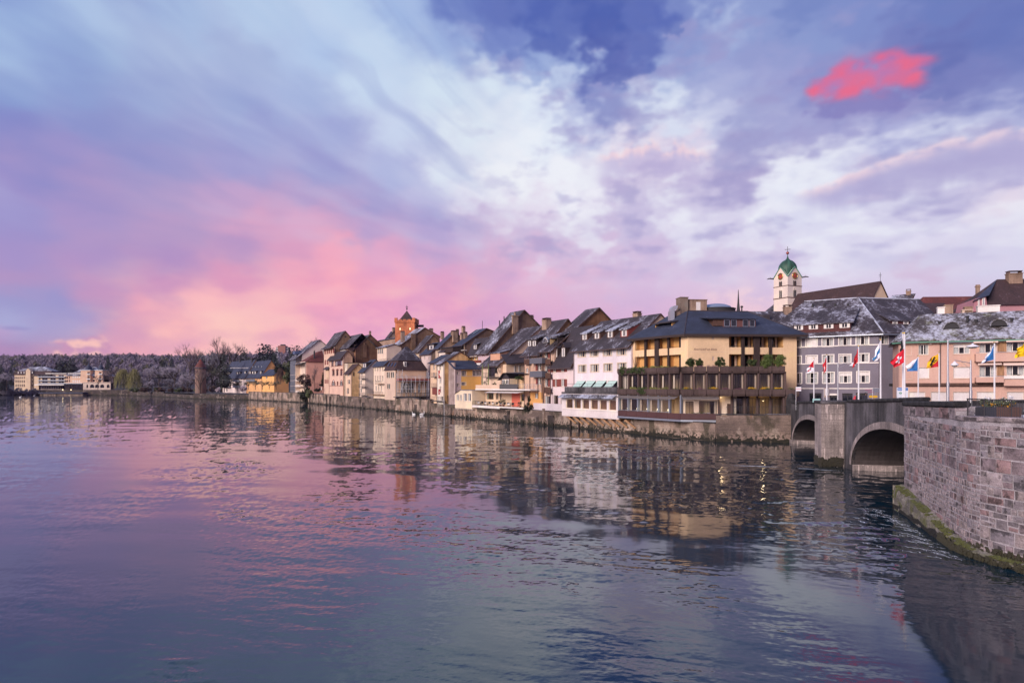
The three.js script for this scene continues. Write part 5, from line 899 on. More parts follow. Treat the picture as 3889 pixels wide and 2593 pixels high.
backRoof('pink_house','tall pink house under a broad dark roof at the right edge',{d:112,u:[1,.15],r:[z8(1075,150),z8(1420,140)],e:[z8(968,300),z8(1480,470)],half:6.0,roof:RF.brown,wall:plaster(.45,.24,.28),more:(t,q,F)=>{
const p=q(z8(1216,150),0),k=q(z8(1216,106),0);chimney(t,p[0],.5,p[1]- 2,k[1],2.0,1.2);
const a=q(z8(845,450),6.2),b=q(z8(992,450),6.2),c=q(z8(970,305),6.2),d=q(z8(872,330),6.2),back=(v)=>[v[0]+ 1.5,v[1],v[2]- 9];
part('side_gable',soup([[a,b,c,d],[b,back(b),back(c),c],[back(a),a,d,back(d)]]),plaster(.42,.2,.24),t);const r1=q(z8(1072,152),0);part('side_roof',soup([[[d[0]- .5,d[1]- .4,6.6],[c[0]+ .3,c[1]+ .1,6.6],r1,[r1[0]- 3,r1[1]- 4,-3]]]),RF.slate,t);
for(const[x0,y0,x1,y1]of[[897,390,912,335],[937,390,962,322]]){const u=q(z8(x0,y0),6.3),v=q(z8(x1,y1),6.3);const w=part('window',box(u[0],u[1],6.34,v[0],v[1],6.2),M.white,t);part('shutter',box(u[0]+ .1,u[1]+ .1,6.4,(u[0]+ v[0])/2,v[1]- .1,6.33),M.zinc,w);}
}});
{const p=wpt(z6(1320,235),320),t=thing('church_spire','tiny dark pointed spire far behind the hotel roof','spire',[p[0],4,p[2]]),top=wpt(z6(1320,95),320)[1]- 4,y=p[1]- 4;part('shaft',box(-1,0,-1,1,y,1),M.chim,t);part('spire_roof',lathe([[1.1,y],[.9,y+.6],[.45,y+5],[.12,y+11],[0,y+11.2]],8),M.dark,t);part('weathervane',[bar([0,y+11,0],[0,top,0],.08,5),bar([-.4,top-.5,0],[.5,top-.5,0],.1,5)],M.iron,t);}
// ---------------------------------------------------------------- the old town along the river, from the hotel downstream
M.redshut=wood(.34,.085,.07);M.greenshut=wood(.03,.06,.045);M.brick=plaster(.21,.145,.11,true);
const P=(r,g,b)=>plaster(r,g,b),PO=(r,g,b)=>plaster(r,g,b,true);
riverWall('stained concrete river wall under the hotel restaurant',[-18,.1],M.bank1,2.55);
riverWall('pale stained river wall under the white restaurant front and its timber struts',[-39,-18.02],M.bank1,2.35,0,-.6,L1,'river_wall',(t,dx)=>{for(const x of[-36.2,-33.4])part('mooring_post',bar([x+dx,-1,.25],[x+dx,3.2,.25],.16,8),M.darkwood,t);});
riverWall('river wall below the low white garden parapet and the ivy',[-60,-39.02],M.bank2,2.9,0,-.6,L1,'river_wall',(t,dx)=>part('pier_post',cbox(-46.2+dx,-1,.3,-45.5+dx,3.4,-.1,.03),M.bank1,t));
riverWall('river wall under the flowered dining terrace',[-88,-60.02],M.bank1,2.75);
riverWall('rust streaked river wall below the house with small flags',[-105,-88.02],M.bank2,3.0);
riverWall('tall bulging stone river wall under the scaffolded mansard house',[-133,-105.02],M.bank1,(x)=>4.2+.25*Math.sin(x*.3),.25);
riverWall('river wall with brackets and hanging planks below the balconied cream houses',[-160,-133.02],M.bank2,3.6);
riverWall('dark mottled river wall under the arched pink building',[-200,-160.02],M.bank2,3.9);
riverWall('pale garden river wall with overhanging ivy left of the slim tall house',[-262,-200.02],M.bank1,4.4,.1);
{
const F=L1.back(-1.2);F.y0=2.3;const a=F.pt(zE(635,1350)),b=F.pt(zE(-18,1318)),xr=a[0]- .05,xl=b[0],H=F.at(xr,0),len=xr-xl,yt=H.pt(zE(630,1085))[1]+ .1;
const t=thing('river_restaurant','white jettied restaurant front with six wide windows on timber struts over the river','restaurant',H.pos(0,0,0),H.turn),w=P(.68,.64,.66);
const rows=rowOf(6,H.rect(zE(30,1235),zE(106,1130)),H.rect(zE(522,1258),zE(604,1144))),yw=Math.min(...rows.map((r)=>r[1])),yx=rows[0][3];rows.forEach((r)=>{r[1]=yw;r[3]=yx;});
part('front_wall',slab([[-len,.0],[0,.0],[0,yt],[-len,yt]],rows,0,-.3),w,t);
part('side_wall',[box(-len,0,-.3,-len+.3,yt,-4.5),box(-.3,0,-.3,0,yt,-4.5),box(-len,-.02,-.3,0,.25,-4.5),box(-len,0,-4.5,0,yt,-4.7)],P(.45,.3,.18),t);
part('flat_roof',[box(-len,yt+.002,.1,0,yt+.3,-4.6),cbox(-len+.5,yt+.303,-.3,0,yt+1.25,-.6,.03)],M.concrete,t);
rows.forEach((r)=>win(t,r,{nx:1,f:.1,frame:M.cream,curtain:0,recess:.1,sill:false,room:P(.3,.16,.09),far:2.4}));
part('sill_board',cbox(-len+.3,yw-.2,.1,-.2,yw-.04,.003,.02),M.white,t);part('base_band',box(-len+.2,.2,.04,-.2,yw-.6,.003),w,t);
const aw=[];for(let i=0;i<5;i++){const x0=lerp(-len+.1,-.4,i/5)+ .03,x1=lerp(-len+.1,-.4,(i+1)/5)- .03;aw.push([[x0,yx+.22,1.15],[x1,yx+.22,1.15],[x1,yt-.1,.05],[x0,yt-.1,.05]]);}for(const q of aw)part('glass_awning',soup([q,q.slice().reverse().map(([x,y,z])=>[x,y-.03,z])]),RF.deep,t);
part('awning_arm',rowOf(11,[-len+.2,0],[-.5,0]).map(([x])=>bar([x,yt-.4,.02],[x,yx+.25,1.1],.025,4)),M.iron,t);
const st=H.y0;for(let i=0;i<9;i++){const x=lerp(-len+1.6,1.6,i/8);part('timber_strut',beam([x,.0,-.1],[x+1.5,-1.35,-1.1],.24,.3),M.palewood,t);part('timber_beam',box(x-.14,-.28,-.02,x+.14,-.01,-1.3),M.palewood,t);}
const tr=thing('terrace_rail','thin rail along the flat roof of the white restaurant','railing',H.pos(0,yt+1.25,-.45),H.turn);railing(tr,[-len+.6,0,0],[-.2,0,0],.55,{bars:false,post:2.2,r:.02});
const lit=lampMat(1.0,.8,.48,3.0),nm=['leftmost','second','third','fourth','fifth','sixth and last'];
rows.forEach((r,i)=>{const x=lerp(r[0],r[2],.62),y=yw+.16,l=thing('table_lamp',`lit table lamp in the ${nm[i]} of the six white restaurant windows`,'lamp',H.pos(x,y+.02,-1.0),0,'restaurant table lamps');part('lamp_shade',lathe([[0,.3],[.09,.3],[.15,.04],[0,.04]],10),lit,l);part('lamp_foot',lathe([[0,-.12],[.06,-.12],[.02,-.1],[.018,.04],[0,.04]],8),M.gold,l);const pl=new THREE.PointLight(new THREE.Color(1,.75,.42),1.4,0,2);pl.position.set(0,.18,0);pl.shadow.radius=3;pl.castShadow=true;l.add(pl);
const tb=thing('restaurant_table',`small table behind the ${nm[i]} of the six white restaurant windows`,'table',H.pos(x,.25,-1.0),0,'restaurant tables');part('tabletop',lathe([[0,y-.35],[.42,y-.35],[.42,y-.4],[0,y-.4]],16),M.white,tb);part('leg',lathe([[.22,0],[.22,.03],[.04,.05],[.04,y-.4],[0,y-.4]],10),M.dark,tb);});
}
const W1=(a,b,c,d,n,o)=>(n>1?{a,b,c,d,n,...o}:{a,b,...o});
house({name:'white_house',label:'broad white house with four dormers and cream framed double windows beside the hotel',s:1.6,base:3,E:zE(778,508),L:zE(116,562),R:z5(1385,152),wall:P(.72,.68,.74),gable:P(.7,.52,.38),roof:RF.dust,of:.8,os:.1,
wins:[W1(zE(165,653),zE(258,566),zE(612,632),zE(720,528),4,{nx:4,trim:.12,trimMat:M.cream,frame:M.cream,curtain:.3}),W1(zE(168,828),zE(263,740),zE(618,810),zE(725,715),4,{nx:4,trim:.12,trimMat:M.cream,frame:M.cream,curtain:.3}),W1(zE(163,1004),zE(258,922),zE(512,1004),zE(622,920),4,{nx:2,trim:.1,trimMat:M.white,sill:false})],
more:(t,H)=>{
for(const[x0,y0,x1,y1]of[[208,462,280,378],[348,450,425,362],[497,437,578,345],[655,424,742,328]])dormerAt(t,H,zE(x0,y0),zE(x1,y1),{roof:RF.deep,rise:1.5,deep:3.6,over:.12,thick:.22,wall:x0>600?std({color:C(.2,.04,.03),roughness:.8}):M.brownwood});
for(const[x0,x1]of[[167,258],[280,375],[397,497],[530,622]]){const r=H.rect(zE(x0,1004),zE(x1,922));part('awning',soup([[[r[0],r[1]+ .2,1.3],[r[2],r[1]+ .2,1.3],[r[2],r[3],.1],[r[0],r[3],.1]],[[r[0],r[1]- .3,1.32],[r[2],r[1]- .3,1.32],[r[2],r[1]+ .2,1.3],[r[0],r[1]+ .2,1.3]]]),std({color:C(.42,.58,.52),side:THREE.DoubleSide,roughness:.9}),t);}
chimneyAt(t,H,zE(845,200),zE(845,160),1.4,1.0,H.zr-.5);
}});
house({name:'shuttered_house',label:'pale pink house with red shutters and two pointed dormers',s:2.4,base:2.8,E:zE(116,720),L:zD(683,797),R:zE(345,285),wall:P(.70,.60,.62),roof:RF.dark,of:.7,os:.05,
wins:[W1(zD(722,893),zD(762,805),zD(822,890),zD(862,802),2,{shutter:M.redshut,shw:.95,frame:M.white,trim:.06}),W1(zD(747,1072),zD(767,980),zD(824,1070),zD(864,978),2,{shutter:M.redshut,shw:.9,trim:.06}),W1(zD(724,1296),zD(785,1180),zD(815,1298),zD(880,1180),2,{nx:1,sill:false,curtain:0})],
more:(t,H)=>{for(const[x0,y0,x1,y1]of[[728,715,781,590],[822,708,877,583]])dormerAt(t,H,zD(x0,y0),zD(x1,y1),{gable:true,rise:.9,roof:RF.dark,deep:3,over:.1});const a=H.roof(zE(72,465)),b=H.roof(zE(128,425));part('skylight',box(a[0],a[1]- .05,a[2],b[0],a[1]+ .08,a[2]- 1.2).rotateX(0),M.zinc,t);}});
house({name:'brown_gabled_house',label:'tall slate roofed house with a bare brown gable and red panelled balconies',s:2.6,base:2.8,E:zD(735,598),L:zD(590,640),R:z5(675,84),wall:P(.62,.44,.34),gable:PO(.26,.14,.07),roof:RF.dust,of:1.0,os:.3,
wins:[W1(zD(615,722),zD(660,645),0,0,1,{shutter:M.redshut,one:1,shw:.7}),W1(zD(615,893),zD(662,815),0,0,1,{shutter:M.redshut,one:1,shw:.7}),W1(zD(616,1070),zD(662,975),0,0,1,{shutter:M.redshut,one:1,shw:.7}),W1(zD(616,1290),zD(686,1188),0,0,1,{nx:2,sill:false})],
more:(t,H)=>{for(const[a,b]of[[793,727],[965,900],[1146,1080]]){const r=H.rect(zD(600,a),zD(686,b),.9);part('balcony',[cbox(r[0],r[1],.9,r[2],r[3],.83,.01),box(r[0],r[1]- .12,.9,r[2],r[1],.01)],M.brownwood,t);}part('balcony_post',[zD(602,900),zD(684,900)].map((p)=>{const q=H.pt(p,.85);return box(q[0]- .07,0,.85,q[0]+ .07,H.ye-.3,.7);}),M.gutter,t);
const foot=H.roof(zD(668,555)),z=foot[2],r=H.rect(zD(685,553),zD(775,465),z),g=part('roof_loggia',[box(r[0]- .2,r[1]- .4,z,r[0],r[3]+ .1,z-3),box(r[2],r[1]- .4,z,r[2]+ .2,r[3]+ .1,z-3),box(r[0],r[1]- .3,z,r[2],r[1]- .1,z-2)],M.darkwood,t);part('loggia_wall',[box(r[0],r[1]- .1,z-1.6,r[2],r[3]+ .1,z-1.8),box(r[0]+ .002,r[1],z,r[0]+ .06,r[3],z-1.6)],P(.66,.5,.28),g);part('loggia_roof',prism([[z+.4,r[3]+ .05],[z+.4,r[3]+ .35],[z-6,r[3]+ 2.3],[z-6,r[3]+ 2.0]],r[0]- .3,r[2]+ .3),RF.snow,g);}});
house({name:'balcony_house',label:'house with dark grey metal balconies and an arched roof window',s:2.2,base:2.8,E:zD(585,634),L:zD(360,648),R:zD(900,230),wall:P(.58,.40,.30),gable:PO(.3,.18,.1),roof:RF.dust,of:.9,os:.3,
wins:[W1(zD(382,900),zD(415,843),0,0,1,{}),W1(zD(530,872),zD(572,788),0,0,1,{shutter:M.redshut,one:-1,shw:.8}),W1(zD(528,705),zD(578,642),0,0,1,{shutter:M.redshut,one:-1}),W1(zD(530,1045),zD(572,968),0,0,1,{shutter:M.redshut,one:-1}),W1(zD(497,1214),zD(537,1155),0,0,1,{})],
more:(t,H)=>{
for(const[a,b]of[[782,712],[947,876]]){const r=H.rect(zD(427,a),zD(583,b),1.3);part('balcony',[box(r[0],r[1],1.3,r[2],r[3],1.25),box(r[0],r[1]- .14,1.3,r[2],r[1],.01),box(r[2]- .05,r[1],1.25,r[2],r[3],.01)],std({color:C(.11,.11,.13),roughness:.6}),t);}
part('balcony_post',[430,530,580].map((x)=>{const q=H.pt(zD(x,900),1.25);return box(q[0]- .06,2.5,1.25,q[0]+ .06,H.ye-.2,1.13);}),M.iron,t);
{const r=H.rect(zD(358,792),zD(422,655),.7),g=part('glazed_balcony',[box(r[0],r[1],.7,r[2],r[1]+ .9,.62),box(r[0],r[1]- .15,.7,r[2],r[1],0),...rowOf(4,[r[0]],[r[2]- .08]).map(([x])=>box(x,r[1],.7,x+.08,r[3],.62))],M.brownwood,t);part('pane',box(r[0]+ .05,r[1]+ .9,.66,r[2]- .05,r[3],.64),M.glass,g);}
const c=H.roof(zD(625,528)),z=c[2]+ .6,r=H.rect(zD(590,530),zD(660,448),z),n=10,ar=[];for(let i=0;i<=n;i++){const a=Math.PI*(1-i/n);ar.push([(r[0]+ r[2])/2+Math.cos(a)*(r[2]- r[0])/2,r[1]+ Math.sin(a)*(r[3]- r[1])]);}
const d=part('arched_dormer',slab(ar,[],z,z-4),M.zinc,t),mx=(r[0]+ r[2])/2;part('window',slab(ar.map(([x,y])=>[mx +(x-mx)*.75,r[1]+(y-r[1])*.82]),[],z+.06,z),M.white,d);part('pane',[slab(ar.slice(0,6).map(([x,y])=>[mx-.06 +(x-mx)*.62,r[1]+ .05 +(y-r[1])*.7]).concat([[mx-.06,r[1]+ .05]]),[],z+.09,z+.02),slab(ar.slice(5).map(([x,y])=>[mx+.06 +(x-mx)*.62,r[1]+ .05 +(y-r[1])*.7]).concat([[mx+.06,r[1]+ .05]]),[],z+.09,z+.02)],M.darkglass,d);
dormerAt(t,H,zD(405,575),zD(510,482),{roof:RF.snow,rise:2.2,deep:6,over:.8,thick:.3,wins:[H.rect(zD(412,570),zD(448,505),H.roof(zD(405,575))[2]),H.rect(zD(470,568),zD(508,503),H.roof(zD(405,575))[2])]});
chimneyAt(t,H,zD(640,330),zD(640,250),1.9,1.3,H.zr+1.2);
const q=H.rect(zD(425,1280),zD(590,1143),.05);part('lower_wall',slab([[q[0],.2],[q[2],.2],[q[2],q[3]],[q[0],q[3]]],[H.rect(zD(497,1214),zD(537,1155),.05)],.06,.005),P(.62,.34,.12),t);
}});
house({name:'long_roof_house',label:'house whose long dusted roof sweeps from a high ridge down to its pale side wall',s:4.0,base:2.8,E:zD(68,786),L:zC(775,700),R:zD(588,314),wall:P(.66,.52,.40),gable:P(.68,.50,.36),roof:RF.dust,of:.9,os:.3,
gwins:[{a:zD(38,890),b:zD(48,850),nx:1,curtain:0,sill:false}],
more:(t,H)=>{
{const r=H.rect(zC(885,860),zC(968,722),.02),g=part('window_band',rowOf(6,[r[0]],[r[2]- .08]).map(([x])=>box(x,r[1],.12,x+.08,r[3],.003)).concat([box(r[0],r[1],.11,r[2],r[1]+ .08,.003),box(r[0],r[3]- .08,.11,r[2],r[3],.003)]),M.brownwood,t);part('pane',box(r[0]+ .05,r[1]+ .08,.06,r[2]- .05,r[3]- .08,.01),M.darkglass,g);const b=H.rect(zC(790,866),zC(968,808),1.2);railing(t,[b[0],b[1],1.2],[b[2],b[1],1.2],1.0,{gap:.2});part('balcony',box(b[0],b[1]- .15,1.25,b[2],b[1],.003),M.concrete,t);part('balcony_post',[zC(792,860),zC(875,860)].map((p)=>{const k=H.pt(p,1.2);return box(k[0]- .08,0,1.25,k[0]+ .08,H.ye,1.09);}),std({color:C(.16,.2,.07)}),t);}
dormerAt(t,H,zC(905,630),zC(1040,520),{roof:RF.snow,rise:1.2,deep:4.5,over:.4,wall:P(.62,.36,.24),wins:[]});
const G=new Frame(...H.w(0,0),H.nx*-1,H.nz*-1,2.8);
const r=G.rect(zD(118,905),zD(350,800),1.8);
part('side_house',(()=>{const g=[slab([[.6,.3],[7.6,.3],[7.6,r[3]+ 1.2],[.6,r[3]]],[],1.8,.01)];return g.map((q)=>{const c=q.clone();c.rotateY(G.turn-H.turn);return c;});})(),P(.7,.54,.38),t);
const turn=(g)=>{const c=g.clone();c.rotateY(G.turn-H.turn);return c;},ra=G.rect(zD(118,768),zD(355,690),1.8);
part('side_roof',turn(soup([[[.2,r[3]+ .1,2.6],[8,r[3]+ .9,2.6],[8,r[3]+ 3.4,-.4],[.2,r[3]+ 2.4,-.4]],[[.2,r[3]+ .1,2.6],[.2,r[3]- .1,2.6],[8,r[3]+ .7,2.6],[8,r[3]+ .9,2.6]]])),RF.dark,t);
for(const[a,b,c2,d]of[[230,893,262,805],[285,893,318,805]]){const w=G.rect(zD(a,b),zD(c2,d),1.8);const g=part('window',[box(w[0],w[1],1.86,w[2],w[1]+ .08,1.81),box(w[0],w[3]- .08,1.86,w[2],w[3],1.81),box(w[0],w[1],1.86,w[0]+ .08,w[3],1.81),box(w[2]- .08,w[1],1.86,w[2],w[3],1.81),box((w[0]+ w[2])/2-.04,w[1],1.855,(w[0]+ w[2])/2+.04,w[3],1.81)].map(turn),M.cream,t);part('pane',turn(box(w[0]+ .08,w[1]+ .08,1.84,w[2]- .08,w[3]- .08,1.81)),M.darkglass,g);part('curtain',turn(box(w[0]+ .08,w[1]+ .08,1.846,w[0]+ .3,w[3]- .08,1.842)),M.curtain,g);}
}});
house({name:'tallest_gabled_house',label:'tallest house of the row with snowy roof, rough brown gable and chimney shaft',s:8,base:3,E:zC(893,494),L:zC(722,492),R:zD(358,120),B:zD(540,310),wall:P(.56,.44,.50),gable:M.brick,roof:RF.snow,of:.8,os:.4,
wins:[W1(zC(808,566),zC(826,506),zC(862,560),zC(882,503),2,{shutter:M.redshut,one:-1,shw:.6,nx:1}),W1(zC(797,674),zC(815,626),0,0,1,{shutter:M.redshut,one:1,nx:1})],
more:(t,H)=>{const p=H.on(zD(247,420),.3),k=H.on(zD(247,200),.3);part('chimney',[box(.0,p[1],p[0]- .8,.7,k[1],p[0]+ .8),box(-.1,k[1]+ .003,p[0]- .95,.8,k[1]+ .25,p[0]+ .95),bar([.35,k[1],p[0]],[.35,k[1]+ 1.0,p[0]],.3,8)],M.chim,t);const c=H.on(zD(475,245),0);chimney(t,-1.2,c[0],c[1]- 1,c[1]+ .9,1.3,1.0);for(const[x,y]of[[112,250],[55,300]]){const v=H.roof(zD(x,y));part('vent_pipe',bar([v[0],v[1]- .3,v[2]],[v[0],v[1]+ 1.1,v[2]],.16,6),M.dark,t);}}});
house({name:'yellow_balcony_house',label:'yellow house with a long brown slatted balcony under a shed dormer',s:9,base:3,E:zC(768,545),L:zC(580,552),R:zC(880,300),wall:P(.68,.44,.16),gable:M.brick,roof:RF.dark,of:.15,os:.2,
wins:[W1(zC(655,625),zC(676,566),zC(724,625),zC(750,562),3,{curtain:.4,sill:false,nx:1})],
more:(t,H)=>{const r=H.rect(zC(522,680),zC(768,628),1.3),n=34;part('balcony',[box(r[0],r[1]- .5,1.35,r[2],r[1],.003)],M.white,t);for(let i=0;i<n;i++)part('slat',box(lerp(r[0],r[2],i/n)+ .02,r[1],1.35,lerp(r[0],r[2],(i+1)/n)- .02,r[3],1.3),M.redwood,t);part('handrail',box(r[0],r[3]+ .002,1.4,r[2],r[3]+ .08,1.27),M.redwood,t);dormerAt(t,H,zC(662,480),zC(720,398),{roof:RF.dust,rise:1.6,deep:4.2,over:.5,wins:[H.rect(zC(672,470),zC(708,402),H.roof(zC(662,480))[2])]});part('sun_blind',box(r[0]+ 1,H.ye-.5,1.0,r[2]- 2,H.ye-.4,.2),M.white,t);}});
house({name:'solar_roof_house',label:'cream house with roof panels on a blue slate roof and a rough brick gable',s:13,base:3,E:zC(527,400),L:zC(395,412),R:zC(845,172),B:zC(975,230),wall:P(.7,.54,.34),gable:M.brick,roof:RF.slate,of:.7,os:.3,
wins:[W1(zC(437,480),zC(452,436),zC(485,478),zC(502,430),3,{nx:1,sill:false})],
more:(t,H)=>{for(const[a,b]of[[zC(600,270),zC(700,205)],[zC(640,262),zC(760,195)],[zC(420,330),zC(460,308)]]){const p=H.roof(a),q=H.roof(b),s=(q[1]- p[1])/(q[2]- p[2]);part('roof_panel',prism([[p[2],p[1]+ .06],[q[2],q[1]+ .06],[q[2],q[1]+ .16],[p[2],p[1]+ .16]],Math.min(p[0],q[0]),Math.max(p[0],q[0])),M.darkglass,t);}for(const[x,y0,y1]of[[522,215,165],[502,310,262],[550,310,248]]){const v=H.roof(zC(x,y0)),k=H.pt(zC(x,y1),v[2]);chimney(t,v[0],v[2],v[1]- .6,k[1],1.1,.9);}part('mast',(()=>{const v=H.pt(zC(791,190),H.zr);return bar([v[0],v[1],H.zr],[v[0],v[1]+ 2.6,H.zr],.08,5);})(),M.dark,t);const b=H.rect(zC(385,495),zC(528,470),1.0);railing(t,[b[0],b[1],1.0],[b[2],b[1],1.0],b[3]- b[1],{bars:false});part('balcony',box(b[0],b[1]- .14,1.05,b[2],b[1],.003),M.white,t);}});
house({name:'blue_roof_house',label:'house with a dark blue roof and a thick pale chimney shaft',s:14,base:3,E:zC(190,440),L:zC(120,442),R:zC(410,220),wall:P(.5,.4,.32),gable:PO(.42,.30,.21),roof:RF.slate,of:.8,os:.3,more:(t,H)=>{const p=H.on(zC(392,330),.2),k=H.on(zC(392,228),.2);chimney(t,.2,p[0],p[1]- 1,k[1],1.9,1.6);const q=H.on(zC(440,225),-.6);chimney(t,-.8,q[0],q[1]- 1.4,q[1]+ .4,.9,.8);const c=H.pt(zC(222,290),H.zr);chimney(t,c[0],H.zr,c[1]- 1,c[1]+ 1.2,1.2,.9);}});
house({name:'flag_house',label:'slim white house with a big stained yellow gable and red and white pennants',s:.0,base:2.0,E:zC(237,664),L:zC(146,680),R:zC(475,505),B:zC(582,576),wall:P(.72,.66,.58),gable:PO(.80,.56,.27),roof:RF.snow,of:.8,os:.15,
wins:[W1(zC(180,770),zC(200,698),0,0,1,{trim:.08,nx:1}),W1(zC(184,955),zC(208,862),0,0,1,{trim:.08,nx:1}),W1(zC(186,1085),zC(206,1000),0,0,1,{trim:.08,nx:1}),W1(zC(206,1200),zC(232,1138),0,0,1,{sill:false,nx:1,curtain:0})],
gwins:[],
more:(t,H)=>{const a=H.on(zC(318,810),.03),b=H.on(zC(350,700),.03);part('shutter',box(.004,a[1],Math.min(a[0],b[0]),.07,b[1],Math.max(a[0],b[0])),M.redshut,t);const d=H.rect(zC(75,1200),zC(240,1190),.8);part('landing',box(d[0],d[1]- .2,.9,d[2],d[1],.01),M.concrete,t);railing(t,[d[0],d[1],.85],[d[2],d[1],.85],1.1,{gap:.3});const l=H.pt(zC(250,1260),1.0);for(const k of[-.25,.25])part('ladder_rail',bar([l[0]+ k,-1.9,1.0],[l[0]+ k-.4,l[1]+ 1.5,.9],.035,5),M.galv,t);for(let i=0;i<9;i++)part('ladder_rung',bar([l[0]- .25-.04*i,-1.4+i*.34,.98],[l[0]+ .25-.04*i,-1.4+i*.34,.98],.02,4),M.galv,t);}});
house({name:'rear_white_house',label:'small white house front with a dark loggia behind the slim yellow gabled house',s:9,base:3,E:zC(258,505),L:zC(168,512),R:zC(410,440),wall:P(.7,.62,.56),gable:M.chim,roof:RF.slate,of:.3,wins:[W1(zC(196,615),zC(230,572),0,0,1,{nx:2})],more:(t,H)=>dormerAt(t,H,zC(205,498),zC(370,440),{roof:RF.slate,rise:.3,deep:3,wins:[]})});
house({name:'cream_balcony_house',label:'narrow cream house with stacked metal balconies and a wooden shed left of the pennants',s:1.0,base:2.6,E:zC(150,652),L:zC(48,668),R:zC(320,545),wall:P(.66,.48,.34),gable:PO(.5,.38,.26),roof:RF.slate,of:.7,
wins:[W1(zC(90,765),zC(112,690),0,0,1,{nx:1}),W1(zC(132,760),zC(145,695),0,0,1,{nx:1}),W1(zC(92,860),zC(112,800),0,0,1,{nx:1})],
more:(t,H)=>{for(const y of[862,1010]){const b=H.rect(zC(65,y),zC(148,y-55),1.0);railing(t,[b[0],b[1],1.0],[b[2],b[1],1.0],b[3]- b[1],{gap:.2});part('balcony',box(b[0],b[1]- .14,1.05,b[2],b[1],.003),M.concrete,t);}const s=H.rect(zC(80,1112),zC(148,1015),.9);for(let i=0;i<7;i++)part('plank',box(lerp(s[0],s[2],i/7)+ .01,s[1],.93 +(i%2)*.01,lerp(s[0],s[2],(i+1)/7)- .01,s[3],.88),M.redwood,t);}});
{
const F=L1.back(.2);F.y0=2.2;const c=F.pt(zC(402,765)),O=F.w(c[0],0),G=new Frame(O[0],O[1],-F.nx,-F.nz,2.2),e=G.pt(zC(787,765),0),len=e[0],ye=G.pt(zC(402,768),0)[1]+ .5;
const t=thing('yellow_annex','low lilac and yellow wing with white lattice windows under a lean-to roof','house',G.pos(0,0,0),G.turn),r=(a,b,c2,d,z)=>G.rect(zC(a,b),zC(c2,d),z??0),ws=[r(497,852,562,772),r(653,850,780,768),r(497,985,560,938)],sq=[r(428,828,456,790),r(430,998,458,958)];
const split=r(490,900,490,765)[0];
part('lilac_wall',slab([[0,0],[split,0],[split,ye],[0,ye]],sq,0,-.3),P(.60,.50,.50),t);part('yellow_wall',slab([[split+.002,0],[len,0],[len,ye],[split+.002,ye]],ws,-.02,-.3),P(.80,.48,.14),t);
ws.forEach((w,i)=>win(t,w,{nx:i===1?6:3,ny:4,f:.06,bar:.035,z:-.02,sill:false,trim:.06,trimMat:M.white,curtain:0}));sq.forEach((w)=>win(t,w,{nx:2,ny:2,curtain:0,trim:.12,trimMat:M.trim}));
part('river_wall_face',box(-.01,0,-.3,.3,ye+1.5,-4),PO(.40,.34,.34),t);
part('roof',soup([[[-.5,ye-.1,.6],[len+.4,ye-.1,.6],[len+.4,ye+2.2,-4.2],[-.5,ye+2.2,-4.2]],[[-.5,ye-.1,.6],[-.5,ye-.3,.6],[len+.4,ye-.3,.6],[len+.4,ye-.1,.6]],[[-.5,ye-.3,.6],[-.5,ye-.1,.6],[-.5,ye+2.2,-4.2],[-.5,ye+2,-4.2]]]),RF.slate,t);
part('back_wall',box(.3,0,-4,len,ye+2,-4.2),P(.7,.5,.3),t);part('downpipe',bar([.15,0,.08],[.15,ye,.08],.06,5),M.gutter,t);part('string_line',box(split+.01,r(490,856,780,853)[1],.03,len,r(490,856,780,853)[3]+ .03,-.018),M.trim,t);
}
{
const F=L1.back(-.9);F.y0=2.0;const a=F.pt(zC(645,1300)),l=F.pt(zC(404,1105)),H=F.at(a[0],0),len=a[0]- l[0],y0=H.pt(zC(645,1316))[1],yr=H.pt(zC(645,1052))[1],yl=H.pt(zC(404,1102))[1];
const t=thing('white_extension','white boarded extension with four windows jutting over the river wall','house',H.pos(0,0,0),H.turn),ws=[[425,1200,456,1117],[470,1200,498,1118],[522,1204,568,1097],[585,1206,628,1099]].map(([p,q,u,v])=>H.rect(zC(p,q),zC(u,v)));
const out=[[-len,y0],[0,y0],[0,yr],[-len*.62,yr],[-len,yl]];
part('front_wall',slab(out,ws,0,-.25),P(.74,.64,.48),t);ws.forEach((w)=>win(t,w,{nx:1,f:.07,curtain:.3,trim:.05,trimMat:M.white}));
part('side_wall',[box(-.25,y0,-.25,0,yr,-4),box(-len,y0,-.25,-len+.25,yl,-4),box(-len,y0,-4,0,yr,-4.2),box(-len,y0-.1,-.1,0,y0-.003,-4)],P(.74,.64,.48),t);
part('roof',prism([[.25,0],[.25,.12],[-4.3,.12],[-4.3,0]],-len*.62,.1).translate(0,yr,0),M.zinc,t);part('lean_roof',soup([[[-len-.15,yl-.05,.25],[-len*.62,yr+.1,.25],[-len*.62,yr+.1,-4.3],[-len-.15,yl-.05,-4.3]]]),RF.dust,t);
part('batten',rowOf(9,[-len+.5],[-.3]).map(([x])=>box(x,y0-.3,.02,x+.14,y0-.1,-.3)),M.white,t);
}
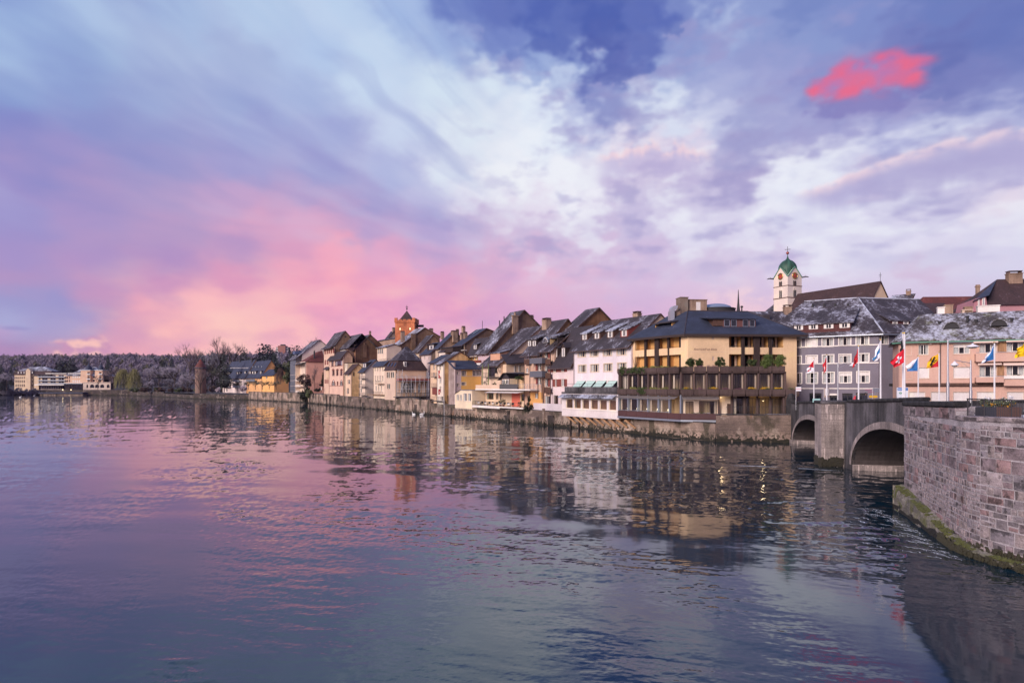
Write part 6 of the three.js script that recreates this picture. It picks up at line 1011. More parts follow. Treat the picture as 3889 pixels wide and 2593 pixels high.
{
const F=L1.back(-1.0);F.y0=2.2;const a=F.pt(zD(375,1310)),l=F.pt(zC(648,1250)),H=F.at(a[0],0),len=a[0]- l[0],yd=H.pt(zC(820,1272))[1],q=(zz,z)=>H.pt(zz,z),R=(p,s,z)=>H.rect(p,s,z);
const t=thing('terrace_house','low house with a dining terrace over the river, a roof garden and a half-timbered bay','house',H.pos(0,0,0),H.turn);
part('deck',[cbox(-len,yd-.28,0,0,yd,-5,.03),box(-len,yd-.5,.05,-len*.45,yd-.28,-.1)],M.white,t);
part('bracket',rowOf(14,[-len*.85],[-len*.4]).map(([x])=>beam([x,yd-.3,-.1],[x+.9,yd-1.5,-.95],.12,.12)),M.darkwood,t);
const zW=-3.6,yU=R(zC(640,1048),zC(700,1040),-1.5)[1];
const gl=[R(zC(762,1180),zC(828,1085),zW),R(zC(985,1180),zC(1012,1095),zW),R(zC(1042,1182),zC(1062,1098),zW),R(zC(850,1180),zC(950,1090),zW)],yel=R(zD(322,1250),zD(395,1160),zW),x0=R(zD(207,1270),zD(208,1140),zW)[0],x1=R(zD(312,1270),zD(313,1140),zW)[0];
part('ground_wall',slab([[-len,yd],[x0-.01,yd],[x0-.01,yU],[-len,yU]],gl.map((g)=>[Math.max(g[0],-len+.2),Math.max(g[1],yd+.1),g[2],Math.min(g[3],yU-.15)]),zW,zW-.3),P(.72,.56,.40),t);
gl.forEach((g,i)=>win(t,[Math.max(g[0],-len+.2),Math.max(g[1],yd+.1),g[2],Math.min(g[3],yU-.15)],{z:zW,nx:i===0||i===3?3:1,sill:false,frame:M.brownwood,curtain:.15}));
part('salmon_wall',box(x0,yd,zW,x1,yU,zW-.3),P(.66,.17,.12),t);part('pale_wall',slab([[x1+.002,yd],[0,yd],[0,yU],[x1+.002,yU]],[yel],zW,zW-.3),P(.72,.58,.42),t);win(t,yel,{z:zW,nx:2,ny:2,frame:std({color:C(.55,.4,.06)}),curtain:0});
part('upper_slab',[cbox(-len,yU,-.8,.6,yU+.3,-7,.04),box(-len,0,-7,.6,yU,-7.2)],M.white,t);
const pr=R(zC(636,1040),zC(865,968),-.9);part('roof_parapet',box(-len,yU+.3,-.9,-len*.52,yU+1.25,-1.05),P(.66,.5,.38),t);part('screen',box(-len*.52,yU+.3,-.95,-len*.2,yU+1.4,-1.0),std({color:C(.08,.075,.075),roughness:.6}),t);
const ar=R(zC(785,1085),zC(1120,1050),.3);part('awning',soup([[[-len*.75,yU-.55,.2],[-len*.12,yU-.55,.2],[-len*.12,yU+.1,-3.4],[-len*.75,yU+.1,-3.4]]]),std({color:C(.66,.6,.56),side:THREE.DoubleSide}),t);
const b=R(zD(82,1112),zD(180,972),-1.4),by0=yU+.3,bw=slab([[b[0],by0],[b[2],by0],[b[2],b[3]],[b[0],b[3]]],[],-1.4,-1.6),g=part('timber_bay',[bw,box(b[2]- .2,by0,-1.6,b[2],b[3],-5)],P(.74,.62,.46),t),f=(u,v,w,x)=>box(lerp(b[0],b[2],u),lerp(by0,b[3],v),-1.34,lerp(b[0],b[2],w),lerp(by0,b[3],x),-1.39);
part('timber_frame',[f(0,0,.05,1),f(.95,0,1,1),f(.05,.36,.95,.42),f(.05,0,.95,.05),f(.48,.05,.53,.36),f(.05,.95,.95,1)],M.brownwood,g);for(const[u,w]of[[.07,.47],[.53,.93]]){part('window',[f(u,.44,w,.49),f(u,.88,w,.93),f(u,.49,u+.05,.88),f(w-.05,.49,w,.88),f((u+w)/2-.02,.49,(u+w)/2+.02,.88)],M.white,g);part('pane',box(lerp(b[0],b[2],u+.05),lerp(by0,b[3],.49),-1.37,lerp(b[0],b[2],w-.05),lerp(by0,b[3],.88),-1.395),M.darkglass,g);}
part('bay_roof',soup([[[b[0]- .8,b[3]- .35,-.7],[(b[0]+ b[2])/2,b[3]+ 1.3,-.7],[(b[0]+ b[2])/2,b[3]+ 1.3,-6],[b[0]- .8,b[3]- .35,-6]],[[(b[0]+ b[2])/2,b[3]+ 1.3,-.7],[b[2]+ 5.6,b[3]+ .9,-2.8],[b[2]+ 5.6,b[3]+ 1.5,-6],[(b[0]+ b[2])/2,b[3]+ 1.3,-6]],[[b[0],b[3],-1.42],[b[2],b[3],-1.42],[(b[0]+ b[2])/2,b[3]+ 1.25,-1.42]]]),RF.dark,t);
const cw=R(zD(185,1115),zD(430,950),-4.2);part('upper_wall',box(b[2],by0,-4.2,cw[2],b[3]+ .95,-4.5),P(.74,.56,.36),t);part('roof_edge',box(b[2]+ .1,b[3]+ .6,-3.6,cw[2],b[3]+ 1.3,-4.6),M.brownwood,t);
for(const[p0,p1,z,h,lb,o]of[[zC(648,1230),zC(1085,1275),0,1.0,'dark railing along the dining terrace over the river',{gap:.18}],[zD(100,1325),zD(372,1345),0,.9,'thin railing on the right part of the dining terrace',{bars:false}],[zD(275,1120),zD(580,1128),-2.2,1.05,'pale railing of the upper terrace with wooden furniture',{mat:M.galv,gap:.25}]]){const u=q(p0,z),v=q(p1,z),y=z?yU+.3:yd,rt=thing('terrace_railing',lb,'railing',H.pos((u[0]+ v[0])/2,y,z-.08),H.turn),hl=(v[0]- u[0])/2;railing(rt,[-hl,0,0],[hl,0,0],h,o);}
L1.terrace={H,len,yd,yU,by0};
}
{
const a=L1.at(0,0),u=L1.pt(zD(478,1380))[0],v=L1.pt(zD(845,1420))[0],t=thing('garden_parapet','low plain white parapet wall in front of the house with red shutters','wall',L1.pos((u+v)/2,2.9,0),L1.turn);for(let i=0;i<4;i++)part('parapet_panel',cbox(lerp(u,v,i/4)-(u+v)/2+.01,.15,.05,lerp(u,v,(i+1)/4)-(u+v)/2-.01,1.55,-.2,.02),P(.6,.56,.6),t);
}
// ---------------------------------------------------------------- farther downstream
house({name:'gallery_roof_house',label:'dark roofed house with a big white framed roof window',s:15,base:3,E:zB(1015,715),L:zB(885,715),R:zB(1180,560),wall:P(.62,.52,.5),gable:PO(.5,.4,.3),roof:RF.slate,of:.6,wins:[W1(zB(930,800),zB(942,756),zB(988,800),zB(1002,764),2,{nx:1})],more:(t,H)=>{dormerAt(t,H,zB(968,680),zB(1060,590),{roof:RF.slate,rise:.5,deep:4,over:.5,wins:[H.rect(zB(1000,668),zB(1055,608),H.roof(zB(968,680))[2])]});}});
house({name:'striped_roof_house',label:'brown brick gable with a step-tiled dark roof left of the dormered houses',s:20,base:3,E:zB(860,690),L:zB(772,690),R:zB(1052,466),wall:P(.5,.4,.3),gable:PO(.40,.27,.17),roof:RF.dust,of:.6});
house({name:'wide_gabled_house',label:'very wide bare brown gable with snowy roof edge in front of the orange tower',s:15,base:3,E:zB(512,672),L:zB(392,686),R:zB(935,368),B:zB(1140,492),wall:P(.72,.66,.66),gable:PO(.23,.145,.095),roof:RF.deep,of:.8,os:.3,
wins:[W1(zB(428,748),zB(443,700),zB(465,746),zB(482,696),2,{nx:1})],gwins:[{a:zB(612,632),b:zB(625,615),nx:1,curtain:0,sill:false}],
more:(t,H)=>{for(const[x,yb,yt,w]of[[648,520,432,1.3],[1034,430,396,1.3]]){const p=H.on(zB(x,yb),0),k=H.on(zB(x,yt),0);chimney(t,-.9,p[0],p[1]- 1.2,k[1],w,w);}const p=H.on(zB(780,640),.2),k=H.on(zB(780,455),.2);part('flue_shaft',box(.002,p[1]- 3,p[0]- .9,.45,k[1],p[0]+ .9),PO(.24,.16,.11),t);const b=H.rect(zB(350,800),zB(450,755),1.2);part('balcony',[box(b[0],b[1],1.2,b[2],b[3],1.12),box(b[0],b[1]- .12,1.2,b[2],b[1],.003)],M.white,t);}});
house({name:'small_terrace_house',label:'small house with white framed glass front beside the double brown gable',s:12,base:3,E:zB(420,630),L:zB(290,640),R:zB(520,590),wall:P(.7,.58,.48),roof:RF.deep,of:.5,wins:[W1(zB(298,728),zB(316,652),zB(346,726),zB(370,655),3,{nx:1,sill:false})]});
{
const F=L1.back(-.2);F.y0=0;const c=F.pt(zB(543,950)),O=F.w(c[0],0),H=new Frame(O[0],O[1],L1.ux,L1.uz,3.5),G=new Frame(O[0],O[1],-L1.nx,-L1.nz,3.5),wl=-H.pt(zB(393,950))[0],dp=G.pt(zB(962,940))[0],ye=H.pt(zB(543,945))[1];
const t=thing('mansard_house','beige house with a tall dark brown mansard roof and green shutters above the scaffold','house',H.pos(0,0,0),H.turn),R=(g)=>{const q=g.clone();q.rotateY(G.turn-H.turn);return q;},wall=P(.6,.47,.38);
const fw=[H.rect(zB(434,1050),zB(452,972)),H.rect(zB(490,1048),zB(510,972)),H.rect(zB(441,1198),zB(458,1132))];
part('front_wall',slab([[-wl,0],[0,0],[0,ye],[-wl,ye]],fw,0,-.35),wall,t);fw.forEach((w)=>win(t,w,{shutter:M.greenshut,shw:.62,nx:2}));
const gy=G.pt(zB(600,1108))[1],low=[G.rect(zB(612,1250),zB(800,1118)),G.rect(zB(845,1245),zB(880,1140))].map(([a,b,c2,d])=>[a,b,c2,d]);
part('side_wall',R(slab([[0,0],[dp,0],[dp,ye],[0,ye]],low,0,-.35)),P(.78,.56,.38),t);
{const g=new THREE.Group();g.name='glass_front';g.rotation.y=G.turn-H.turn;t.add(g);for(const[i,w]of low.entries()){const q=win(g,w,{nx:i?1:9,ny:i?1:3,f:.07,bar:.05,sill:false,curtain:.1,frame:i?M.darkwood:M.white});q.name='window_frame';for(const k of[...q.children])g.add(k);}}
part('rear_wall',box(-wl,0,-dp,0,ye,-dp+.3),wall,t);part('far_wall',box(-wl,0,-dp+.3,-wl+.3,ye,-.35),wall,t);
const kz=1.3,yk=G.pt(zB(760,818),-kz)[1],ap=G.pt(zB(672,628),-wl/2),m=(x,y,z)=>[x,y,z],o=.35,e=[[-wl-o,ye,o],[o,ye,o],[o,ye,-dp-o],[-wl-o,ye,-dp-o]],k=[[-wl+kz,yk,-kz],[-kz,yk,-kz],[-kz,yk,-dp+kz],[-wl+kz,yk,-dp+kz]],A1=[-wl/2,ap[1],-ap[0]],A2=[-wl/2,ap[1],-ap[0]- .8],lp=[];
for(let i=0;i<4;i++)lp.push([e[i],e[(i+1)%4],k[(i+1)%4],k[i]]);
part('lower_roof',soup([...lp,[e[3],e[2],e[1],e[0]]]),RF.brown,t);const ko=k.map(([x,y,z])=>[x +(x<-wl/2?-.25:.25),y+.02,z +(z>-dp/2?.25:-.25)]);part('upper_roof',soup([[ko[0],ko[1],A1],[ko[1],ko[2],A2,A1],[ko[2],ko[3],A2],[ko[3],ko[0],A1,A2]]),RF.dust,t);
{const w=G.rect(zB(655,893),zB(683,838),-.55),g=part('roof_window',R(box(w[0]- .1,w[1]- .1,-.2,w[2]+ .1,w[3]+ .1,-1.2)),M.white,t);part('pane',[[.1,.1],[.55,.1],[.1,.55],[.55,.55]].map(([a,b])=>R(box(lerp(w[0],w[2],a),lerp(w[1],w[3],b),-.17,lerp(w[0],w[2],a+.36),lerp(w[1],w[3],b+.36),-.21))),M.darkglass,g);for(const x of[450,492,535]){const s=H.rect(zB(x-9,898),zB(x+9,848),-.5);part('skylight',beam([(s[0]+ s[2])/2,s[1],-.25],[(s[0]+ s[2])/2,s[3],-.85],s[2]- s[0],.25),M.darkglass,t);}}
const ty=G.pt(zB(700,1086),1.0)[1];part('terrace',[R(cbox(.2,ty-.15,2.2,dp+1.5,ty+.55,.003,.03))],std({color:C(.3,.07,.05),map:plasterT}),t);{const g=new THREE.Group();g.name='terrace_rail';g.rotation.y=G.turn-H.turn;t.add(g);railing(g,[.3,ty+.55,2.1],[dp+1.4,ty+.55,2.1],.9,{gap:.3,mat:M.galv,name:'rail'});const py=G.pt(zB(700,1305),2.5)[1];part('platform',box(-.8,py-.25,3.0,dp+1.2,py,.02),M.iron,g);railing(g,[-.7,py,2.95],[dp+1.1,py,2.95],1.15,{gap:.3,name:'platform_rail',r:.05});part('bracket',rowOf(5,[.5],[dp-.5]).map(([x])=>beam([x,py-.2,2.8],[x,py-1.9,.1],.12,.14)),M.iron,g);}
M.pole0=std({color:C(.62,.62,.66),roughness:.5});const s=thing('scaffold','silver scaffold poles and boards on the terrace side of the mansard house','scaffold',G.pos(0,0,0),G.turn),py=G.pt(zB(700,1305),2.5)[1],ytop=G.pt(zB(600,935),2.6)[1];
for(let i=0;i<9;i++)for(const z of[1.4,2.6]){const x=lerp(-.2,dp+1,i/8);part('standard',bar([x,py,z],[x,i<2?ytop -(z>2?0:1.2):i>6?ty+2.6:ty+.6 +(i*7%3)*.6,z],.055,5),M.pole0,s);}
for(const y of[py+1.1,py+2.3,ty-.1,ty+1.0])for(const z of[1.4,2.6])part('ledger',bar([-.3,y,z],[dp+1.1,y,z],.045,5),M.pole0,s);
part('board',[box(-.2,py+2.0,2.55,dp*.55,py+2.06,1.45)],M.palewood,s);part('brace',[bar([0,py,2.65],[1.9,ty,2.65],.045,5),bar([1.9,ty,2.65],[.2,ytop,2.65],.045,5),bar([3,py,2.65],[1.2,ty,2.65],.045,5)],M.galv,s);
}
house({name:'flat_fronted_house',label:'cream house with eight tall windows and a roof terrace beside the mansard house',s:.6,base:3.2,E:zB(392,878),L:zB(240,881),R:zB(450,815),wall:P(.74,.62,.5),gable:PO(.5,.4,.3),roof:RF.slate,of:.5,wins:[W1(zB(258,962),zB(272,892),zB(360,958),zB(374,890),4,{nx:1,trim:.06}),W1(zB(262,1100),zB(274,1022),zB(358,1098),zB(374,1020),4,{nx:1,trim:.06}),W1(zB(270,1232),zB(286,1160),zB(340,1232),zB(355,1155),3,{nx:1})],
more:(t,H)=>{for(const[y,h,a,b]of[[1130,38,262,350],[1272,40,150,365]]){const r=H.rect(zB(a,y),zB(b,y-h),1.1);part('balcony',box(r[0],r[1]- .14,1.15,r[2],r[1],.003),M.palewood,t);railing(t,[r[0],r[1],1.1],[r[2],r[1],1.1],1.0,{gap:.25});}const p=H.pt(zB(300,820),-3);railing(t,[-H.wl,H.ye+1.3,-2],[0,H.ye+1.3,-2],1.0,{gap:.3,name:'roof_rail'});}});
house({name:'curved_roof_house',label:'white house with swept mansard dormer and balconies left of the flat fronted cream house',s:.9,base:3.2,E:zB(128,955),L:zB(52,962),R:zB(278,800),wall:P(.72,.60,.50),gable:P(.74,.62,.52),roof:RF.slate,of:.7,wins:[W1(zB(70,1015),zB(92,990),0,0,1,{}),W1(zB(60,1140),zB(82,1080),0,0,1,{nx:1}),W1(zB(62,1245),zB(84,1190),0,0,1,{nx:1})],more:(t,H)=>{for(const y of[1060,1172,1285]){const r=H.rect(zB(40,y),zB(125,y-42),1.2);part('balcony',box(r[0],r[1]- .14,1.25,r[2],r[1],.003),M.concrete,t);railing(t,[r[0],r[1],1.2],[r[2],r[1],1.2],1.0,{gap:.22});}dormerAt(t,H,zB(95,915),zB(150,850),{rise:.6,deep:3,roof:RF.slate});}});
house({name:'yellow_house',label:'narrow ochre house with a steep lean roof and red shuttered door left of the balconies',s:.3,base:3.2,E:zA(1232,850),L:zA(1130,852),R:zA(1375,690),wall:P(.72,.54,.40),gable:PO(.80,.58,.31),roof:RF.brown,of:.7,wins:[W1(zA(1170,925),zA(1208,862),0,0,1,{nx:2,trim:.1}),W1(zA(1184,1070),zA(1216,990),0,0,1,{shutter:M.redshut,shw:.3,nx:1}),W1(zA(1160,1250),zA(1195,1145),0,0,1,{sill:false,frame:M.redwood,nx:2})],gwins:[{a:zA(1278,918),b:zA(1306,848),frame:M.darkwood,nx:2,curtain:0}]});
house({name:'pale_yellow_house',label:'pale flat yellow wall with narrow windows right of the arched pink building',s:1.6,base:3.2,E:zA(1165,682),L:zA(1115,680),R:zA(1330,672),wall:P(.74,.64,.5),gable:P(.78,.64,.42),roof:RF.dark,of:.1,os:.05,verge:false,wins:[W1(zA(1132,780),zA(1150,705),0,0,1,{nx:1}),W1(zA(1140,960),zA(1156,882),0,0,1,{nx:1})]});
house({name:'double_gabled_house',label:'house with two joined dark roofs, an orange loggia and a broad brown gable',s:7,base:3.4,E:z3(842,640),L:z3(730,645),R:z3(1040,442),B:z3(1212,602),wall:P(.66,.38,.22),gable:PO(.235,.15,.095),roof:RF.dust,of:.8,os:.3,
more:(t,H)=>{const r=H.rect(z3(737,735),z3(830,685),.0),g=part('loggia',box(r[0],r[1],.02,r[2],r[3],.004),M.dark,t);part('loggia_post',box((r[0]+ r[2])/2-.15,r[1],.06,(r[0]+ r[2])/2+.15,r[3],.021),P(.66,.36,.2),g);const b=H.rect(z3(737,790),z3(832,735),.8);for(let i=0;i<14;i++)part('slat',box(lerp(b[0],b[2],i/14)+ .02,b[1],.85,lerp(b[0],b[2],(i+1)/14)- .02,b[3],.8),M.palewood,t);part('balcony',box(b[0],b[1]- .15,.9,b[2],b[1],.003),M.concrete,t);const z=H.roof(z3(740,635))[2];dormerAt(t,H,z3(742,628),z3(832,575),{roof:RF.dust,rise:.7,deep:3.5,over:.5,wall:P(.7,.5,.34),wins:[H.rect(z3(748,625),z3(780,583),z),H.rect(z3(784,622),z3(815,580),z)]});const p=H.on(z3(1042,440),-.3);chimney(t,-.5,p[0],p[1]- 1,p[1]+ .8,.7,.7);for(const[x,y0,y1]of[[968,745,575]]){const u=H.on(z3(x,y0),.1),v=H.on(z3(x,y1),.1);part('flue_shaft',[box(.003,u[1],u[0]- .8,.5,v[1],u[0]+ .8),bar([.25,v[1],u[0]],[.25,v[1]+ .8,u[0]],.25,6)],PO(.24,.16,.11),t);}}});
house({name:'arched_pink_building',label:'pinkish old building with red framed rows of windows and pointed arch doors',s:1.0,base:4.0,E:zA(1085,556),L:zA(830,574),R:zA(1175,440),wall:P(.68,.47,.38),gable:PO(.62,.44,.32),roof:RF.dark,of:1.0,os:.3,
wins:[W1(zA(868,742),zA(912,636),0,0,1,{nx:4,frame:M.redwood,f:.1}),W1(zA(935,738),zA(1076,625),0,0,1,{nx:9,frame:M.redwood,f:.1}),W1(zA(884,918),zA(930,812),zA(1034,914),zA(1076,805),3,{nx:4,frame:M.redwood,f:.1}),W1(zA(974,1095),zA(1000,1020),0,0,1,{noglass:true,nx:3,frame:M.redwood,f:.16,sill:false,curtain:0})],
more:(t,H)=>{
for(const[x0,x1]of[[880,945],[1034,1085]]){const r=H.rect(zA(x0,1096),zA(x1,990),0),n=8,mx=(r[0]+ r[2])/2,w=(r[2]- r[0])/2,pt=(k)=>{const p=[[r[0],r[1]],[r[0],lerp(r[1],r[3],.4)]];for(let i=1;i<n;i++){const a=i/n;p.push([r[0]+ w*a*k+w*(1-k)*a,lerp(lerp(r[1],r[3],.4),r[3],Math.sin(a*Math.PI/2))]);}p.push([mx,r[3]]);return p;},L=pt(1),out=[...L,...L.slice(0,-1).reverse().map(([x,y])=>[2*mx-x,y])];const d=part('arched_door',slab(out,[out.map(([x,y])=>[mx +(x-mx)*.76,r[1]+(y-r[1])*.9+.003])],.12,.003),M.redwood,t);part('glazing',slab(out.map(([x,y])=>[mx +(x-mx)*.75,r[1]+(y-r[1])*.89]),[],.06,.004),M.white,d);part('pane',[0,1,2].flatMap((i)=>[0,1,2].map((j)=>box(lerp(r[0]+ w*.32,r[2]- w*.32,i/3)+ .05,lerp(r[1],r[3],.05+j*.22),.075,lerp(r[0]+ w*.32,r[2]- w*.32,(i+1)/3)- .05,lerp(r[1],r[3],.24+j*.22),.061))),M.darkglass,d);}
for(const[x0,x1]of[[884,930],[960,1008],[1038,1084]]){const r=H.rect(zA(x0,812),zA(x1,796),0);part('stepped_arch',[box(r[0]- .1,r[1]+ .003,.1,r[2]+ .1,r[1]+ .25,.003),box(lerp(r[0],r[2],.25),r[1]+ .255,.1,lerp(r[0],r[2],.75),r[1]+ .55,.003)],M.redwood,t);}
for(const[a,y]of[[860,745],[808,1102]]){const u=H.pt(zA(a,y)),v=H.pt(zA(1084,y));part('string_course',cbox(Math.max(u[0],-H.wl),u[1]- .1,.12,v[0],u[1]+ .06,-.02,.03),M.redwood,t);}
const z=-3.4,f=H.rect(zA(928,482),zA(1140,428),z),g=part('upper_storey',box(f[0]- 1,f[1]- 2.5,z,f[2]+ 3.2,f[3]+ .6,z-8),P(.3,.2,.16),t);for(let i=0;i<9;i++)part('window',[box(lerp(f[0],f[2],i/9)+ .12,f[1],z+.08,lerp(f[0],f[2],(i+.8)/9),f[3],z+.002)],i%3===1?M.curtain:M.white,g);
const e=H.pt(zA(918,422),z+.9),e2=H.pt(zA(1145,446),z+.9),k1=H.pt(zA(1165,188),z-5.5),k2=H.pt(zA(1428,152),z-5.5);part('upper_roof',soup([[[e[0],f[3]+ .4,z+.9],[e2[0]+ 3.4,f[3]+ .4,z+.9],[k2[0]+ 1,k1[1],z-5.5],[k1[0],k1[1],z-5.5]],[[e[0],f[3]+ .4,z+.9],[k1[0],k1[1],z-5.5],[e[0],f[3]+ .4,z-12]],[[e[0],f[3]+ .2,z+.9],[e2[0]+ 3.4,f[3]+ .2,z+.9],[e2[0]+ 3.4,f[3]+ .4,z+.9],[e[0],f[3]+ .4,z+.9]],[[e[0],f[3]+ .4,z-12],[k1[0],k1[1],z-5.5],[k2[0]+ 1,k1[1],z-5.5],[e2[0]+ 3.4,f[3]+ .4,z-12]]]),RF.dust,t);
}});
house({name:'slim_tall_house',label:'slim tall house with steep dark roof and closed red shutters',s:1.6,base:4.2,E:zA(918,372),L:zA(730,412),R:zA(1130,78),B:zA(1212,182),wall:P(.64,.46,.36),gable:PO(.26,.17,.11),roof:RF.dust,of:.9,os:.25,flare:.6,
wins:[],more:(t,H)=>{for(const[a,b,c,d,n]of[[748,515,766,430,2],[822,502,844,410,3],[750,715,770,620,1],[793,710,814,615,1]])for(let i=0;i<n;i++){const r=H.rect(zA(a+i*40,b-i*4),zA(c+i*40,d-i*5));part('shutter',cbox(r[0],r[1],.09,r[2],r[3],.004,.015),M.redshut,t);}for(const x of[748,766,786,806]){const r=H.rect(zA(x,1058),zA(x+11,985));part('shutter',box(r[0],r[1],.06,r[2],r[3],.004),M.redshut,t);}const p=H.rect(zA(728,808),zA(826,720),.9);part('porch_roof',prism([[1.4,p[1]],[.02,p[3]- .6],[.02,p[3]- .45],[1.4,p[1]+ .15]],p[0],p[2]),RF.dark,t);const u=H.rect(zA(770,960),zA(826,812),.4);part('bay',box(u[0],u[1],.5,u[2],u[3],.004),P(.66,.48,.34),t);const g=H.on(zA(1133,188),.02);part('gable_hole',bar([.005,g[1],g[0]],[.06,g[1],g[0]],.4,10),M.dark,t);}});
{
const F=L1.back(7);F.y0=4.2;const c=F.pt(zA(407,650)),O=F.w(c[0],0),G=new Frame(O[0],O[1],-L1.nx,-L1.nz,4.2),H=new Frame(O[0],O[1],L1.ux,L1.uz,4.2),len=G.pt(zA(740,650))[0],ye=G.pt(zA(407,650))[1],t=thing('salmon_house','plain salmon pink wall under a dark red hipped roof with white recessed balconies','house',G.pos(0,0,0),G.turn);
part('wall',[box(0,0,0,len,ye,-.3),box(len-.3,0,-.3,len,ye,-14),box(0,0,-14,len,ye,-14.3)],P(.75,.40,.30),t);
const pk=G.pt(zA(728,442),-6)[1];part('roof',soup([[[-.4,ye,.5],[len+.4,ye,.5],[len+.4,pk,-6],[6.5,pk-1,-6]],[[-.4,ye,-14.5],[-.4,ye,.5],[6.5,pk-1,-6]],[[len+.4,ye,-14.5],[-.4,ye,-14.5],[6.5,pk-1,-6],[len+.4,pk,-6]],[[-.4,ye-.2,.5],[len+.4,ye-.2,.5],[len+.4,ye,.5],[-.4,ye,.5]]]),RF.red,t);
for(let k=0;k<3;k++)part('balcony',[box(-3,.2+k*3,-.3,0,.4+k*3,-12),box(-3,.4+k*3,-.3,-2.9,1.4+k*3,-12)],P(.66,.58,.52),t);part('balcony_wall',[box(-3,0,-12,0,ye-1,-12.3),box(-.6,0,-.3,-.002,ye,-12)],P(.72,.6,.5),t);part('balcony_roof',soup([[[-4.2,ye-1.6,.2],[0,ye-.1,.2],[0,ye-.1,-13],[-4.2,ye-1.6,-13]]]),RF.dust,t);
const p=G.pt(zA(553,580),-1.5),q=G.pt(zA(553,460),-1.5);part('chimney_pipe',[bar([p[0],p[1]- .5,-1.5],[p[0],q[1],-1.5],.4,8),bar([p[0],q[1]- .6,-1.5],[p[0],q[1]+ .5,-1.5],.2,6)],M.dark,t);const l=G.pt(zA(625,1050));part('trellis',[...[0,1,2,3].map((i)=>bar([l[0]- 1.5+i,.5,.06],[l[0]- 1.5+i,5.5,.06],.03,4)),...[0,1,2,3,4,5].map((i)=>bar([l[0]- 1.6,.8+i*.8,.07],[l[0]+ 1.6,.8+i*.8,.07],.03,4))],M.brownwood,t);const iv=G.pt(zA(712,970),.2);part('ivy',moved(leafGeo(900,1.0,4,.3,.2,5,{clumps:18}),iv[0],iv[1],.25),leafMat(.03,.045,.02),t);
}
{
const F=L1.back(9);F.y0=4.5;const c=F.pt(zA(325,510)),O=F.w(c[0],0),G=new Frame(O[0],O[1],-L1.nx,-L1.nz,4.5),R=(x,y)=>G.pt(zA(x,y)),a=R(325,510),k=R(655,252),e=R(775,330),t=thing('white_gable_house','large white gable-ended house with slatted wooden balconies behind the salmon house','house',G.pos(0,0,0),G.turn),yb=a[1],sl=(k[1]- yb)/k[0];
part('gable_wall',slab([[0,0],[e[0]+ 2,0],[e[0]+ 2,k[1]- sl*(e[0]+ 2-k[0])],[k[0],k[1]],[0,yb]],[],0,-.3),P(.80,.66,.58),t);part('front_wall',box(0,0,-.3,.3,yb,-16),P(.7,.6,.55),t);
const ro=(o,th)=>[[-6.5*.6,yb-sl*6.5*.6+th],[k[0],k[1]+ th],[e[0]+ 3,k[1]- sl*(e[0]+ 3-k[0])+ th]];part('roof',slab([...ro(0,.05),...ro(0,.32).reverse()],[],.5,-18),RF.snow,t);
part('balcony',[0,1,2,3].map((i)=>box(-3.2,i*3+.3,-1.2,0,i*3+.5,-15)),P(.6,.52,.48),t);for(let i=0;i<40;i++)part('slat',box(-3.2,.3,-1.0-i*.35,-3.1,yb-2,-1.15-i*.35),M.zinc,t);part('balcony_end',rowOf(9,[-3.1],[-.3]).map(([x])=>box(x,.3,-.8,x+.06,yb-2,-.9)),M.zinc,t);
const ch=R(345,400);part('roof_house',box(-2.4,yb+.2,-6,4,yb+1.9,-12),std({color:C(.07,.09,.17)}),t);
}
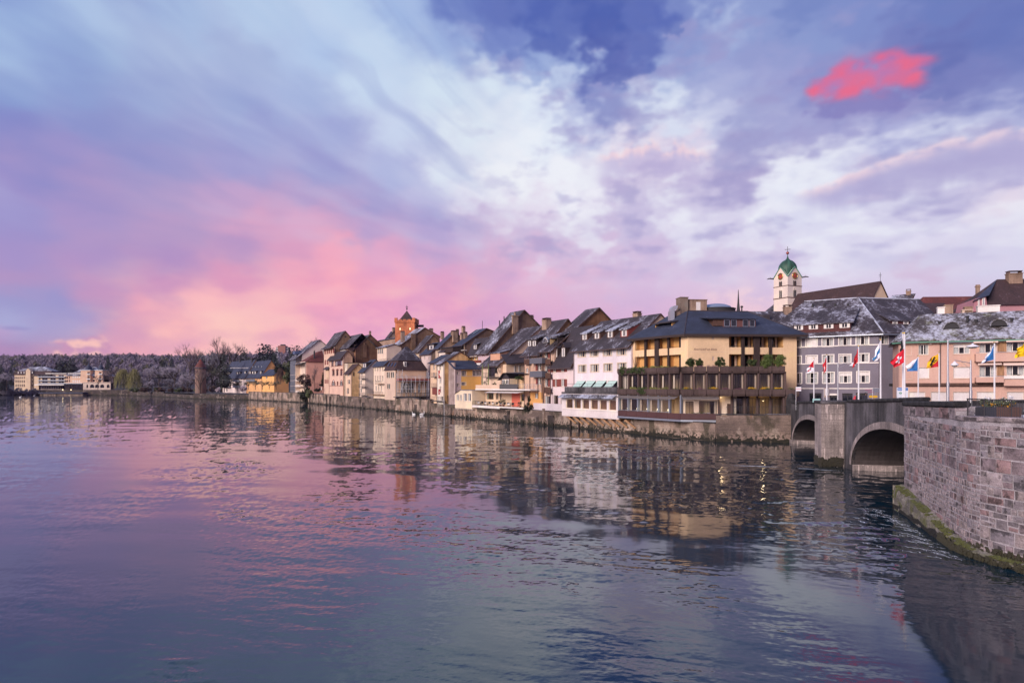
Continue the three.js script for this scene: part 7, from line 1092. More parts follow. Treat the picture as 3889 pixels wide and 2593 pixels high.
{
const d=275,T=new Frame(0,-d,1,0,6),r=T.rect(zB(541,545),zB(806,300)),w=r[2]- r[0],o=T.at((r[0]+ r[2])/2,-w/2),t=thing('gate_tower','square orange medieval tower with battlements, pointed roof and two lit windows','tower',o.pos(0,0,0),-.06),h=w/2,or=plaster(.62,.22,.10,true),Y=(y)=>T.pt(zB(670,y))[1],ytop=Y(300),yb=Y(258);
const lw=[[594,404,618,368],[730,403,755,366]].map(([a,b,c,d2])=>T.rect(zB(a,b),zB(c,d2)).map((v,i)=>(i%2?v:v -(r[0]+ r[2])/2)));
part('shaft',[slab([[-h,0],[h,0],[h,ytop],[-h,ytop]],lw,h,h-.8),box(-h,0,-h,-h+.8,ytop,h-.8),box(h-.8,0,-h,h,ytop,h-.8),box(-h+.8,0,-h,h-.8,ytop,-h+.8),box(-h,ytop-.3,-h+.02,h,ytop,h-.82)],or,t);
part('band',cbox(-h-.25,ytop-.05,h+.25,h+.25,ytop+.9,-h-.25,.06),or,t);
for(let s=0;s<4;s++)for(let i=0;i<5;i++){if(s%2&&(i===0||i===4))continue;const x=lerp(-h-.25,h+.25-1.2,i/4),hh=i===0||i===4?yb+.6:yb;const g=box(x,ytop+.903,h+.2,x+1.2,hh,h-.5);g.rotateY(s*Math.PI/2);part('merlon',g,or,t);}
const py=Y(262),pr=h*.72;part('pointed_roof',soup([0,1,2,3].map((k)=>{const a=k*Math.PI/2+Math.PI/4,b=a+Math.PI/2,p=(q)=>[Math.cos(q)*pr*1.414,py-.4,Math.sin(q)*pr*1.414];return[p(b),p(a),[0,Y(125),0]];})),RF.brown,t);
part('guard_house',box(h*.35,ytop+.9,-h*.6,h*1.0,Y(235),h*.2),M.brownwood,t);part('weathervane',[bar([0,Y(130),0],[0,Y(50),0],.1,5),bar([-.5,Y(75),0],[.5,Y(78),0],.12,5),flat(new THREE.SphereGeometry(.35,8,6)).translate(0,Y(100),0)],M.iron,t);
for(const y of[330,345])part('spout',bar([h,Y(y),0],[h+3,Y(y),0],.3,6),M.dark,t);
lw.forEach((q)=>{const g=part('lit_window',box(q[0]+ .12,q[1]+ .1,h-.35,q[2]- .12,q[3]- .1,h-.45),lampMat(1,.8,.45,1.5),t);part('window_frame',[box(q[0],q[1],h-.25,q[0]+ .14,q[3],h-.4),box(q[2]- .14,q[1],h-.25,q[2],q[3],h-.4),box(q[0],q[3]- .14,h-.25,q[2],q[3],h-.4)],M.trim,g);});
}
house({name:'ruined_gable_house',label:'small rough stone gable just left of the orange tower',s:40,base:5,E:zB(420,545),L:zB(380,545),R:zB(518,415),wall:M.brick,gable:PO(.42,.32,.24),roof:RF.dark,of:.2,more:(t,H)=>{const p=H.on(zB(518,420),-.4);chimney(t,-.6,p[0],p[1]- 1,p[1]+ 1.4,1.4,1.2);}});
{const F=L1.back(34);F.y0=5;const a=F.pt(zB(300,545)),b=F.pt(zB(580,545)),H=F.at((a[0]+ b[0])/2,0),hl=(b[0]- a[0])/2,t=thing('old_town_wall','long old masonry wall with a tiled top below the orange tower','wall',H.pos(0,0,0),H.turn);part('masonry',box(-hl,0,0,hl,a[1]- .3,-1.2),PO(.4,.3,.24),t);part('tiled_top',prism([[.6,a[1]- .5],[-.6,a[1]+ .2],[-1.8,a[1]- .5]],-hl,hl),RF.dust,t);}
// ---------------------------------------------------------------- the far left bank: palace hotel, glass wing, terrace row, round tower
const FB=new Frame(-140,-392,.62,.785,3);
{
const D=600,F=new Frame(0,-D,1,0,3),mk=(nm,lb,ct,a,b)=>{const p=F.rect(a,b),o=F.at((p[0]+ p[2])/2,0),t=thing(nm,lb,ct,o.pos(0,0,0));return[t,(x0,y0,x1,y1,z=0)=>{const r=F.rect(z1(x0,y0),z1(x1,y1),z),c=(p[0]+ p[2])/2;return[r[0]- c,Math.max(r[1],0),r[2]- c,r[3]];},p[2]- p[0]];};
const pane=(t,r,z,m=M.darkglass,nm='window')=>part(nm,box(r[0],r[1],z+.06,r[2],r[3],z+.003),m,t),cream=P(.66,.53,.38),peach=P(.68,.47,.34);
const grid=(t,R,x0,x1,n,rows,w,m,z)=>{for(const[a,b]of rows)for(let i=0;i<n;i++){const x=lerp(x0,x1,(i+.5)/n);const p=pane(t,R(x-w,b,x+w,a,z),z,m);}};
let[t,R]=mk('palace_hotel_wing','cream hotel wing with a steep snowy mansard roof at the far left','hotel',z1(190,800),z1(455,620)),b=R(190,800,460,625);
part('wall',[box(b[0],0,0,b[2],b[3],-14)],cream,t);grid(t,R,200,450,9,[[655,680],[700,735],[755,790]],6,M.darkglass,0);
const xr=R(698,600,700,590)[2],yM=R(205,625,206,572)[3],yT=R(500,520,501,507)[3],xa=R(330,520,331,519)[0],xb=R(520,520,521,519)[0],ix=(q,k)=>q+k;
part('mansard',soup([[[b[0]- .6,b[3],.9],[xr,b[3],.9],[xr-1,yM,-1.6],[b[0]+ 1.4,yM,-1.6]],[[b[0]- .6,b[3],-15],[b[0]- .6,b[3],.9],[b[0]+ 1.4,yM,-1.6],[b[0]+ 1.4,yM,-13]],[[xr,b[3],.9],[xr,b[3],-15],[xr-1,yM,-13],[xr-1,yM,-1.6]]]),RF.brown,t);
part('roof',soup([[[b[0]+ 1.2,yM,-1.4],[xr-.8,yM,-1.4],[xb,yT,-7],[xa,yT-.8,-7]],[[b[0]+ 1.2,yM,-13.2],[b[0]+ 1.2,yM,-1.4],[xa,yT-.8,-7]],[[xr-.8,yM,-1.4],[xr-.8,yM,-13.2],[xb,yT,-7]],[[xr-.8,yM,-13.2],[b[0]+ 1.2,yM,-13.2],[xa,yT-.8,-7],[xb,yT,-7]]]),RF.deep,t);
const g=R(350,640,412,570,1.3),ga=R(378,540,382,537,1.3);part('gable',slab([[g[0],0],[g[2],0],[g[2],g[3]],[(g[0]+ g[2])/2,ga[3]],[g[0],g[3]]],[],1.6,-4),cream,t);for(const x of[235,275,315,430])pane(t,R(x,608,x+12,585,1.2),1.0,M.curtain);
[t,R]=mk('glass_wing','modern glazed hotel wing with long balcony bands beside the cream wing','hotel',z1(455,820),z1(905,600));b=R(520,820,905,625);part('wall',box(b[0],0,-1,b[2],b[3],-14),P(.5,.42,.4),t);const w0=R(450,820,525,640);part('stair_block',box(w0[0],0,0,w0[2],w0[3],-10),cream,t);
for(const[y0,y1]of[[670,705],[715,745],[632,655]]){const r=R(525,y1,900,y0);for(let i=0;i<10;i++)pane(t,[lerp(r[0],r[2],i/10)+ .2,r[1],lerp(r[0],r[2],(i+1)/10)- .2,r[3]],-1,i%3?M.darkglass:cream);part('balcony',cbox(r[0],r[1]- .5,1.5,r[2],r[1]+ .4,-1,.05),std({color:C(.3,.32,.36),roughness:.4}),t);}
const sr=R(480,640,720,575,-3);part('roof',soup([[[sr[0],sr[1],1],[sr[2],sr[1],1],[sr[2]- 4,sr[3]- 1,-6],[sr[0]+ 18,sr[3],-6]],[[sr[0],sr[1],-12],[sr[0],sr[1],1],[sr[0]+ 18,sr[3],-6]],[[sr[2],sr[1],1],[sr[2],sr[1],-12],[sr[2]- 4,sr[3]- 1,-6]]]),RF.deep,t);const fr=R(620,626,910,604);part('flat_roof',box(fr[0],fr[3]- .6,.5,fr[2],fr[3],-12),M.white,t);const cn=R(460,770,870,757,5);part('canopy',box(cn[0],cn[1],5,cn[2],cn[3],-1),M.white,t);const gl=R(480,822,870,775,1);for(let i=0;i<12;i++)pane(t,[lerp(gl[0],gl[2],i/12)+ .1,gl[1],lerp(gl[0],gl[2],(i+1)/12)- .25,gl[3]],-.9);
[t,R]=mk('palace_hotel','peach palace hotel with two onion spired towers on the far left bank','hotel',z1(905,820),z1(1420,560));b=R(905,820,1420,640);part('wall',box(b[0],0,0,b[2],b[3],-16),peach,t);grid(t,R,985,1130,5,[[645,670],[700,728]],9,M.curtain,0);grid(t,R,910,960,2,[[650,680],[695,725]],5,M.darkglass,0);grid(t,R,1270,1310,2,[[640,672],[692,722]],10,M.darkglass,0);
const rf=[R(900,640,901,632)[0],R(1425,640,1426,632)[0],R(1105,520,1106,516)[0],R(1235,520,1236,516)[0]],yp=R(1100,520,1101,516)[3];part('roof',soup([[[rf[0],b[3],.8],[rf[1],b[3],.8],[rf[3],yp,-8],[rf[2],yp,-8]],[[rf[0],b[3],-17],[rf[0],b[3],.8],[rf[2],yp,-8]],[[rf[1],b[3],.8],[rf[1],b[3],-17],[rf[3],yp,-8]],[[rf[1],b[3],-17],[rf[0],b[3],-17],[rf[2],yp,-8],[rf[3],yp,-8]]]),RF.deep,t);for(let i=0;i<8;i++){const r=R(930+i*24,618,944+i*24,600,.4);part('dormer',box(r[0],r[1],.6,r[2],r[3],-4),M.curtain,t);}
for(const[x0,x1,xa]of[[1122,1252,1185],[1316,1420,1345]]){const r=R(x0,815,x1,562),c=(r[0]+ r[2])/2,w=(r[2]- r[0])/2,ya=R(xa,432,xa+1,430)[3],cx=R(xa-1,600,xa+1,590)[0],hh=ya-r[3];part('tower',box(r[0],0,2,r[2],r[3],-8),peach,t);part('onion_roof',moved(lathe([[w*.85,-.2],[w*.6,hh*.06],[w*.62,hh*.16],[w*.6,hh*.28],[w*.42,hh*.42],[w*.2,hh*.52],[.4,hh*.68],[.12,hh]],16),c*.4+cx*.6,r[3],-3),RF.slate,t);part('cornice',cbox(r[0]- .5,r[3]- .3,2.5,r[2]+ .5,r[3]+ .2,-8.5,.1),M.zinc,t);for(const[a,d]of[[585,612],[640,678],[695,725]]){pane(t,R(xa +(x1>1300?14:12),d,xa +(x1>1300?26:24),a,2),2);pane(t,R(xa +(x1>1300?30:28),d,xa +(x1>1300?42:40),a,2),2);const bl=R(xa,d+12,xa+50,d+2,3);part('balcony',box(bl[0],bl[1],3.2,bl[2],bl[3],2),M.zinc,t);}}
[t,R]=mk('arcade_pavilion','stone arcade pavilion with round arched windows below the palace towers','pavilion',z1(1135,820),z1(1510,735));b=R(1135,822,1512,735,6);const ar=(x0,x1)=>{const r=R(x0,806,x1,758,6),n=10,p=[[r[0],r[1]]];for(let i=0;i<=n;i++){const a=Math.PI*(1-i/n);p.push([(r[0]+ r[2])/2+Math.cos(a)*(r[2]- r[0])/2,lerp(r[1],r[3],.5)+ Math.sin(a)*(r[3]- r[1])*.5]);}p.push([r[2],r[1]]);return p;},as=[[1180,1205],[1230,1288],[1300,1355],[1370,1425],[1460,1500]].map(([x,y])=>ar(x,y));
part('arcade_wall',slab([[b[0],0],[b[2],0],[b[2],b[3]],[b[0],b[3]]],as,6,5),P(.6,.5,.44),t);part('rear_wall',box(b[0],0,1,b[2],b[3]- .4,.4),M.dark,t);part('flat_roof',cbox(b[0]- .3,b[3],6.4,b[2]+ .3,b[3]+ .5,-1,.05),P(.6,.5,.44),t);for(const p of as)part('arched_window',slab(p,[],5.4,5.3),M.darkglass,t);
[t,R]=mk('glass_pavilion','dark glass pavilion left of the stone arcade','pavilion',z1(870,820),z1(1135,740));b=R(870,822,1132,740,5);part('roof',cbox(b[0],b[3]- .6,6,b[2],b[3],-2,.05),M.zinc,t);for(let i=0;i<13;i++)part('glass_panel',box(lerp(b[0],b[2],i/13)+ .15,0,5,lerp(b[0],b[2],(i+1)/13)- .15,b[3]- .6,4.7),M.darkglass,t);
[t,R]=mk('bath_gallery','long low gallery with brown pillars standing in the water below the palace','gallery',z1(540,905),z1(1130,825));t.position.y=-.5;b=R(540,905,1130,866,36);const tp=R(540,866,1130,826,36)[3]+ 1.0;part('base_wall',box(b[0],-1,36,b[2],2.4,24),M.bank1,t);part('roof',cbox(b[0]- .5,tp-1.2,37,b[2]+ .5,tp,25,.1),RF.slate,t);for(let i=0;i<=15;i++)part('pillar',box(lerp(b[0],b[2],i/15)- .25,2.4,36,lerp(b[0],b[2],i/15)+ .25,tp-1.2,35.4),M.palewood,t);part('inner_wall',box(b[0],2.4,31,b[2],tp-1.2,30.6),PO(.3,.18,.1),t);
for(const[x,lb]of[[890,'lit lamp at the middle of the low gallery'],[1003,'lit lamp towards the right end of the low gallery']]){const p=world3(z1(x,832),568),l=thing('gallery_lamp',lb,'lamp',[p[0],p[1],p[2]+ 3.2],0,'gallery lamps');part('lamp_globe',flat(new THREE.SphereGeometry(.35,10,8)),lampMat(1,.75,.4,4),l);const pl=new THREE.PointLight(new THREE.Color(1,.72,.4),20,0,2);pl.shadow.radius=10;pl.castShadow=true;l.add(pl);}
}
{
const W=(lb,i,j,top,m)=>{const[x0,z0]=BANK[i],[x1,z1b]=BANK[j],F=new Frame(x0,z0,x0-x1,z0-z1b);riverWall(lb,[-Math.hypot(x0-x1,z0-z1b),-.02],m,top,.15,-.8,F);};
W('pale river wall with vine stains below the terrace row houses',8,9,4.6,M.bank1);W('low dark river wall with snowy steps left of the terrace row houses',9,10,3.0,M.bank3);W('dark riverbank wall with rough boat sheds below the round tower',10,11,2.4,M.bank3);W('dark brown river wall between the boat sheds and the willows',11,12,3.4,M.bank3);W('long brown river wall below the palace arcade',12,13,4.6,M.bank3);
for(const[x0,x1,d,lb]of[[1960,2090,545,'left'],[2140,2330,528,'middle']]){const a=world3(z1(x0,895),d),c=world3(z1(x1,800),d),w=(c[0]- a[0])/2,h=c[1]- .5,t=thing('boat_shed',`weathered timber boat shed at the foot of the dark bank wall, ${lb} one`,'shed',[a[0]+ w,.5,-d]);for(let i=0;i<5;i++)part('post',box(-w+i*w/2-.15,-1.5,3,-w+i*w/2+.15,h,2.7),M.darkwood,t);part('roof',cbox(-w-.5,h,3.5,w+.5,h+.35,-2,.05),RF.dust,t);part('wall',box(-w,h*.35,2.6,w*.1,h,2.4),M.brownwood,t);part('deck',box(-w,h*.3,3.2,w,h*.35,-1),M.palewood,t);}
}
house({F:FB,name:'white_row_house',label:'white row house with balconies and long dormered slate roof on the left bank',s:12,base:3,E:z2(1205,645),L:z2(885,652),R:z2(1340,416),wall:P(.78,.68,.66),gable:P(.76,.5,.3),roof:RF.slate,of:1,os:.3,wins:[W1(z2(980,700),z2(995,662),z2(1180,695),z2(1195,655),5,{nx:1}),W1(z2(985,780),z2(1000,742),z2(1180,775),z2(1195,735),5,{nx:1}),W1(z2(930,860),z2(950,815),0,0,1,{nx:1,sill:false})],more:(t,H)=>{for(const[x0,x1,y]of[[930,988,625],[1072,1135,620],[1180,1205,612]])dormerAt(t,H,z2(x0,y),z2(x1,y-35),{roof:RF.slate,deep:5,rise:.6});for(let i=0;i<14;i++){const v=H.roof(z2(1000+i*18,538));part('roof_light',moved(box(-.35,-.1,.3,.35,.6,-.4),v[0],v[1],v[2]),M.white,t);}for(const y of[720,800])for(const[a,b]of[[885,972],[1020,1115]]){const r=H.rect(z2(a,y),z2(b,y-24),1.6);part('balcony',[box(r[0],r[1]- .2,1.7,r[2],r[1],.01),box(r[0],r[1],1.7,r[2],r[3],1.6)],M.zinc,t);pane2(t,H,a+8,y-20,b-8,y-60);}for(const x of[1130,1295]){const v=H.roof(z2(x,440));chimney(t,v[0],v[2],v[1]- 1,v[1]+ 1.6,2,1.2,M.dark);}}});
function pane2(t,H,x0,y0,x1,y1){const r=H.rect(z2(x0,y0),z2(x1,y1),0);part('glazed_door',box(r[0],r[1],.08,r[2],r[3],.004),M.darkglass,t);}
house({F:FB,name:'orange_row_house',label:'orange row house with slate roof and lean-to wing right of the white row house',s:12.5,base:3,E:z2(1420,640),L:z2(1212,646),R:z2(1555,424),wall:P(.78,.44,.2),gable:P(.8,.42,.16),roof:RF.slate,of:1,os:.3,wins:[W1(z2(1355,688),z2(1372,652),z2(1385,688),z2(1402,652),2,{nx:1})],more:(t,H)=>{for(const[x0,x1]of[[1240,1275],[1280,1350],[1395,1420]])dormerAt(t,H,z2(x0,615),z2(x1,575),{roof:RF.slate,deep:5,rise:.6});for(const x of[1300,1342,1382,1425]){const v=H.roof(z2(x,525));part('roof_light',moved(box(-.8,-.1,.3,.8,1.0,-.5),v[0],v[1],v[2]),M.zinc,t);}const r=H.rect(z2(1208,716),z2(1330,686),1.6);part('balcony',[box(r[0],r[1]- .2,1.7,r[2],r[1],.01),box(r[0],r[1],1.7,r[2],r[3],1.6)],M.zinc,t);}});
house({F:FB,name:'orange_wing',label:'low orange wing at the right end of the orange row house',s:11,base:3,E:z2(1592,626),L:z2(1425,634),zr:-4.5,yr:18.5,wall:P(.82,.46,.17),gable:P(.8,.42,.16),roof:RF.slate,of:.8,wins:[W1(z2(1478,678),z2(1500,645),0,0,1,{})]});
{
const D=440,p=world3(z2(548,870),D),w=142*.27636/FOC*D/2,y0=2,Y=(y)=>world3(z2(548,y),D)[1]- y0,t=thing('round_tower','round reddish brown tower with a pointed tile roof among the frosted trees','tower',[p[0],y0,p[2]- w]);part('shaft',lathe([[w,0],[w,Y(540)],[0,Y(540)]],24),PO(.19,.125,.105),t);part('pointed_roof',lathe([[w*1.16,Y(542)],[w*1.1,Y(525)],[w*.6,Y(470)],[w*.15,Y(415)],[0,Y(404)]],24),RF.red,t);part('eave_snow',lathe([[w*1.17,Y(540)],[w*1.19,Y(532)],[w*1.08,Y(520)],[w*1.08,Y(524)]],24),RF.dust,t);
const q=world3(z2(1712,390),1500),u=thing('apartment_tower','distant orange brick apartment tower on the hill','tower block',[q[0],30,q[2]]),hw=8,top=world3(z2(1712,228),1500)[1]- 30;part('wall',box(-hw,0,hw,hw,top,-hw),P(.30,.14,.11),u);part('roof_house',box(-4,top,4,5,top+3,-4),M.dark,u);
for(const[a,c]of[[-hw-6,-hw-.05],[hw+.05,hw+6]]){part('wing',box(a,0,3,c,top-3,-hw),M.dark,u);for(let i=0;i<9;i++)part('balcony',box(a,top-7-i*5,4.2,c,top-5-i*5,3.02),M.white,u);}
}
// ---------------------------------------------------------------- hills with their woods
{
const nx=120,nz=26,Pp=[],idx=[],hY=(x,z)=>{const k=sm(-640,-1500,z);return 4+k*(52+10*fbm2(x*.0016,z*.0012,4)+ 8*sm(-700,-200,x))*sm(900,-300,x)+(z<-1500?4:0);};
for(let j=0;j<=nz;j++)for(let i=0;i<=nx;i++){const z=lerp(-640,-1900,j/nz),x=lerp(-1.05*-z,900,i/nx);Pp.push(x,hY(x,z)-(j?0:4),z);if(i&&j){const q=j*(nx+1)+ i;idx.push(q-nx-2,q-nx-1,q,q-nx-2,q,q-1);}}
const g=new THREE.BufferGeometry();g.setAttribute('position',new THREE.BufferAttribute(new Float32Array(Pp),3));g.setIndex(idx.reverse());g.computeVertexNormals();struct('hills',metric(flat(g)),std({color:C(.13,.11,.12),map:soilT}));
const r=rng(41),crown=leafGeo(240,4.2,6,4.2,1.0,21,{clumps:14,long:2.4});crown.translate(0,8,0);const fir=leafGeo(220,2.6,8,2.6,1.1,22,{clumps:12,long:2});fir.translate(0,9,0);{const p=fir.attributes.position;for(let i=0;i<p.count;i++){const k=clamp(1.35-p.getY(i)/18,.08,1.4);p.setX(i,p.getX(i)*k);p.setZ(i,p.getZ(i)*k);}fir.computeVertexNormals();}
for(const[geo,n,col,nm]of[[crown,4200,C(.24,.2,.235),'bare_woodland'],[fir,420,C(.035,.05,.05),'fir_woodland'],[crown,420,C(.16,.15,.075),'budding_woodland']]){
const im=new THREE.InstancedMesh(geo,leafMat(1,1,1),n),m=new THREE.Matrix4(),qn=new THREE.Quaternion(),up=new THREE.Vector3(0,1,0);im.material.color.copy(col);im.name=nm;im.userData={kind:'stuff',label:nm==='bare_woodland'?'leafless frosted woods covering the far hillside':nm==='fir_woodland'?'dark firs scattered through the hillside woods':'yellowish budding trees in the hillside woods'};
for(let i=0;i<n;i++){const z=-650-950*Math.sqrt(r()),x=lerp(-.85*-z,.12*-z,r()),s=(.75+.6*r())*(nm[0]==='f'?1.05:1);m.compose(new THREE.Vector3(x,hY(x,z)- 1,z),qn.setFromAxisAngle(up,r()*6),new THREE.Vector3(s,s*(.85+.3*r()),s));im.setMatrixAt(i,m);}
im.castShadow=im.receiveShadow=true;scene.add(im);
}
}
scene.fog=new THREE.FogExp2(0xa592c4,.00003);
// ---------------------------------------------------------------- trees one by one: a tapered trunk with limbs, and a crown of fine twigs or needles; unit height 1
function branches(seed,o){
const r=rng(seed),wood=[],twigs=[];
const grow=(a,dir,len,rad,lev)=>{const b=[a[0]+ dir[0]*len,a[1]+ dir[1]*len,a[2]+ dir[2]*len];wood.push(bar(a,b,rad,lev>1?4:6,rad*.62));if(lev>=o.lev){for(let i=0;i<o.tw;i++){const k=r(),c=[lerp(a[0],b[0],k),lerp(a[1],b[1],k),lerp(a[2],b[2],k)],s=o.tl*(.5+r()),d=[dir[0]+(r()- .5)*1.9,dir[1]*.6 +(r()- .35)*1.3,dir[2]+(r()- .5)*1.9],w=o.wd??.0035,e=[c[0]+ d[0]*s,c[1]+ d[1]*s,c[2]+ d[2]*s],ax=r()*6;twigs.push(c[0]- w*Math.cos(ax),c[1],c[2]- w*Math.sin(ax),...e,c[0]+ w*Math.cos(ax),c[1],c[2]+ w*Math.sin(ax));}return;}const n=o.n[lev];for(let i=0;i<n;i++){const az=i/n*6.28+r()*1.4,sp=o.sp*(.7+.6*r()),k=lev?.55+.45*r():lerp(o.first,1,(i+r()*.6)/n),u=Math.abs(dir[1])>.95?[1,0,0]:[0,1,0],p=new THREE.Vector3(...dir),X=new THREE.Vector3().crossVectors(p,new THREE.Vector3(...u)).normalize(),Z=new THREE.Vector3().crossVectors(p,X),d=p.multiplyScalar(Math.cos(sp)).addScaledVector(X,Math.cos(az)*Math.sin(sp)).addScaledVector(Z,Math.sin(az)*Math.sin(sp));d.y +=o.lift;d.normalize();grow([lerp(a[0],b[0],k),lerp(a[1],b[1],k),lerp(a[2],b[2],k)],d.toArray(),len*(o.dec[0]+ o.dec[1]*r()),rad*.5,lev+1);}};
grow([0,0,0],[0,1,0],o.trunk,.022,0);
const g=new THREE.BufferGeometry();g.setAttribute('position',new THREE.BufferAttribute(new Float32Array(twigs),3));g.computeVertexNormals();g.setAttribute('uv',new THREE.BufferAttribute(new Float32Array(twigs.length/3*2),2));
return[mergeGeometries(wood.map(flat)),g];
}
function coneCrown(seed,n,prof,size,droop){const r=rng(seed),out=[];for(let i=0;i<n;i++){const y=.1+.9*(1-Math.sqrt(r()))*.999,lay=Math.round(y*22)/22,R=prof(y)*(.25+.75*Math.sqrt(r())),a=r()*6.28,x=Math.cos(a)*R,z=Math.sin(a)*R,yy=lerp(y,lay,.6)- droop*R,s=size*(.6+.8*r());out.push(x-z/(R+1e-3)*s*.4,yy,z+x/(R+1e-3)*s*.4,x*(1+s/(R+.02)),yy-s*.5,z*(1+s/(R+.02)),x+z/(R+1e-3)*s*.4,yy+s*.2,z-x/(R+1e-3)*s*.4);}const g=new THREE.BufferGeometry();g.setAttribute('position',new THREE.BufferAttribute(new Float32Array(out),3));g.computeVertexNormals();g.setAttribute('uv',new THREE.BufferAttribute(new Float32Array(out.length/3*2),2));return g;}
const trunkG=bar([0,-.05,0],[0,.9,0],.018,6,.004);
const BO={n:[7,4,3],lev:3,sp:.75,first:.35,lift:.25,dec:[.5,.2],trunk:.55,tw:16,tl:.085,wd:.0045};
const KIND={
frosted:[...[1,2,3].map((k)=>branches(k,{...BO,tw:26,sp:.85}))],bare:[...[4,5].map((k)=>branches(k,{...BO,tw:12,wd:.003,sp:.6,trunk:.6}))],
fir:[1,2].map((k)=>[trunkG,coneCrown(k,1500,(y)=>.24*(1-y)+ .012,.05,.25)]),dark:[3,4].map((k)=>[trunkG,coneCrown(k,1800,(y)=>.3*Math.sqrt(Math.max(0,1-y*y))*(.7+.3*Math.sin(y*19+k))+ .01,.05,.15)]),
cedar:[[trunkG,coneCrown(7,2600,(y)=>(.46-.26*y)*(.5+.5*Math.abs(Math.sin(y*14)))+ .02,.06,.05)]],
willow:[1,2].map((k)=>{const r=rng(k+50),o=[];for(let i=0;i<1700;i++){const a=r()*6.28,u=Math.sqrt(r()),lump=.8+.28*Math.sin(a*3+k)*Math.cos(a*2.3),R=.42*u*lump,yt=.98-.4*u*u*u +(r()- .5)*.14-r()*.55*u,l=.14+.22*r(),w=.0045,q=r()*6.28,wx=Math.cos(q)*w,wz=Math.sin(q)*w;o.push(Math.cos(a)*R-wx,yt,Math.sin(a)*R-wz,Math.cos(a)*R*1.04,Math.max(.02,yt-l),Math.sin(a)*R*1.04,Math.cos(a)*R+wx,yt,Math.sin(a)*R+wz);}const g=new THREE.BufferGeometry();g.setAttribute('position',new THREE.BufferAttribute(new Float32Array(o),3));g.computeVertexNormals();g.setAttribute('uv',new THREE.BufferAttribute(new Float32Array(o.length/3*2),2));return[trunkG,g];}),
bush:[1,2].map((k)=>[trunkG,leafGeo(1500,.55,.45,.5,.07,k+70,{clumps:16,spread:.4}).translate(0,.48,0)]),
};
const KM={frosted:leafMat(.40,.35,.39),bare:leafMat(.17,.125,.125),fir:leafMat(.025,.035,.03),dark:leafMat(.035,.04,.032),cedar:leafMat(.022,.028,.03),willow:leafMat(.22,.20,.075),frostbush:leafMat(.28,.26,.29),greenbush:leafMat(.12,.14,.06),darkbush:leafMat(.028,.032,.018),brownbush:leafMat(.11,.065,.05),blossom:leafMat(.62,.52,.54),greentree:leafMat(.16,.16,.11)};
M.bark=std({color:C(.10,.075,.07),map:woodT});
let treeN=0;
function tree(name,label,kind,mat,z,top,base,d,wide=1,group,cat='tree'){
const a=world3(z(top[0],top[1]),d),b=world3(z(base[0],base[1]),d),h=a[1]- b[1],t=thing(name,label,cat,[b[0],b[1],b[2]],treeN*1.7,group),v=KIND[kind],[w,c]=v[treeN++%v.length];
t.scale.set(h*wide,h,h*wide);part('trunk',w,M.bark,t);part('crown',c,KM[mat||kind],t);return t;
}
const T=tree,fl='frosted_tree',bt='bare_tree',ft='fir_tree';
T(ft,'dark conifer at the extreme left edge above the reeds','fir',0,z1,[8,470],[8,850],560,1.2);T(bt,'pale frosted tree in front of the cream hotel wing','frosted','frosted',z1,[80,590],[85,850],555,1.1);T(ft,'narrow dark conifer left of the cream hotel wing','fir',0,z1,[145,510],[145,780],610);
T(ft,'left of two dark firs rising behind the glass hotel wing','dark','fir',z1,[815,402],[815,700],760,1.2);T(ft,'right of two dark firs rising behind the glass hotel wing','dark','fir',z1,[868,400],[868,700],770,1.2);T('pine_tree','broad grey pine behind the palace hotel roof','cedar','dark',z1,[965,390],[965,720],740,.9);T(ft,'tall lone fir right of the palace spires','fir',0,z1,[1482,355],[1478,700],820,.9);T(ft,'lower fir beside the right palace tower','fir',0,z1,[1462,470],[1462,720],680);
T(bt,'bare tree between the palace and the willows','frosted','bare',z1,[1555,520],[1555,830],590,1.0);T('street_tree','small leafless tree in front of the arcade pavilion','bare',0,z1,[1330,650],[1338,835],575,.9);
T('willow','left of the two yellow green weeping willows on the bank','willow',0,z1,[1690,545],[1690,828],565,1.0);T('willow','right and taller of the two weeping willows, hanging over the river wall','willow',0,z1,[1842,540],[1835,860],555,.85);
T(fl,'round frosted tree right beside the willows','frosted',0,z1,[2035,525],[2050,800],560,1.05);T(fl,'taller frosted tree second right of the willows','frosted',0,z1,[2185,490],[2180,800],560,1.0);T(fl,'frosted tree third right of the willows','frosted',0,z1,[2330,500],[2320,800],550,1.0);T('pine_tree','dark pine above the frosted trees right of the willows','dark',0,z1,[2240,395],[2240,700],640,1.1);
T(ft,'dark pine left of the frosted garden trees','dark',0,z2,[60,392],[60,700],620,1.1);T(ft,'small fir behind the frosted garden trees','fir',0,z2,[185,376],[185,640],800);T(fl,'broad frosted tree left of the round tower, above the boat sheds','frosted',0,z2,[225,470],[225,800],520,1.15);T(fl,'low frosted tree close to the left side of the round tower','frosted',0,z2,[400,590],[405,870],470,1.1);T(bt,'tall bare tree crown behind the round tower, to the left','bare','bare',z2,[432,305],[432,760],600,1.0);T(bt,'bare tree crown directly above the round tower','bare','bare',z2,[520,296],[520,760],620,.8);T('pine_tree','dark pine just right of the round tower roof','dark',0,z2,[592,335],[592,780],520,.9);
T(bt,'leafless ivy coloured tree standing before the round tower','bare','bare',z2,[565,560],[575,920],425,1.0);T('budding_tree','greenish budding tree right of the round tower','frosted','greentree',z2,[730,480],[735,860],450,.95);T(fl,'frosted tree with dark top behind the budding tree','frosted','frostbush',z2,[730,285],[730,800],560,.8);T(ft,'small dark conifer tip behind the budding tree','fir','dark',z2,[742,280],[742,600],580);
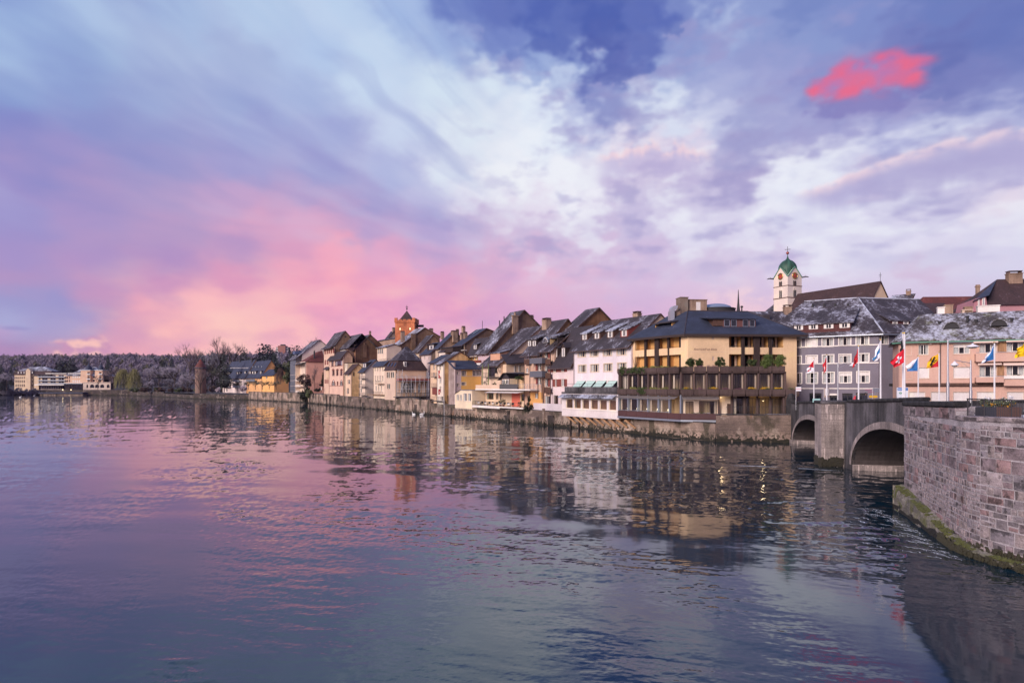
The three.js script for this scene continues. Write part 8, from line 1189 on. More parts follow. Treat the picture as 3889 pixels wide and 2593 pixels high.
T(bt,'tallest slender bare tree on the skyline','bare','bare',z2,[832,152],[845,760],560,.55);T('yew_tree','massive dark evergreen left of the white row house','dark','dark',z2,[900,305],[905,840],470,.85);T(bt,'bare tree right of the massive dark evergreen','bare','bare',z2,[1030,238],[1030,700],560,.9);T('pine_tree','reddish dark pine above the white row house roof','dark','dark',z2,[1175,250],[1175,640],540,1.1);T('cedar_tree','wide layered cedar above the orange row house','cedar',0,z2,[1485,188],[1475,680],520,.95);T('pine_tree','dark conifer at the right flank of the cedar','dark','fir',z2,[1590,255],[1590,700],510,.8);
T(fl,'grey frosted conifer beside the distant brick tower block','fir','frostbush',z2,[1640,290],[1640,660],560,1.0);T(ft,'left of two dark rounded conifers right of the brick tower block','dark','fir',z2,[1828,215],[1828,640],520,.8);T(ft,'right of two dark rounded conifers beside the white gable house','dark','fir',z2,[1915,205],[1915,640],520,.9);T('leafy_tree','dense olive shrub tree below the two dark conifers','bush','greenbush',z2,[1790,440],[1790,640],450,.9);T(bt,'bare branches above the white gable house roof','bare','bare',z2,[2130,150],[2130,560],420,1.0);
T('round_shrub','dark rounded tree right of the orange wing','bush','darkbush',z2,[1670,462],[1670,620],420,1.0);T('weeping_beech','grey brown dome of a weeping tree beside the orange wing','willow','brownbush',z2,[1690,530],[1680,740],395,.75);T('blossom_shrub','light green flowering shrub beside the weeping dome','bush','greenbush',z2,[1780,585],[1780,745],385,1.0);T('red_leaf_tree','dark red pointed shrub left of the slatted balconies','dark','brownbush',z2,[1855,465],[1850,650],410,.8);
T('blossom_tree','white blossoming shrub at the foot of the white row house, left','bush','blossom',z2,[820,792],[825,862],400,1.2,'white blossoming shrubs');T('blossom_tree','white blossoming shrub at the foot of the white row house, right','bush','blossom',z2,[1155,775],[1155,860],395,1.3,'white blossoming shrubs');
for(let i=0;i<5;i++)T('pergola_vine',`leafless pergola vine, ${['first', 'second', 'third', 'fourth', 'fifth'][i]} from the left in the garden before the orange houses`,'frosted','greentree',z2,[1240+i*95,705],[1240+i*95,830],385-i*12,1.3,'garden pergola vines','vine');
T('brown_creeper','rounded brown creeper mound in front of the salmon wall','bush','brownbush',zA,[400,880],[400,1130],322,1.15);T('ivy_mound','large dark ivy mass hanging over the garden river wall','bush','darkbush',zA,[420,1080],[380,1440],318,.7);T('ivy_mound','olive ivy clump at the right end of the garden wall','bush','greenbush',zA,[440,1170],[445,1330],305,.9);T(bt,'thin leafless tree against the salmon wall','bare','bare',zA,[552,800],[555,1215],300,.5);
for(const[x,y,lb]of[[475,1060,'clipped dark bush left of the folded parasol'],[675,1060,'clipped dark bush below the salmon wall']])T('round_shrub',lb,'bush','darkbush',zA,[x,y],[x,y+55],305,1.3);
T('hedge','dark hedge behind the folded parasol','bush','darkbush',zA,[620,1140],[620,1215],298,2.2);T('ivy_mound','dark ivy on the river wall beside the white garden parapet','bush','darkbush',zD,[430,1250],[420,1400],131,.8);T('creeper','dark leafy creeper arching over the terrace wall end','bush','darkbush',zD,[430,1180],[420,1275],132,.5);
{const r=rng(61);for(let i=0;i<26;i++){const x=lerp(540,900,(i+r()*.8)/26),d=520+120*r(),h=34+26*r(),y=1465 +(8-3.5)/d*FOC;T(fl,'grey frosted tree in the dense row behind the bank between willows and row houses','frosted',i%4?'frosted':'frostbush',(a,b)=>[a,b],[x,y-h*540/d],[x,y],d,1.15,'frosted trees of the dense bank row');}for(let i=0;i<14;i++){const x=lerp(500,880,i/14+r()*.05),d=500+30*r(),y=1465+4.5/d*FOC;T('garden_shrub','low brownish shrub along the top of the dark bank wall','bush',i%3?'brownbush':'greenbush',(a,b)=>[a,b],[x,y-14-8*r()],[x,y+2],d,1.6,'shrubs along the dark bank wall','shrub');}}
for(let i=0;i<7;i++)T('reed_bush',`frosted riverside bush, ${['first', 'second', 'third', 'fourth', 'fifth', 'sixth', 'seventh'][i]} from the left edge`,'bush','frostbush',z1,[40+i*75,800 +(i%3)*12],[40+i*75,905],560+i*3,1.0,'frosted riverside bushes','bush');
// ---------------------------------------------------------------- flags, lamps and signs on and behind the bridge
const onB=(px,off)=>{const k=(px-CX)/FOC,a=39.1+off-.223*95.6,d=a/(k-.223);return d;};
const ground=(d)=>deckY((95.6-d)/.976);
function flagTex(draw,w=128,h=128){const cv=document.createElement('canvas');cv.width=w;cv.height=h;const c=cv.getContext('2d');draw(c,w,h);const t=new THREE.CanvasTexture(cv);t.colorSpace=THREE.SRGBColorSpace;return t;}
const fill=(c,col,pts)=>{c.fillStyle=col;c.beginPath();pts.forEach(([x,y],i)=>(i?c.lineTo(x,y):c.moveTo(x,y)));c.fill();},full=(w,h)=>[[0,0],[w,0],[w,h],[0,h]];
const FLAGS={
ring:(c,w,h)=>{fill(c,'#e9e6ea',full(w,h));fill(c,'#c31d2b',[[0,0],[w,0],[0,h*.7]]);c.strokeStyle='#c31d2b';c.lineWidth=12;c.beginPath();c.arc(w*.6,h*.58,24,0,7);c.stroke();},
strokes:(c,w,h)=>{fill(c,'#c8202c',full(w,h));c.strokeStyle='#f0e8e8';c.lineWidth=11;c.beginPath();c.moveTo(30,50);c.quadraticCurveTo(70,20,90,60);c.quadraticCurveTo(50,80,88,112);c.stroke();},
redblack:(c,w,h)=>{fill(c,'#c8202c',full(w,h));c.fillStyle='#2a1316';c.fillRect(40,40,20,16);c.fillRect(64,58,18,14);c.fillRect(44,78,24,14);},
blueband:(c,w,h)=>{fill(c,'#e8e8ee',full(w,h));fill(c,'#2f79b0',[[0,h*.36],[w,h*.36],[w,h*.68],[0,h*.68]]);},
blackred:(c,w,h)=>{fill(c,'#1d1b22',full(w,h));fill(c,'#c8202c',[[0,h*.75],[w,h*.75],[w,h],[0,h]]);},
cross:(c,w,h)=>{fill(c,'#d02035',full(w,h));c.fillStyle='#f0ecee';c.fillRect(w*.41,h*.2,w*.18,h*.6);c.fillRect(w*.2,h*.41,w*.6,h*.18);},
bluewhite:(c,w,h)=>{fill(c,'#e8e8ee',full(w,h));fill(c,'#2f6fae',[[0,0],[0,h],[w,h]]);},
bear:(c,w,h)=>{fill(c,'#c8202c',full(w,h));fill(c,'#f2b71c',[[0,0],[w,0],[w,h],[w*.75,h],[0,h*.45]]);c.save();c.translate(w*.62,h*.5);c.rotate(.75);c.fillStyle='#17130f';c.beginPath();c.ellipse(0,0,42,15,0,0,7);c.fill();c.beginPath();c.ellipse(-46,-9,15,10,.4,0,7);c.fill();c.fillRect(-58,-4,14,8);for(const x of[-32,-14,16,32]){c.save();c.translate(x,8);c.rotate(x<0?.35:-.25);c.fillRect(-5,0,10,26);c.fillRect(-9,22,12,6);c.restore();}c.fillStyle='#c8202c';c.fillRect(-60,3,8,4);c.restore();},
yellow:(c,w,h)=>{fill(c,'#f2c40f',full(w,h));c.strokeStyle='#2a2412';c.lineWidth=6;c.beginPath();c.moveTo(50,70);c.lineTo(100,66);c.moveTo(60,95);c.quadraticCurveTo(80,110,100,96);c.stroke();},
};
M.pole=std({color:C(.72,.7,.72),roughness:.45});
function flagpole(label,z,pole,off,quad,design){
const top=z(...pole),d=onB(top[0],off),p=world3(top,d),y0=ground(d),t=thing('flagpole',label,'flagpole',[p[0],y0,p[2]],0,'flagpoles along the bridge'),h=p[1]- y0;
part('pole',bar([0,0,0],[0,h,0],.07,10,.045),M.pole,t);part('finial',moved(flat(new THREE.SphereGeometry(.08,8,6)),0,h+.04,0),M.gold,t);part('halyard',bar([.07,.5,.05],[.05,h-.1,.05],.008,4),M.pole,t);part('base_plate',cbox(-.16,0,.16,.16,.06,-.16,.02),M.galv,t);
const q=quad.map(([x,y])=>{const v=world3(z(x,y),d);return[v[0]- p[0],v[1]- y0];}),N=16,P=[],UV=[],ix=[],s=quad[0][0];
for(let j=0;j<=N;j++)for(let i=0;i<=N;i++){const u=i/N,v=j/N,a=[lerp(q[0][0],q[3][0],u),lerp(q[0][1],q[3][1],u)],b=[lerp(q[1][0],q[2][0],u),lerp(q[1][1],q[2][1],u)];P.push(lerp(a[0],b[0],v),lerp(a[1],b[1],v),.03+u*(.16*Math.sin(u*9+v*3+s)+ .1*Math.sin(v*8-u*4+s)));UV.push(u,1-v);if(i&&j){const k=j*(N+1)+ i;ix.push(k-N-2,k-N-1,k,k-N-2,k,k-1);}}
const g=new THREE.BufferGeometry();g.setAttribute('position',new THREE.BufferAttribute(new Float32Array(P),3));g.setAttribute('uv',new THREE.BufferAttribute(new Float32Array(UV),2));g.setIndex(ix);g.computeVertexNormals();
part('flag',g,std({map:flagTex(FLAGS[design]),roughness:.9,side:THREE.DoubleSide}),t);
}
flagpole('flagpole with a white and red flag bearing a red ring',z7,[575,1097],1.2,[[573,1112],[573,1210],[502,1236],[522,1180]],'ring');
flagpole('flagpole with a narrow red flag with white strokes beside the ring flag',z7,[692,1065],1.2,[[687,1080],[687,1195],[660,1238],[662,1150]],'strokes');
flagpole('flagpole with a plain red flag with small black marks before the grey house corner',z7,[978,985],1.2,[[972,1005],[972,1125],[921,1182],[932,1110]],'redblack');
flagpole('flagpole with a white flag crossed by a blue band',z7,[1177,930],1.2,[[1169,942],[1169,1088],[1120,1130],[1106,1085]],'blueband');
flagpole('tall flagpole with a black flag ending in red',z8,[198,652],1.3,[[194,690],[204,885],[172,850],[176,765]],'blackred');
flagpole('tall flagpole with the red flag with a white cross',z8,[212,652],.9,[[208,792],[206,922],[118,975],[86,905]],'cross');
flagpole('flagpole with a blue and white diagonal flag in front of the closed ground floor shutters',z8,[340,865],11.6,[[334,878],[334,1002],[236,1003],[233,945]],'bluewhite');
flagpole('flagpole with the yellow and red flag bearing a black bear',z8,[535,830],11.6,[[527,843],[527,962],[419,978],[438,888]],'bear');
flagpole('flagpole with a white and blue flag before the apricot balconies',z8,[1050,740],11.6,[[1041,762],[1041,896],[920,932],[962,872]],'bluewhite');
flagpole('flagpole with a yellow flag cut off by the right edge',z8,[1348,715],11.6,[[1342,730],[1342,862],[1224,882],[1258,800]],'yellow');
function streetLamp(label,z,pole,lamp,d,hw){
const p=world3(z(...pole),d),y0=ground(d),l=world3(z(...lamp),d),t=thing('street_lamp',label,'street lamp',[p[0],y0,p[2]],0,'street lamps at the bridge'),h=p[1]- y0,x=l[0]- p[0],y=l[1]- y0,W2=hw;
part('pole',[bar([0,0,0],[0,h*.4,0],.14,10),bar([0,h*.4,0],[0,h,0],.1,10,.07)],M.galv,t);part('arm',bar([0,h-.3,0],[x,y+.45,0],.035,6),M.galv,t);part('stay',bar([0,h-.9,0],[x*.6,lerp(h-.3,y+.45,.6),0],.015,4),M.galv,t);
part('lamp_head',moved(lathe([[0,.36],[.08,.34],[.12,.24],[W2*.75,.12],[W2,.0],[W2*.96,-.06],[0,-.06]],20),x,y,0),M.pole,t);part('lamp_glass',moved(lathe([[W2*.7,-.06],[W2*.6,-.16],[0,-.2]],16),x,y,0),std({color:C(.6,.58,.55),roughness:.3}),t);
}
streetLamp('larger street lamp with a long arm before the apricot house',z8,[617,710],[848,775],onB(z8(617,0)[0],11.8),.58);streetLamp('smaller street lamp with its arm to the left behind the planters',z8,[830,900],[680,945],onB(z8(830,0)[0],11.8),.34);streetLamp('slim street lamp before the grey house',z7,[793,1130],[925,1160],94,.45);
function sign(name,label,z,a,b,d,col,lines,o={}){
const p=world3(z(...a),d),q=world3(z(...b),d),w=q[0]- p[0],h=p[1]- q[1],y0=o.y0??ground(d),t=thing(name,label,o.cat??'sign',[(p[0]+ q[0])/2,y0,p[2]]),yb=q[1]- y0;
part('board',cbox(-w/2,yb,.03,w/2,yb+h,-.03,.012),std({color:S(col),roughness:.6}),t);
if(lines){const tx=flagTex(lines,256,Math.round(256*h/w)),g=new THREE.PlaneGeometry(w*.96,h*.96);g.translate(0,yb+h/2,.034);part('print',flat(g),std({map:tx,roughness:.6}),t);}
if(!o.nopost)part('post',(o.posts??[0]).map((x)=>bar([x*w,o.low??0,-.06],[x*w,yb+h,-.06],.035,6)),M.galv,t);return t;
}
sign('info_board','tall white information board with a blue header at the bridge head',z8,[145,1155],[245,1278],62,'#dfe3ea',(c,w,h)=>{fill(c,'#e4e7ee',full(w,h));fill(c,'#3f74b8',[[0,0],[w,0],[w,h*.22],[0,h*.22]]);c.fillStyle='#ffffff';c.font='bold 34px sans-serif';c.fillText('Rheinfelden',14,h*.15);c.fillStyle='#3a8a5a';c.beginPath();c.ellipse(w*.28,h*.42,36,24,0,0,7);c.fill();c.fillStyle='#ffffff';c.fillRect(w*.2,h*.4,40,9);c.fillStyle='#b03040';c.fillRect(w*.66,h*.5,24,34);c.fillRect(w*.66,h*.66,24,30);c.fillStyle='#454a55';for(let i=0;i<3;i++)c.fillRect(30,h*(.78+i*.06),90-i*18,6);},{posts:[-.5,.5]});
sign('bus_stop_sign','small white stop sign with a red line left of the grey house',z7,[413,1352],[460,1390],84,'#e6e2e4',(c,w,h)=>{fill(c,'#ece8ea',full(w,h));c.fillStyle='#c03a44';c.fillRect(0,h*.42,w,h*.12);},{posts:[-.45]});
sign('notice_board','pale notice board with a timber frame in front of the grey house shops',z7,[668,1362],[713,1446],80,'#a88c7c',(c,w,h)=>{fill(c,'#b09a8c',full(w,h));fill(c,'#d8d2ce',[[20,20],[w-20,20],[w-20,h*.8],[20,h*.8]]);},{posts:[-.5,.5]});
sign('poster_stand','turquoise poster low in front of the grey house shop',z7,[565,1458],[633,1492],76,'#9fc9c4',(c,w,h)=>{fill(c,'#a5cfca',full(w,h));c.fillStyle='#2f6b66';c.beginPath();c.ellipse(w*.62,h*.5,60,14,0,0,7);c.fill();c.fillRect(w*.2,h*.45,50,10);});
{const d=72,p=world3(z7(1105,1385),d),y0=ground(d),t=thing('signpost','signpost with two yellow walking arrows and dark street plates','signpost',[p[0],y0,p[2]]),h=p[1]- y0,yl=std({color:C(.75,.42,.02),roughness:.6}),pk=std({color:C(.3,.14,.2)});part('post',bar([0,0,0],[0,h+.2,0],.04,8),M.galv,t);const ar=(y,s)=>slab([[0,y],[s*.42,y],[s*.56,y+.12],[s*.42,y+.24],[0,y+.24]],[],.03,-.01);for(const[y,s]of[[h-.75,1],[h-1.08,1],[h-.75,-.7]])part('arrow',ar(y,s),yl,t);for(const[x,y,w]of[[-.8,.02,.75],[-.5,-.22,.6],[.05,.1,.9],[.1,-.14,.6]])part('street_plate',box(x,h+y,.03,x+w,h+y+.15,0),x<0?pk:M.zinc,t);}
{
const p=B.pos(26.0,0,1.6),d=-p[2],a=world3(z9(401,256),d),b=world3(z9(425,366),d),h=a[1]- b[1],w=h*.62,t=thing('anchor_sign','white river sign with red border and a struck out anchor on the bridge pier','sign',[p[0]- .1,b[1],p[2]+ .2],.95);
part('board',cbox(-w/2,0,.03,w/2,h,-.03,.01),M.white,t);const g=new THREE.PlaneGeometry(w*.98,h*.98);g.translate(0,h/2,.034);part('print',flat(g),std({map:flagTex((c,W3,H3)=>{fill(c,'#b8283a',full(W3,H3));fill(c,'#ece6e8',[[14,16],[W3-14,16],[W3-14,H3*.76],[14,H3*.76]]);fill(c,'#ece6e8',[[6,H3*.82],[W3-6,H3*.82],[W3-6,H3-6],[6,H3-6]]);c.strokeStyle='#1a1a1e';c.lineWidth=10;c.beginPath();c.moveTo(W3/2,46);c.lineTo(W3/2,150);c.arc(W3/2,112,38,.5*Math.PI,.05*Math.PI,true);c.moveTo(W3/2,150);c.arc(W3/2,112,38,.5*Math.PI,.95*Math.PI);c.stroke();c.strokeStyle='#b8283a';c.lineWidth=12;c.beginPath();c.moveTo(20,24);c.lineTo(W3-20,H3*.72);c.stroke();},128,220)}),t);part('bracket',bar([0,h*.5,-.05],[.1,h*.5,-.5],.04,6),M.galv,t);
}
// ---------------------------------------------------------------- two walkers on the bridge
function surface(bones,cell,k=.05){
let lo=[9,9,9],hi=[-9,-9,-9];for(const[a,b,r,s]of bones)for(let i=0;i<3;i++){lo[i]=Math.min(lo[i],a[i]- r-.05,b[i]- s-.05);hi[i]=Math.max(hi[i],a[i]+ r+.05,b[i]+ s+.05);}
const c=lo.map((v,i)=>(v+hi[i])/2),sz=Math.max(...hi.map((v,i)=>v-lo[i])),n=Math.ceil(sz/cell)+ 4,mc=new MarchingCubes(n,new THREE.MeshStandardMaterial(),false,false,120000);mc.isolation=0;
for(let z=0;z<n;z++)for(let y=0;y<n;y++)for(let x=0;x<n;x++){const p=[x,y,z].map((v,i)=>c[i]+(v/n*2-1)*sz/2*1.05);let e=0;for(const[a,b,r,s,fx=1]of bones){const d=b.map((v,i)=>v-a[i]),L=d.reduce((q,v)=>q+v*v,1e-9),t=clamp(d.reduce((q,v,i)=>q+v*(p[i]- a[i]),0)/L),m=Math.hypot((p[0]- a[0]- d[0]*t)/fx,p[1]- a[1]- d[1]*t,p[2]- a[2]- d[2]*t)- lerp(r,s,t);e +=Math.exp(-m/k*2);}mc.field[x+y*n+z*n*n]=Math.log(e)*k/2;}
mc.update();const m=mc.count,P=new Float32Array(m*3);for(let i=0;i<m;i++)for(let j=0;j<3;j++)P[i*3+j]=c[j]+ mc.positionArray[i*3+j]*sz/2*1.05;
const g=new THREE.BufferGeometry();g.setAttribute('position',new THREE.BufferAttribute(P,3));g.setAttribute('normal',new THREE.BufferAttribute(new Float32Array(mc.normalArray.subarray(0,m*3)).map((v)=>-v),3));g.setAttribute('uv',new THREE.BufferAttribute(new Float32Array(m*2),2));g.computeVertexNormals();return g;
}
function person(label,pos,turn,h,jacket,pack){
const t=thing('person',label,'person',pos,turn);t.scale.setScalar(h/1.75);
const J={hip:[.1,.9,0],knee:[.11,.5,.05],foot:[.11,.07,-.03],sh:[.19,1.42,0],el:[.26,1.14,-.03],wr:[.25,.92,.1]},mir=([x,y,z],st=0)=>[-x,y,z+st],legs=[],arms=[],hands=[],shoes=[];
for(const s of[1,-1]){const f=(p,st=0)=>[p[0]*s,p[1],p[2]+ st*s];legs.push([f(J.hip),f(J.knee,.08),.085,.058],[f(J.knee,.08),f(J.foot,.14),.055,.04]);shoes.push([f(J.foot,.14),f([.12,.045,.13],.14),.05,.04]);arms.push([f(J.sh),f(J.el),.055,.045],[f(J.el),f(J.wr),.042,.032]);const w=f(J.wr);hands.push([w,[w[0],w[1]- .08,w[2]+ .04],.03,.034]);for(let i=0;i<4;i++)hands.push([[w[0],w[1]- .08,w[2]+ .015+i*.02],[w[0]- .015*s,w[1]- .15 -(i%3)*.008,w[2]+ .03+i*.02],.01,.008]);hands.push([[w[0],w[1]- .03,w[2]+ .06],[w[0]- .02*s,w[1]- .08,w[2]+ .1],.012,.009]);}
const torso=[[[0,.92,0],[0,1.2,0],.12,.115,1.25],[[0,1.2,0],[0,1.4,-.01],.125,.11,1.4],[[0,1.4,0],[0,1.54,.01],.06,.055]],head=[[[0,1.6,.015],[0,1.67,.0],.075,.09],[[0,1.6,.07],[0,1.585,.085],.035,.03],[[0,1.645,.09],[0,1.625,.108],.012,.014],[[.085,1.635,0],[.09,1.61,0],.018,.014],[[-.085,1.635,0],[-.09,1.61,0],.018,.014]],skin=std({color:C(.45,.25,.18),roughness:.6});
part('body',mergeGeometries([surface([...torso,...legs,...arms],.03,.03),surface(head,.009,.012),surface(hands.slice(0,6),.006,.006),surface(hands.slice(6),.006,.006)].map(flat)),skin,t);
const inf=(l,k)=>l.map(([a,b,r,s,f])=>[a,b,r+k,s+k,f]);
part('jacket',surface(inf([...torso.slice(0,2),...arms],.025),.028,.04),std({color:jacket,roughness:.85}),t);part('trousers',surface(inf([...legs,[[0,.9,0],[0,.96,0],.11,.11,1.2]],.018),.026,.03),std({color:C(.03,.03,.04),roughness:.9}),t);part('shoes',surface(shoes,.01,.02),M.dark,t);part('collar',surface([[[0,1.46,-.01],[0,1.5,0],.085,.08]],.014),std({color:jacket}),t);
part('hair',surface([[[0,1.68,-.02],[0,1.64,-.045],.098,.085],[[0,1.71,.03],[0,1.71,.0],.07,.08]],.01,.02),std({color:C(.02,.016,.014),roughness:.9}),t);part('eyes',[-1,1].map((s)=>moved(flat(new THREE.SphereGeometry(.011,8,6)),s*.033,1.645,.085)),M.dark,t);part('mouth',box(-.022,1.593,.112,.022,1.599,.1),std({color:C(.25,.07,.06)}),t);
if(pack){const b=part('backpack',surface([[[0,1.05,-.22],[0,1.36,-.2],.11,.1,1.4],[[0,1.08,-.33],[0,1.2,-.32],.06,.06,1.6]],.015,.04),std({color:C(.5,.04,.06),roughness:.8}),t);for(const s of[-1,1])part('strap',[bar([s*.1,1.45,-.12],[s*.12,1.48,.1],.022,6),bar([s*.12,1.48,.1],[s*.15,1.15,.15],.02,6)],M.white,b);}
}
for(const[px,lb,tn,c,k,h]of[[3257,'person in a black jacket with a red backpack walking on the bridge',1.2,C(.02,.02,.025),1,1.72],[3288,'person in a dark jacket and dark cap walking on the bridge',1.5,C(.025,.022,.035),0,1.66]]){const d=onB(px,1.9),p=world3([px,1500],d);person(lb,[p[0],ground(d)+ .03,p[2]],tn,h,c,k);}
// ---------------------------------------------------------------- planters on the forecourt
for(const[a,b,c,d,col,lb]of[[920,1455,1018,1335,C(.03,.035,.05),'dark blue grey planter tub with pansies behind the railing'],[1018,1465,1252,1335,C(.09,.05,.04),'long brown planter box with a small conifer and flowers behind the railing']]){
const D=35.5,p=world3(z8(a,b),D),q=world3(z8(c,d),D),y0=6.28,w=q[0]- p[0],t=thing('planter',lb,'planter',[(p[0]+ q[0])/2,y0,p[2]]),h=q[1]- y0;part('tub',cbox(-w/2+.01,.06,.4,w/2-.01,h,-.4,.03),std({color:col,roughness:.7,map:plasterT}),t);part('foot',[box(-w/2+.1,0,.3,-w/2+.3,.06,-.3),box(w/2-.3,0,.3,w/2-.1,.06,-.3)],M.dark,t);
part('leaves',moved(leafGeo(700,w*.48,.22,.35,.08,a,{clumps:16}),0,h+.16,0),leafMat(.14,.17,.1),t);part('yellow_flowers',moved(leafGeo(60,w*.45,.1,.35,.09,a+1,{long:1}),0,h+.12,.1),leafMat(.8,.4,.02),t);part('white_flowers',moved(leafGeo(90,w*.3,.2,.3,.08,a+2,{long:1}),w*.15,h+.35,0),leafMat(.7,.68,.7),t);if(w>2)part('small_conifer',coneCrown(5,600,(y)=>.28*(1-y)+ .02,.08,-.3).scale(1,1.1,1).translate(-w*.32,h,0),leafMat(.22,.24,.05),t);
}
// ---------------------------------------------------------------- swans, foamy flecks and painted glints, garden and terrace things
for(const[z,x,y,s,lb,tn]of[[zB,788,1548,1,'left of two white swans below the scaffolded house',2.6],[zB,897,1550,1.2,'right of two white swans below the scaffolded house',.4],[z1,269,938,1.4,'white swan far off at the left near the reeds',0],[z1,460,918,1.2,'white swan far off before the end of the gallery wall',1]]){const q=z(x,y),d=EYE*FOC/(q[1]- HOR),p=world3(q,d),t=thing('swan',lb,'swan',[p[0],0,p[2]],tn);t.scale.setScalar(s);part('body',surface([[[-.45,.12,0],[.2,.1,0],.1,.22],[[.2,.12,0],[.45,.2,0],.2,.09],[[.45,.2,0],[.55,.5,0],.07,.05],[[.55,.5,0],[.5,.78,0],.045,.045],[[.5,.78,0],[.6,.82,0],.06,.05],[[-.3,.25,.12],[.1,.25,.14],.06,.12],[[-.3,.25,-.12],[.1,.25,-.14],.06,.12]],.035,.05),std({color:C(.85,.83,.8),roughness:.8}),t);part('beak',bar([.62,.81,0],[.76,.77,0],.03,6,.012),leafMat(.7,.25,.03),t);}
{const r=rng(15),g=[];for(let i=0;i<240;i++){const k=r(),wake=i<90,x=wake?lerp(22.5,31.5,k)+(r()- .5)*.5:24.0-3.4*k-r()*r()*3.4,z=wake?-66.2-2.2*(1-k)+ 3*k*k +(r()- .5)*.5:-44.4+13*k +(r()- .5);if(!wake&&r()<.3)continue;const l=.12+r()*(wake?.6:.4),w=.012+r()*.028,n=5,a=wake?.15:1.2 +(r()- .5)*.8,pt=(u,s)=>{const wv=.06*Math.sin(u*7+i),X=u*l,Z=wv+s*w*(1-u*u*.9);return[x+X*Math.cos(a)- Z*Math.sin(a),.025+.01*(1-Math.abs(s)),z+X*Math.sin(a)+ Z*Math.cos(a)];};const q=[];for(let k2=0;k2<n;k2++){const u=k2/n*2-1,v=(k2+1)/n*2-1;q.push([pt(u,1),pt(v,1),pt(v,-1),pt(u,-1)]);}g.push(soup(q));}const m=part('foam_and_glints',g,std({color:C(.62,.66,.7),roughness:.8,side:THREE.DoubleSide}),scene,{kind:'stuff',label:'foamy white flecks at the bridge pier and painted pale glints along the bastion foot'});}  // pier flecks are white water; bastion flecks are painted sky glints on chop
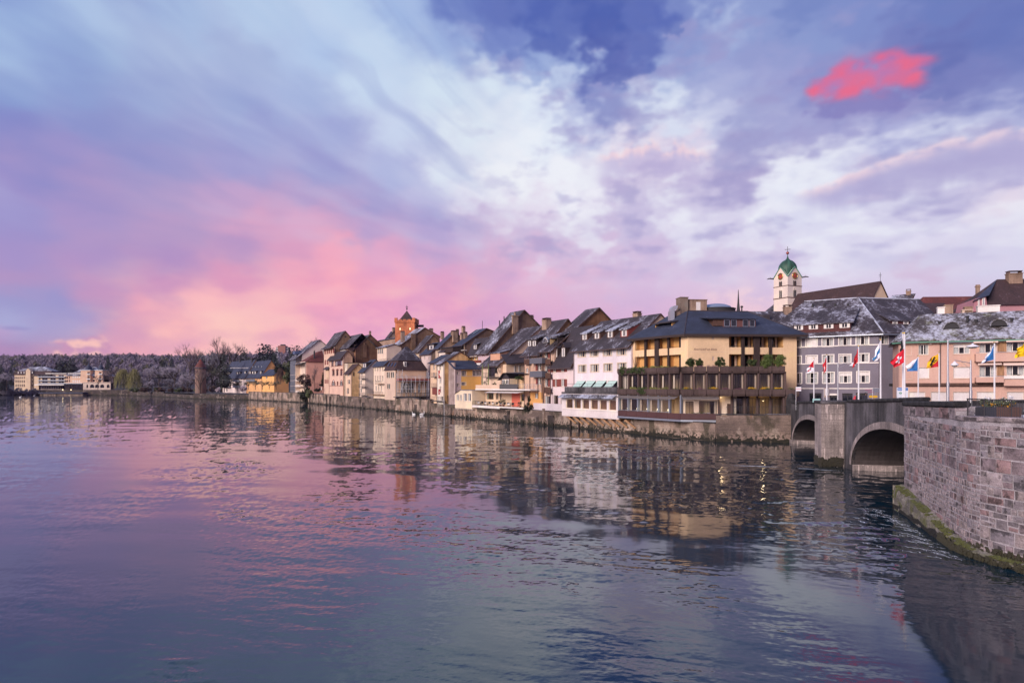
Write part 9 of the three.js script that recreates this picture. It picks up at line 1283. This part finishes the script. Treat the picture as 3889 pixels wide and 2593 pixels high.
{
const p=world3(zA(688,1200),296),k=world3(zA(688,1112),296),t=thing('folded_parasol','white folded parasol in the garden below the salmon house','parasol',p),h=k[1]- p[1];part('pole',bar([0,0,0],[0,h,0],.05,6),M.palewood,t);part('cloth',lathe([[0,h],[.1,h*.95],[.28,h*.3],[.22,h*.22],[0,h*.25]],10),M.white,t);
for(const[y0,y1,lb]of[[775,880,'upper red and white pennant on the slim white house'],[1040,1112,'lower red pennant on the slim white house']]){const d=184,a=world3(zC(178,y0),d),b=world3(zC(178,y1),d),hh=a[1]- b[1],t2=thing('pennant',lb,'pennant',[a[0],b[1],a[2]],.4);part('cloth',[0,1,2,3].map((i)=>slab([[-.3+.1*(i%2),hh*i/4],[.3+.1*(i%2),hh*i/4],[.3+.1*((i+1)%2),hh*(i+1)/4],[-.3+.1*((i+1)%2),hh*(i+1)/4]],[],.02+.05*(i%2),0)),std({color:C(.5,.04,.05)}),t2);part('emblem',box(-.12,hh*.4,.09,.14,hh*.62,.075),M.white,t2);part('staff',bar([-.4,hh,0],[.6,hh,0],.03,5),M.gutter,t2);}
const{H,len,yd,yU,by0}=L1.terrace,at=(x,y,z)=>H.pos(x,y,z),q=H.pt(zD(285,1060),-2.6),pt=thing('palm_tree','small palm on the upper terrace beside the timbered bay','palm',at(q[0],yU+.3,-2.6)),ph=H.pt(zD(285,945),-2.6)[1]- yU-.3;part('trunk',bar([0,0,0],[0,ph,0],.14,8,.1),M.bark,pt);const r=rng(6),fr=[];for(let i=0;i<26;i++){const a=r()*6.28,l=.7+r()*.7,up=.5-r()*1.1;for(let j=0;j<9;j++){const b=a +(j-4)*.12,c0=[Math.cos(a)*l*.45,ph+up*.5,Math.sin(a)*l*.45],e=[Math.cos(b)*l,ph+up*.8-Math.abs(j-4)*.05-.2*l,Math.sin(b)*l];fr.push([[0,ph,0],c0,e]);}}part('fronds',soup(fr),leafMat(.06,.09,.03),pt);
const mkTable=()=>{const o=thing('dining_table','','table',[0,0,0],H.turn,'dining terrace tables');part('tablecloth',[cbox(-.5,.72,.5,.5,.76,-.5,.01),box(-.5,.4,.5,.5,.72,.485),box(-.5,.4,-.485,.5,.72,-.5)],M.white,o);part('leg',bar([0,0,0],[0,.72,0],.05,6),M.dark,o);return o;},mkChair=()=>{const o=thing('terrace_chair','','chair',[0,0,0],0,'dining terrace chairs');part('seat',cbox(-.24,.42,.24,.24,.47,-.24,.01),M.dark,o);part('backrest',cbox(-.24,.5,-.2,.24,.95,-.25,.01),M.dark,o);for(const x of[-.2,.2])for(const z of[-.2,.2])part('leg',bar([x,0,z],[x,.42,z],.02,5),M.dark,o);return o;};
const T0=mkTable(),C0=mkChair(),od=['first','second','third','fourth','fifth'];
for(let i=0;i<5;i++){const x=lerp(-len+1.5,-len*.35,i/4),pos=at(x,yd,-1.4),lb=`white clothed table, ${od[i]} from the downstream end of the dining terrace`;if(i)copyOf(T0,lb,pos,H.turn);else{T0.position.set(...pos);T0.userData.label=lb;}for(const s of[-1,1]){const cp=at(x+s*.85,yd,-1.4),cl=`dark chair ${s < 0 ? 'downstream' : 'upstream'} of the ${od[i]} dining terrace table`;if(i||s>0)copyOf(C0,cl,cp,H.turn-s*Math.PI/2);else{C0.position.set(...cp);C0.rotation.y=H.turn+Math.PI/2;C0.userData.label=cl;}}}
for(const[x,z,y,s,lb]of[[-len*.42,-.6,yd,1.5,'taller potted bush in the middle of the dining terrace'],[-len*.5,-.9,yd,1.3,'lower potted bush in the middle of the dining terrace'],[-len*.85,-1.8,by0,1.6,'dark potted bush on the roof garden above the dining terrace'],[-len*.7,-2,by0,1.3,'reddish potted bush on the roof garden'],[-len*.45,-1.6,by0,1.8,'silvery olive bush on the roof garden'],[-len*.12,-.5,yd,1,'small potted plant near the salmon wall']]){const t3=thing('potted_bush',lb,'potted plant',at(x,y,z));part('pot',lathe([[0,0],[.22,0],[.3,.45],[.26,.45],[0,.4]],12),std({color:C(.3,.12,.07)}),t3);part('foliage',moved(leafGeo(700,s*.5,s*.5,s*.5,.07,Math.round(s*77),{clumps:12}),0,.4+s*.5,0),s>1.7?leafMat(.16,.17,.13):leafMat(.05,.06,.03),t3);}
}
renderer.render(scene,camera);
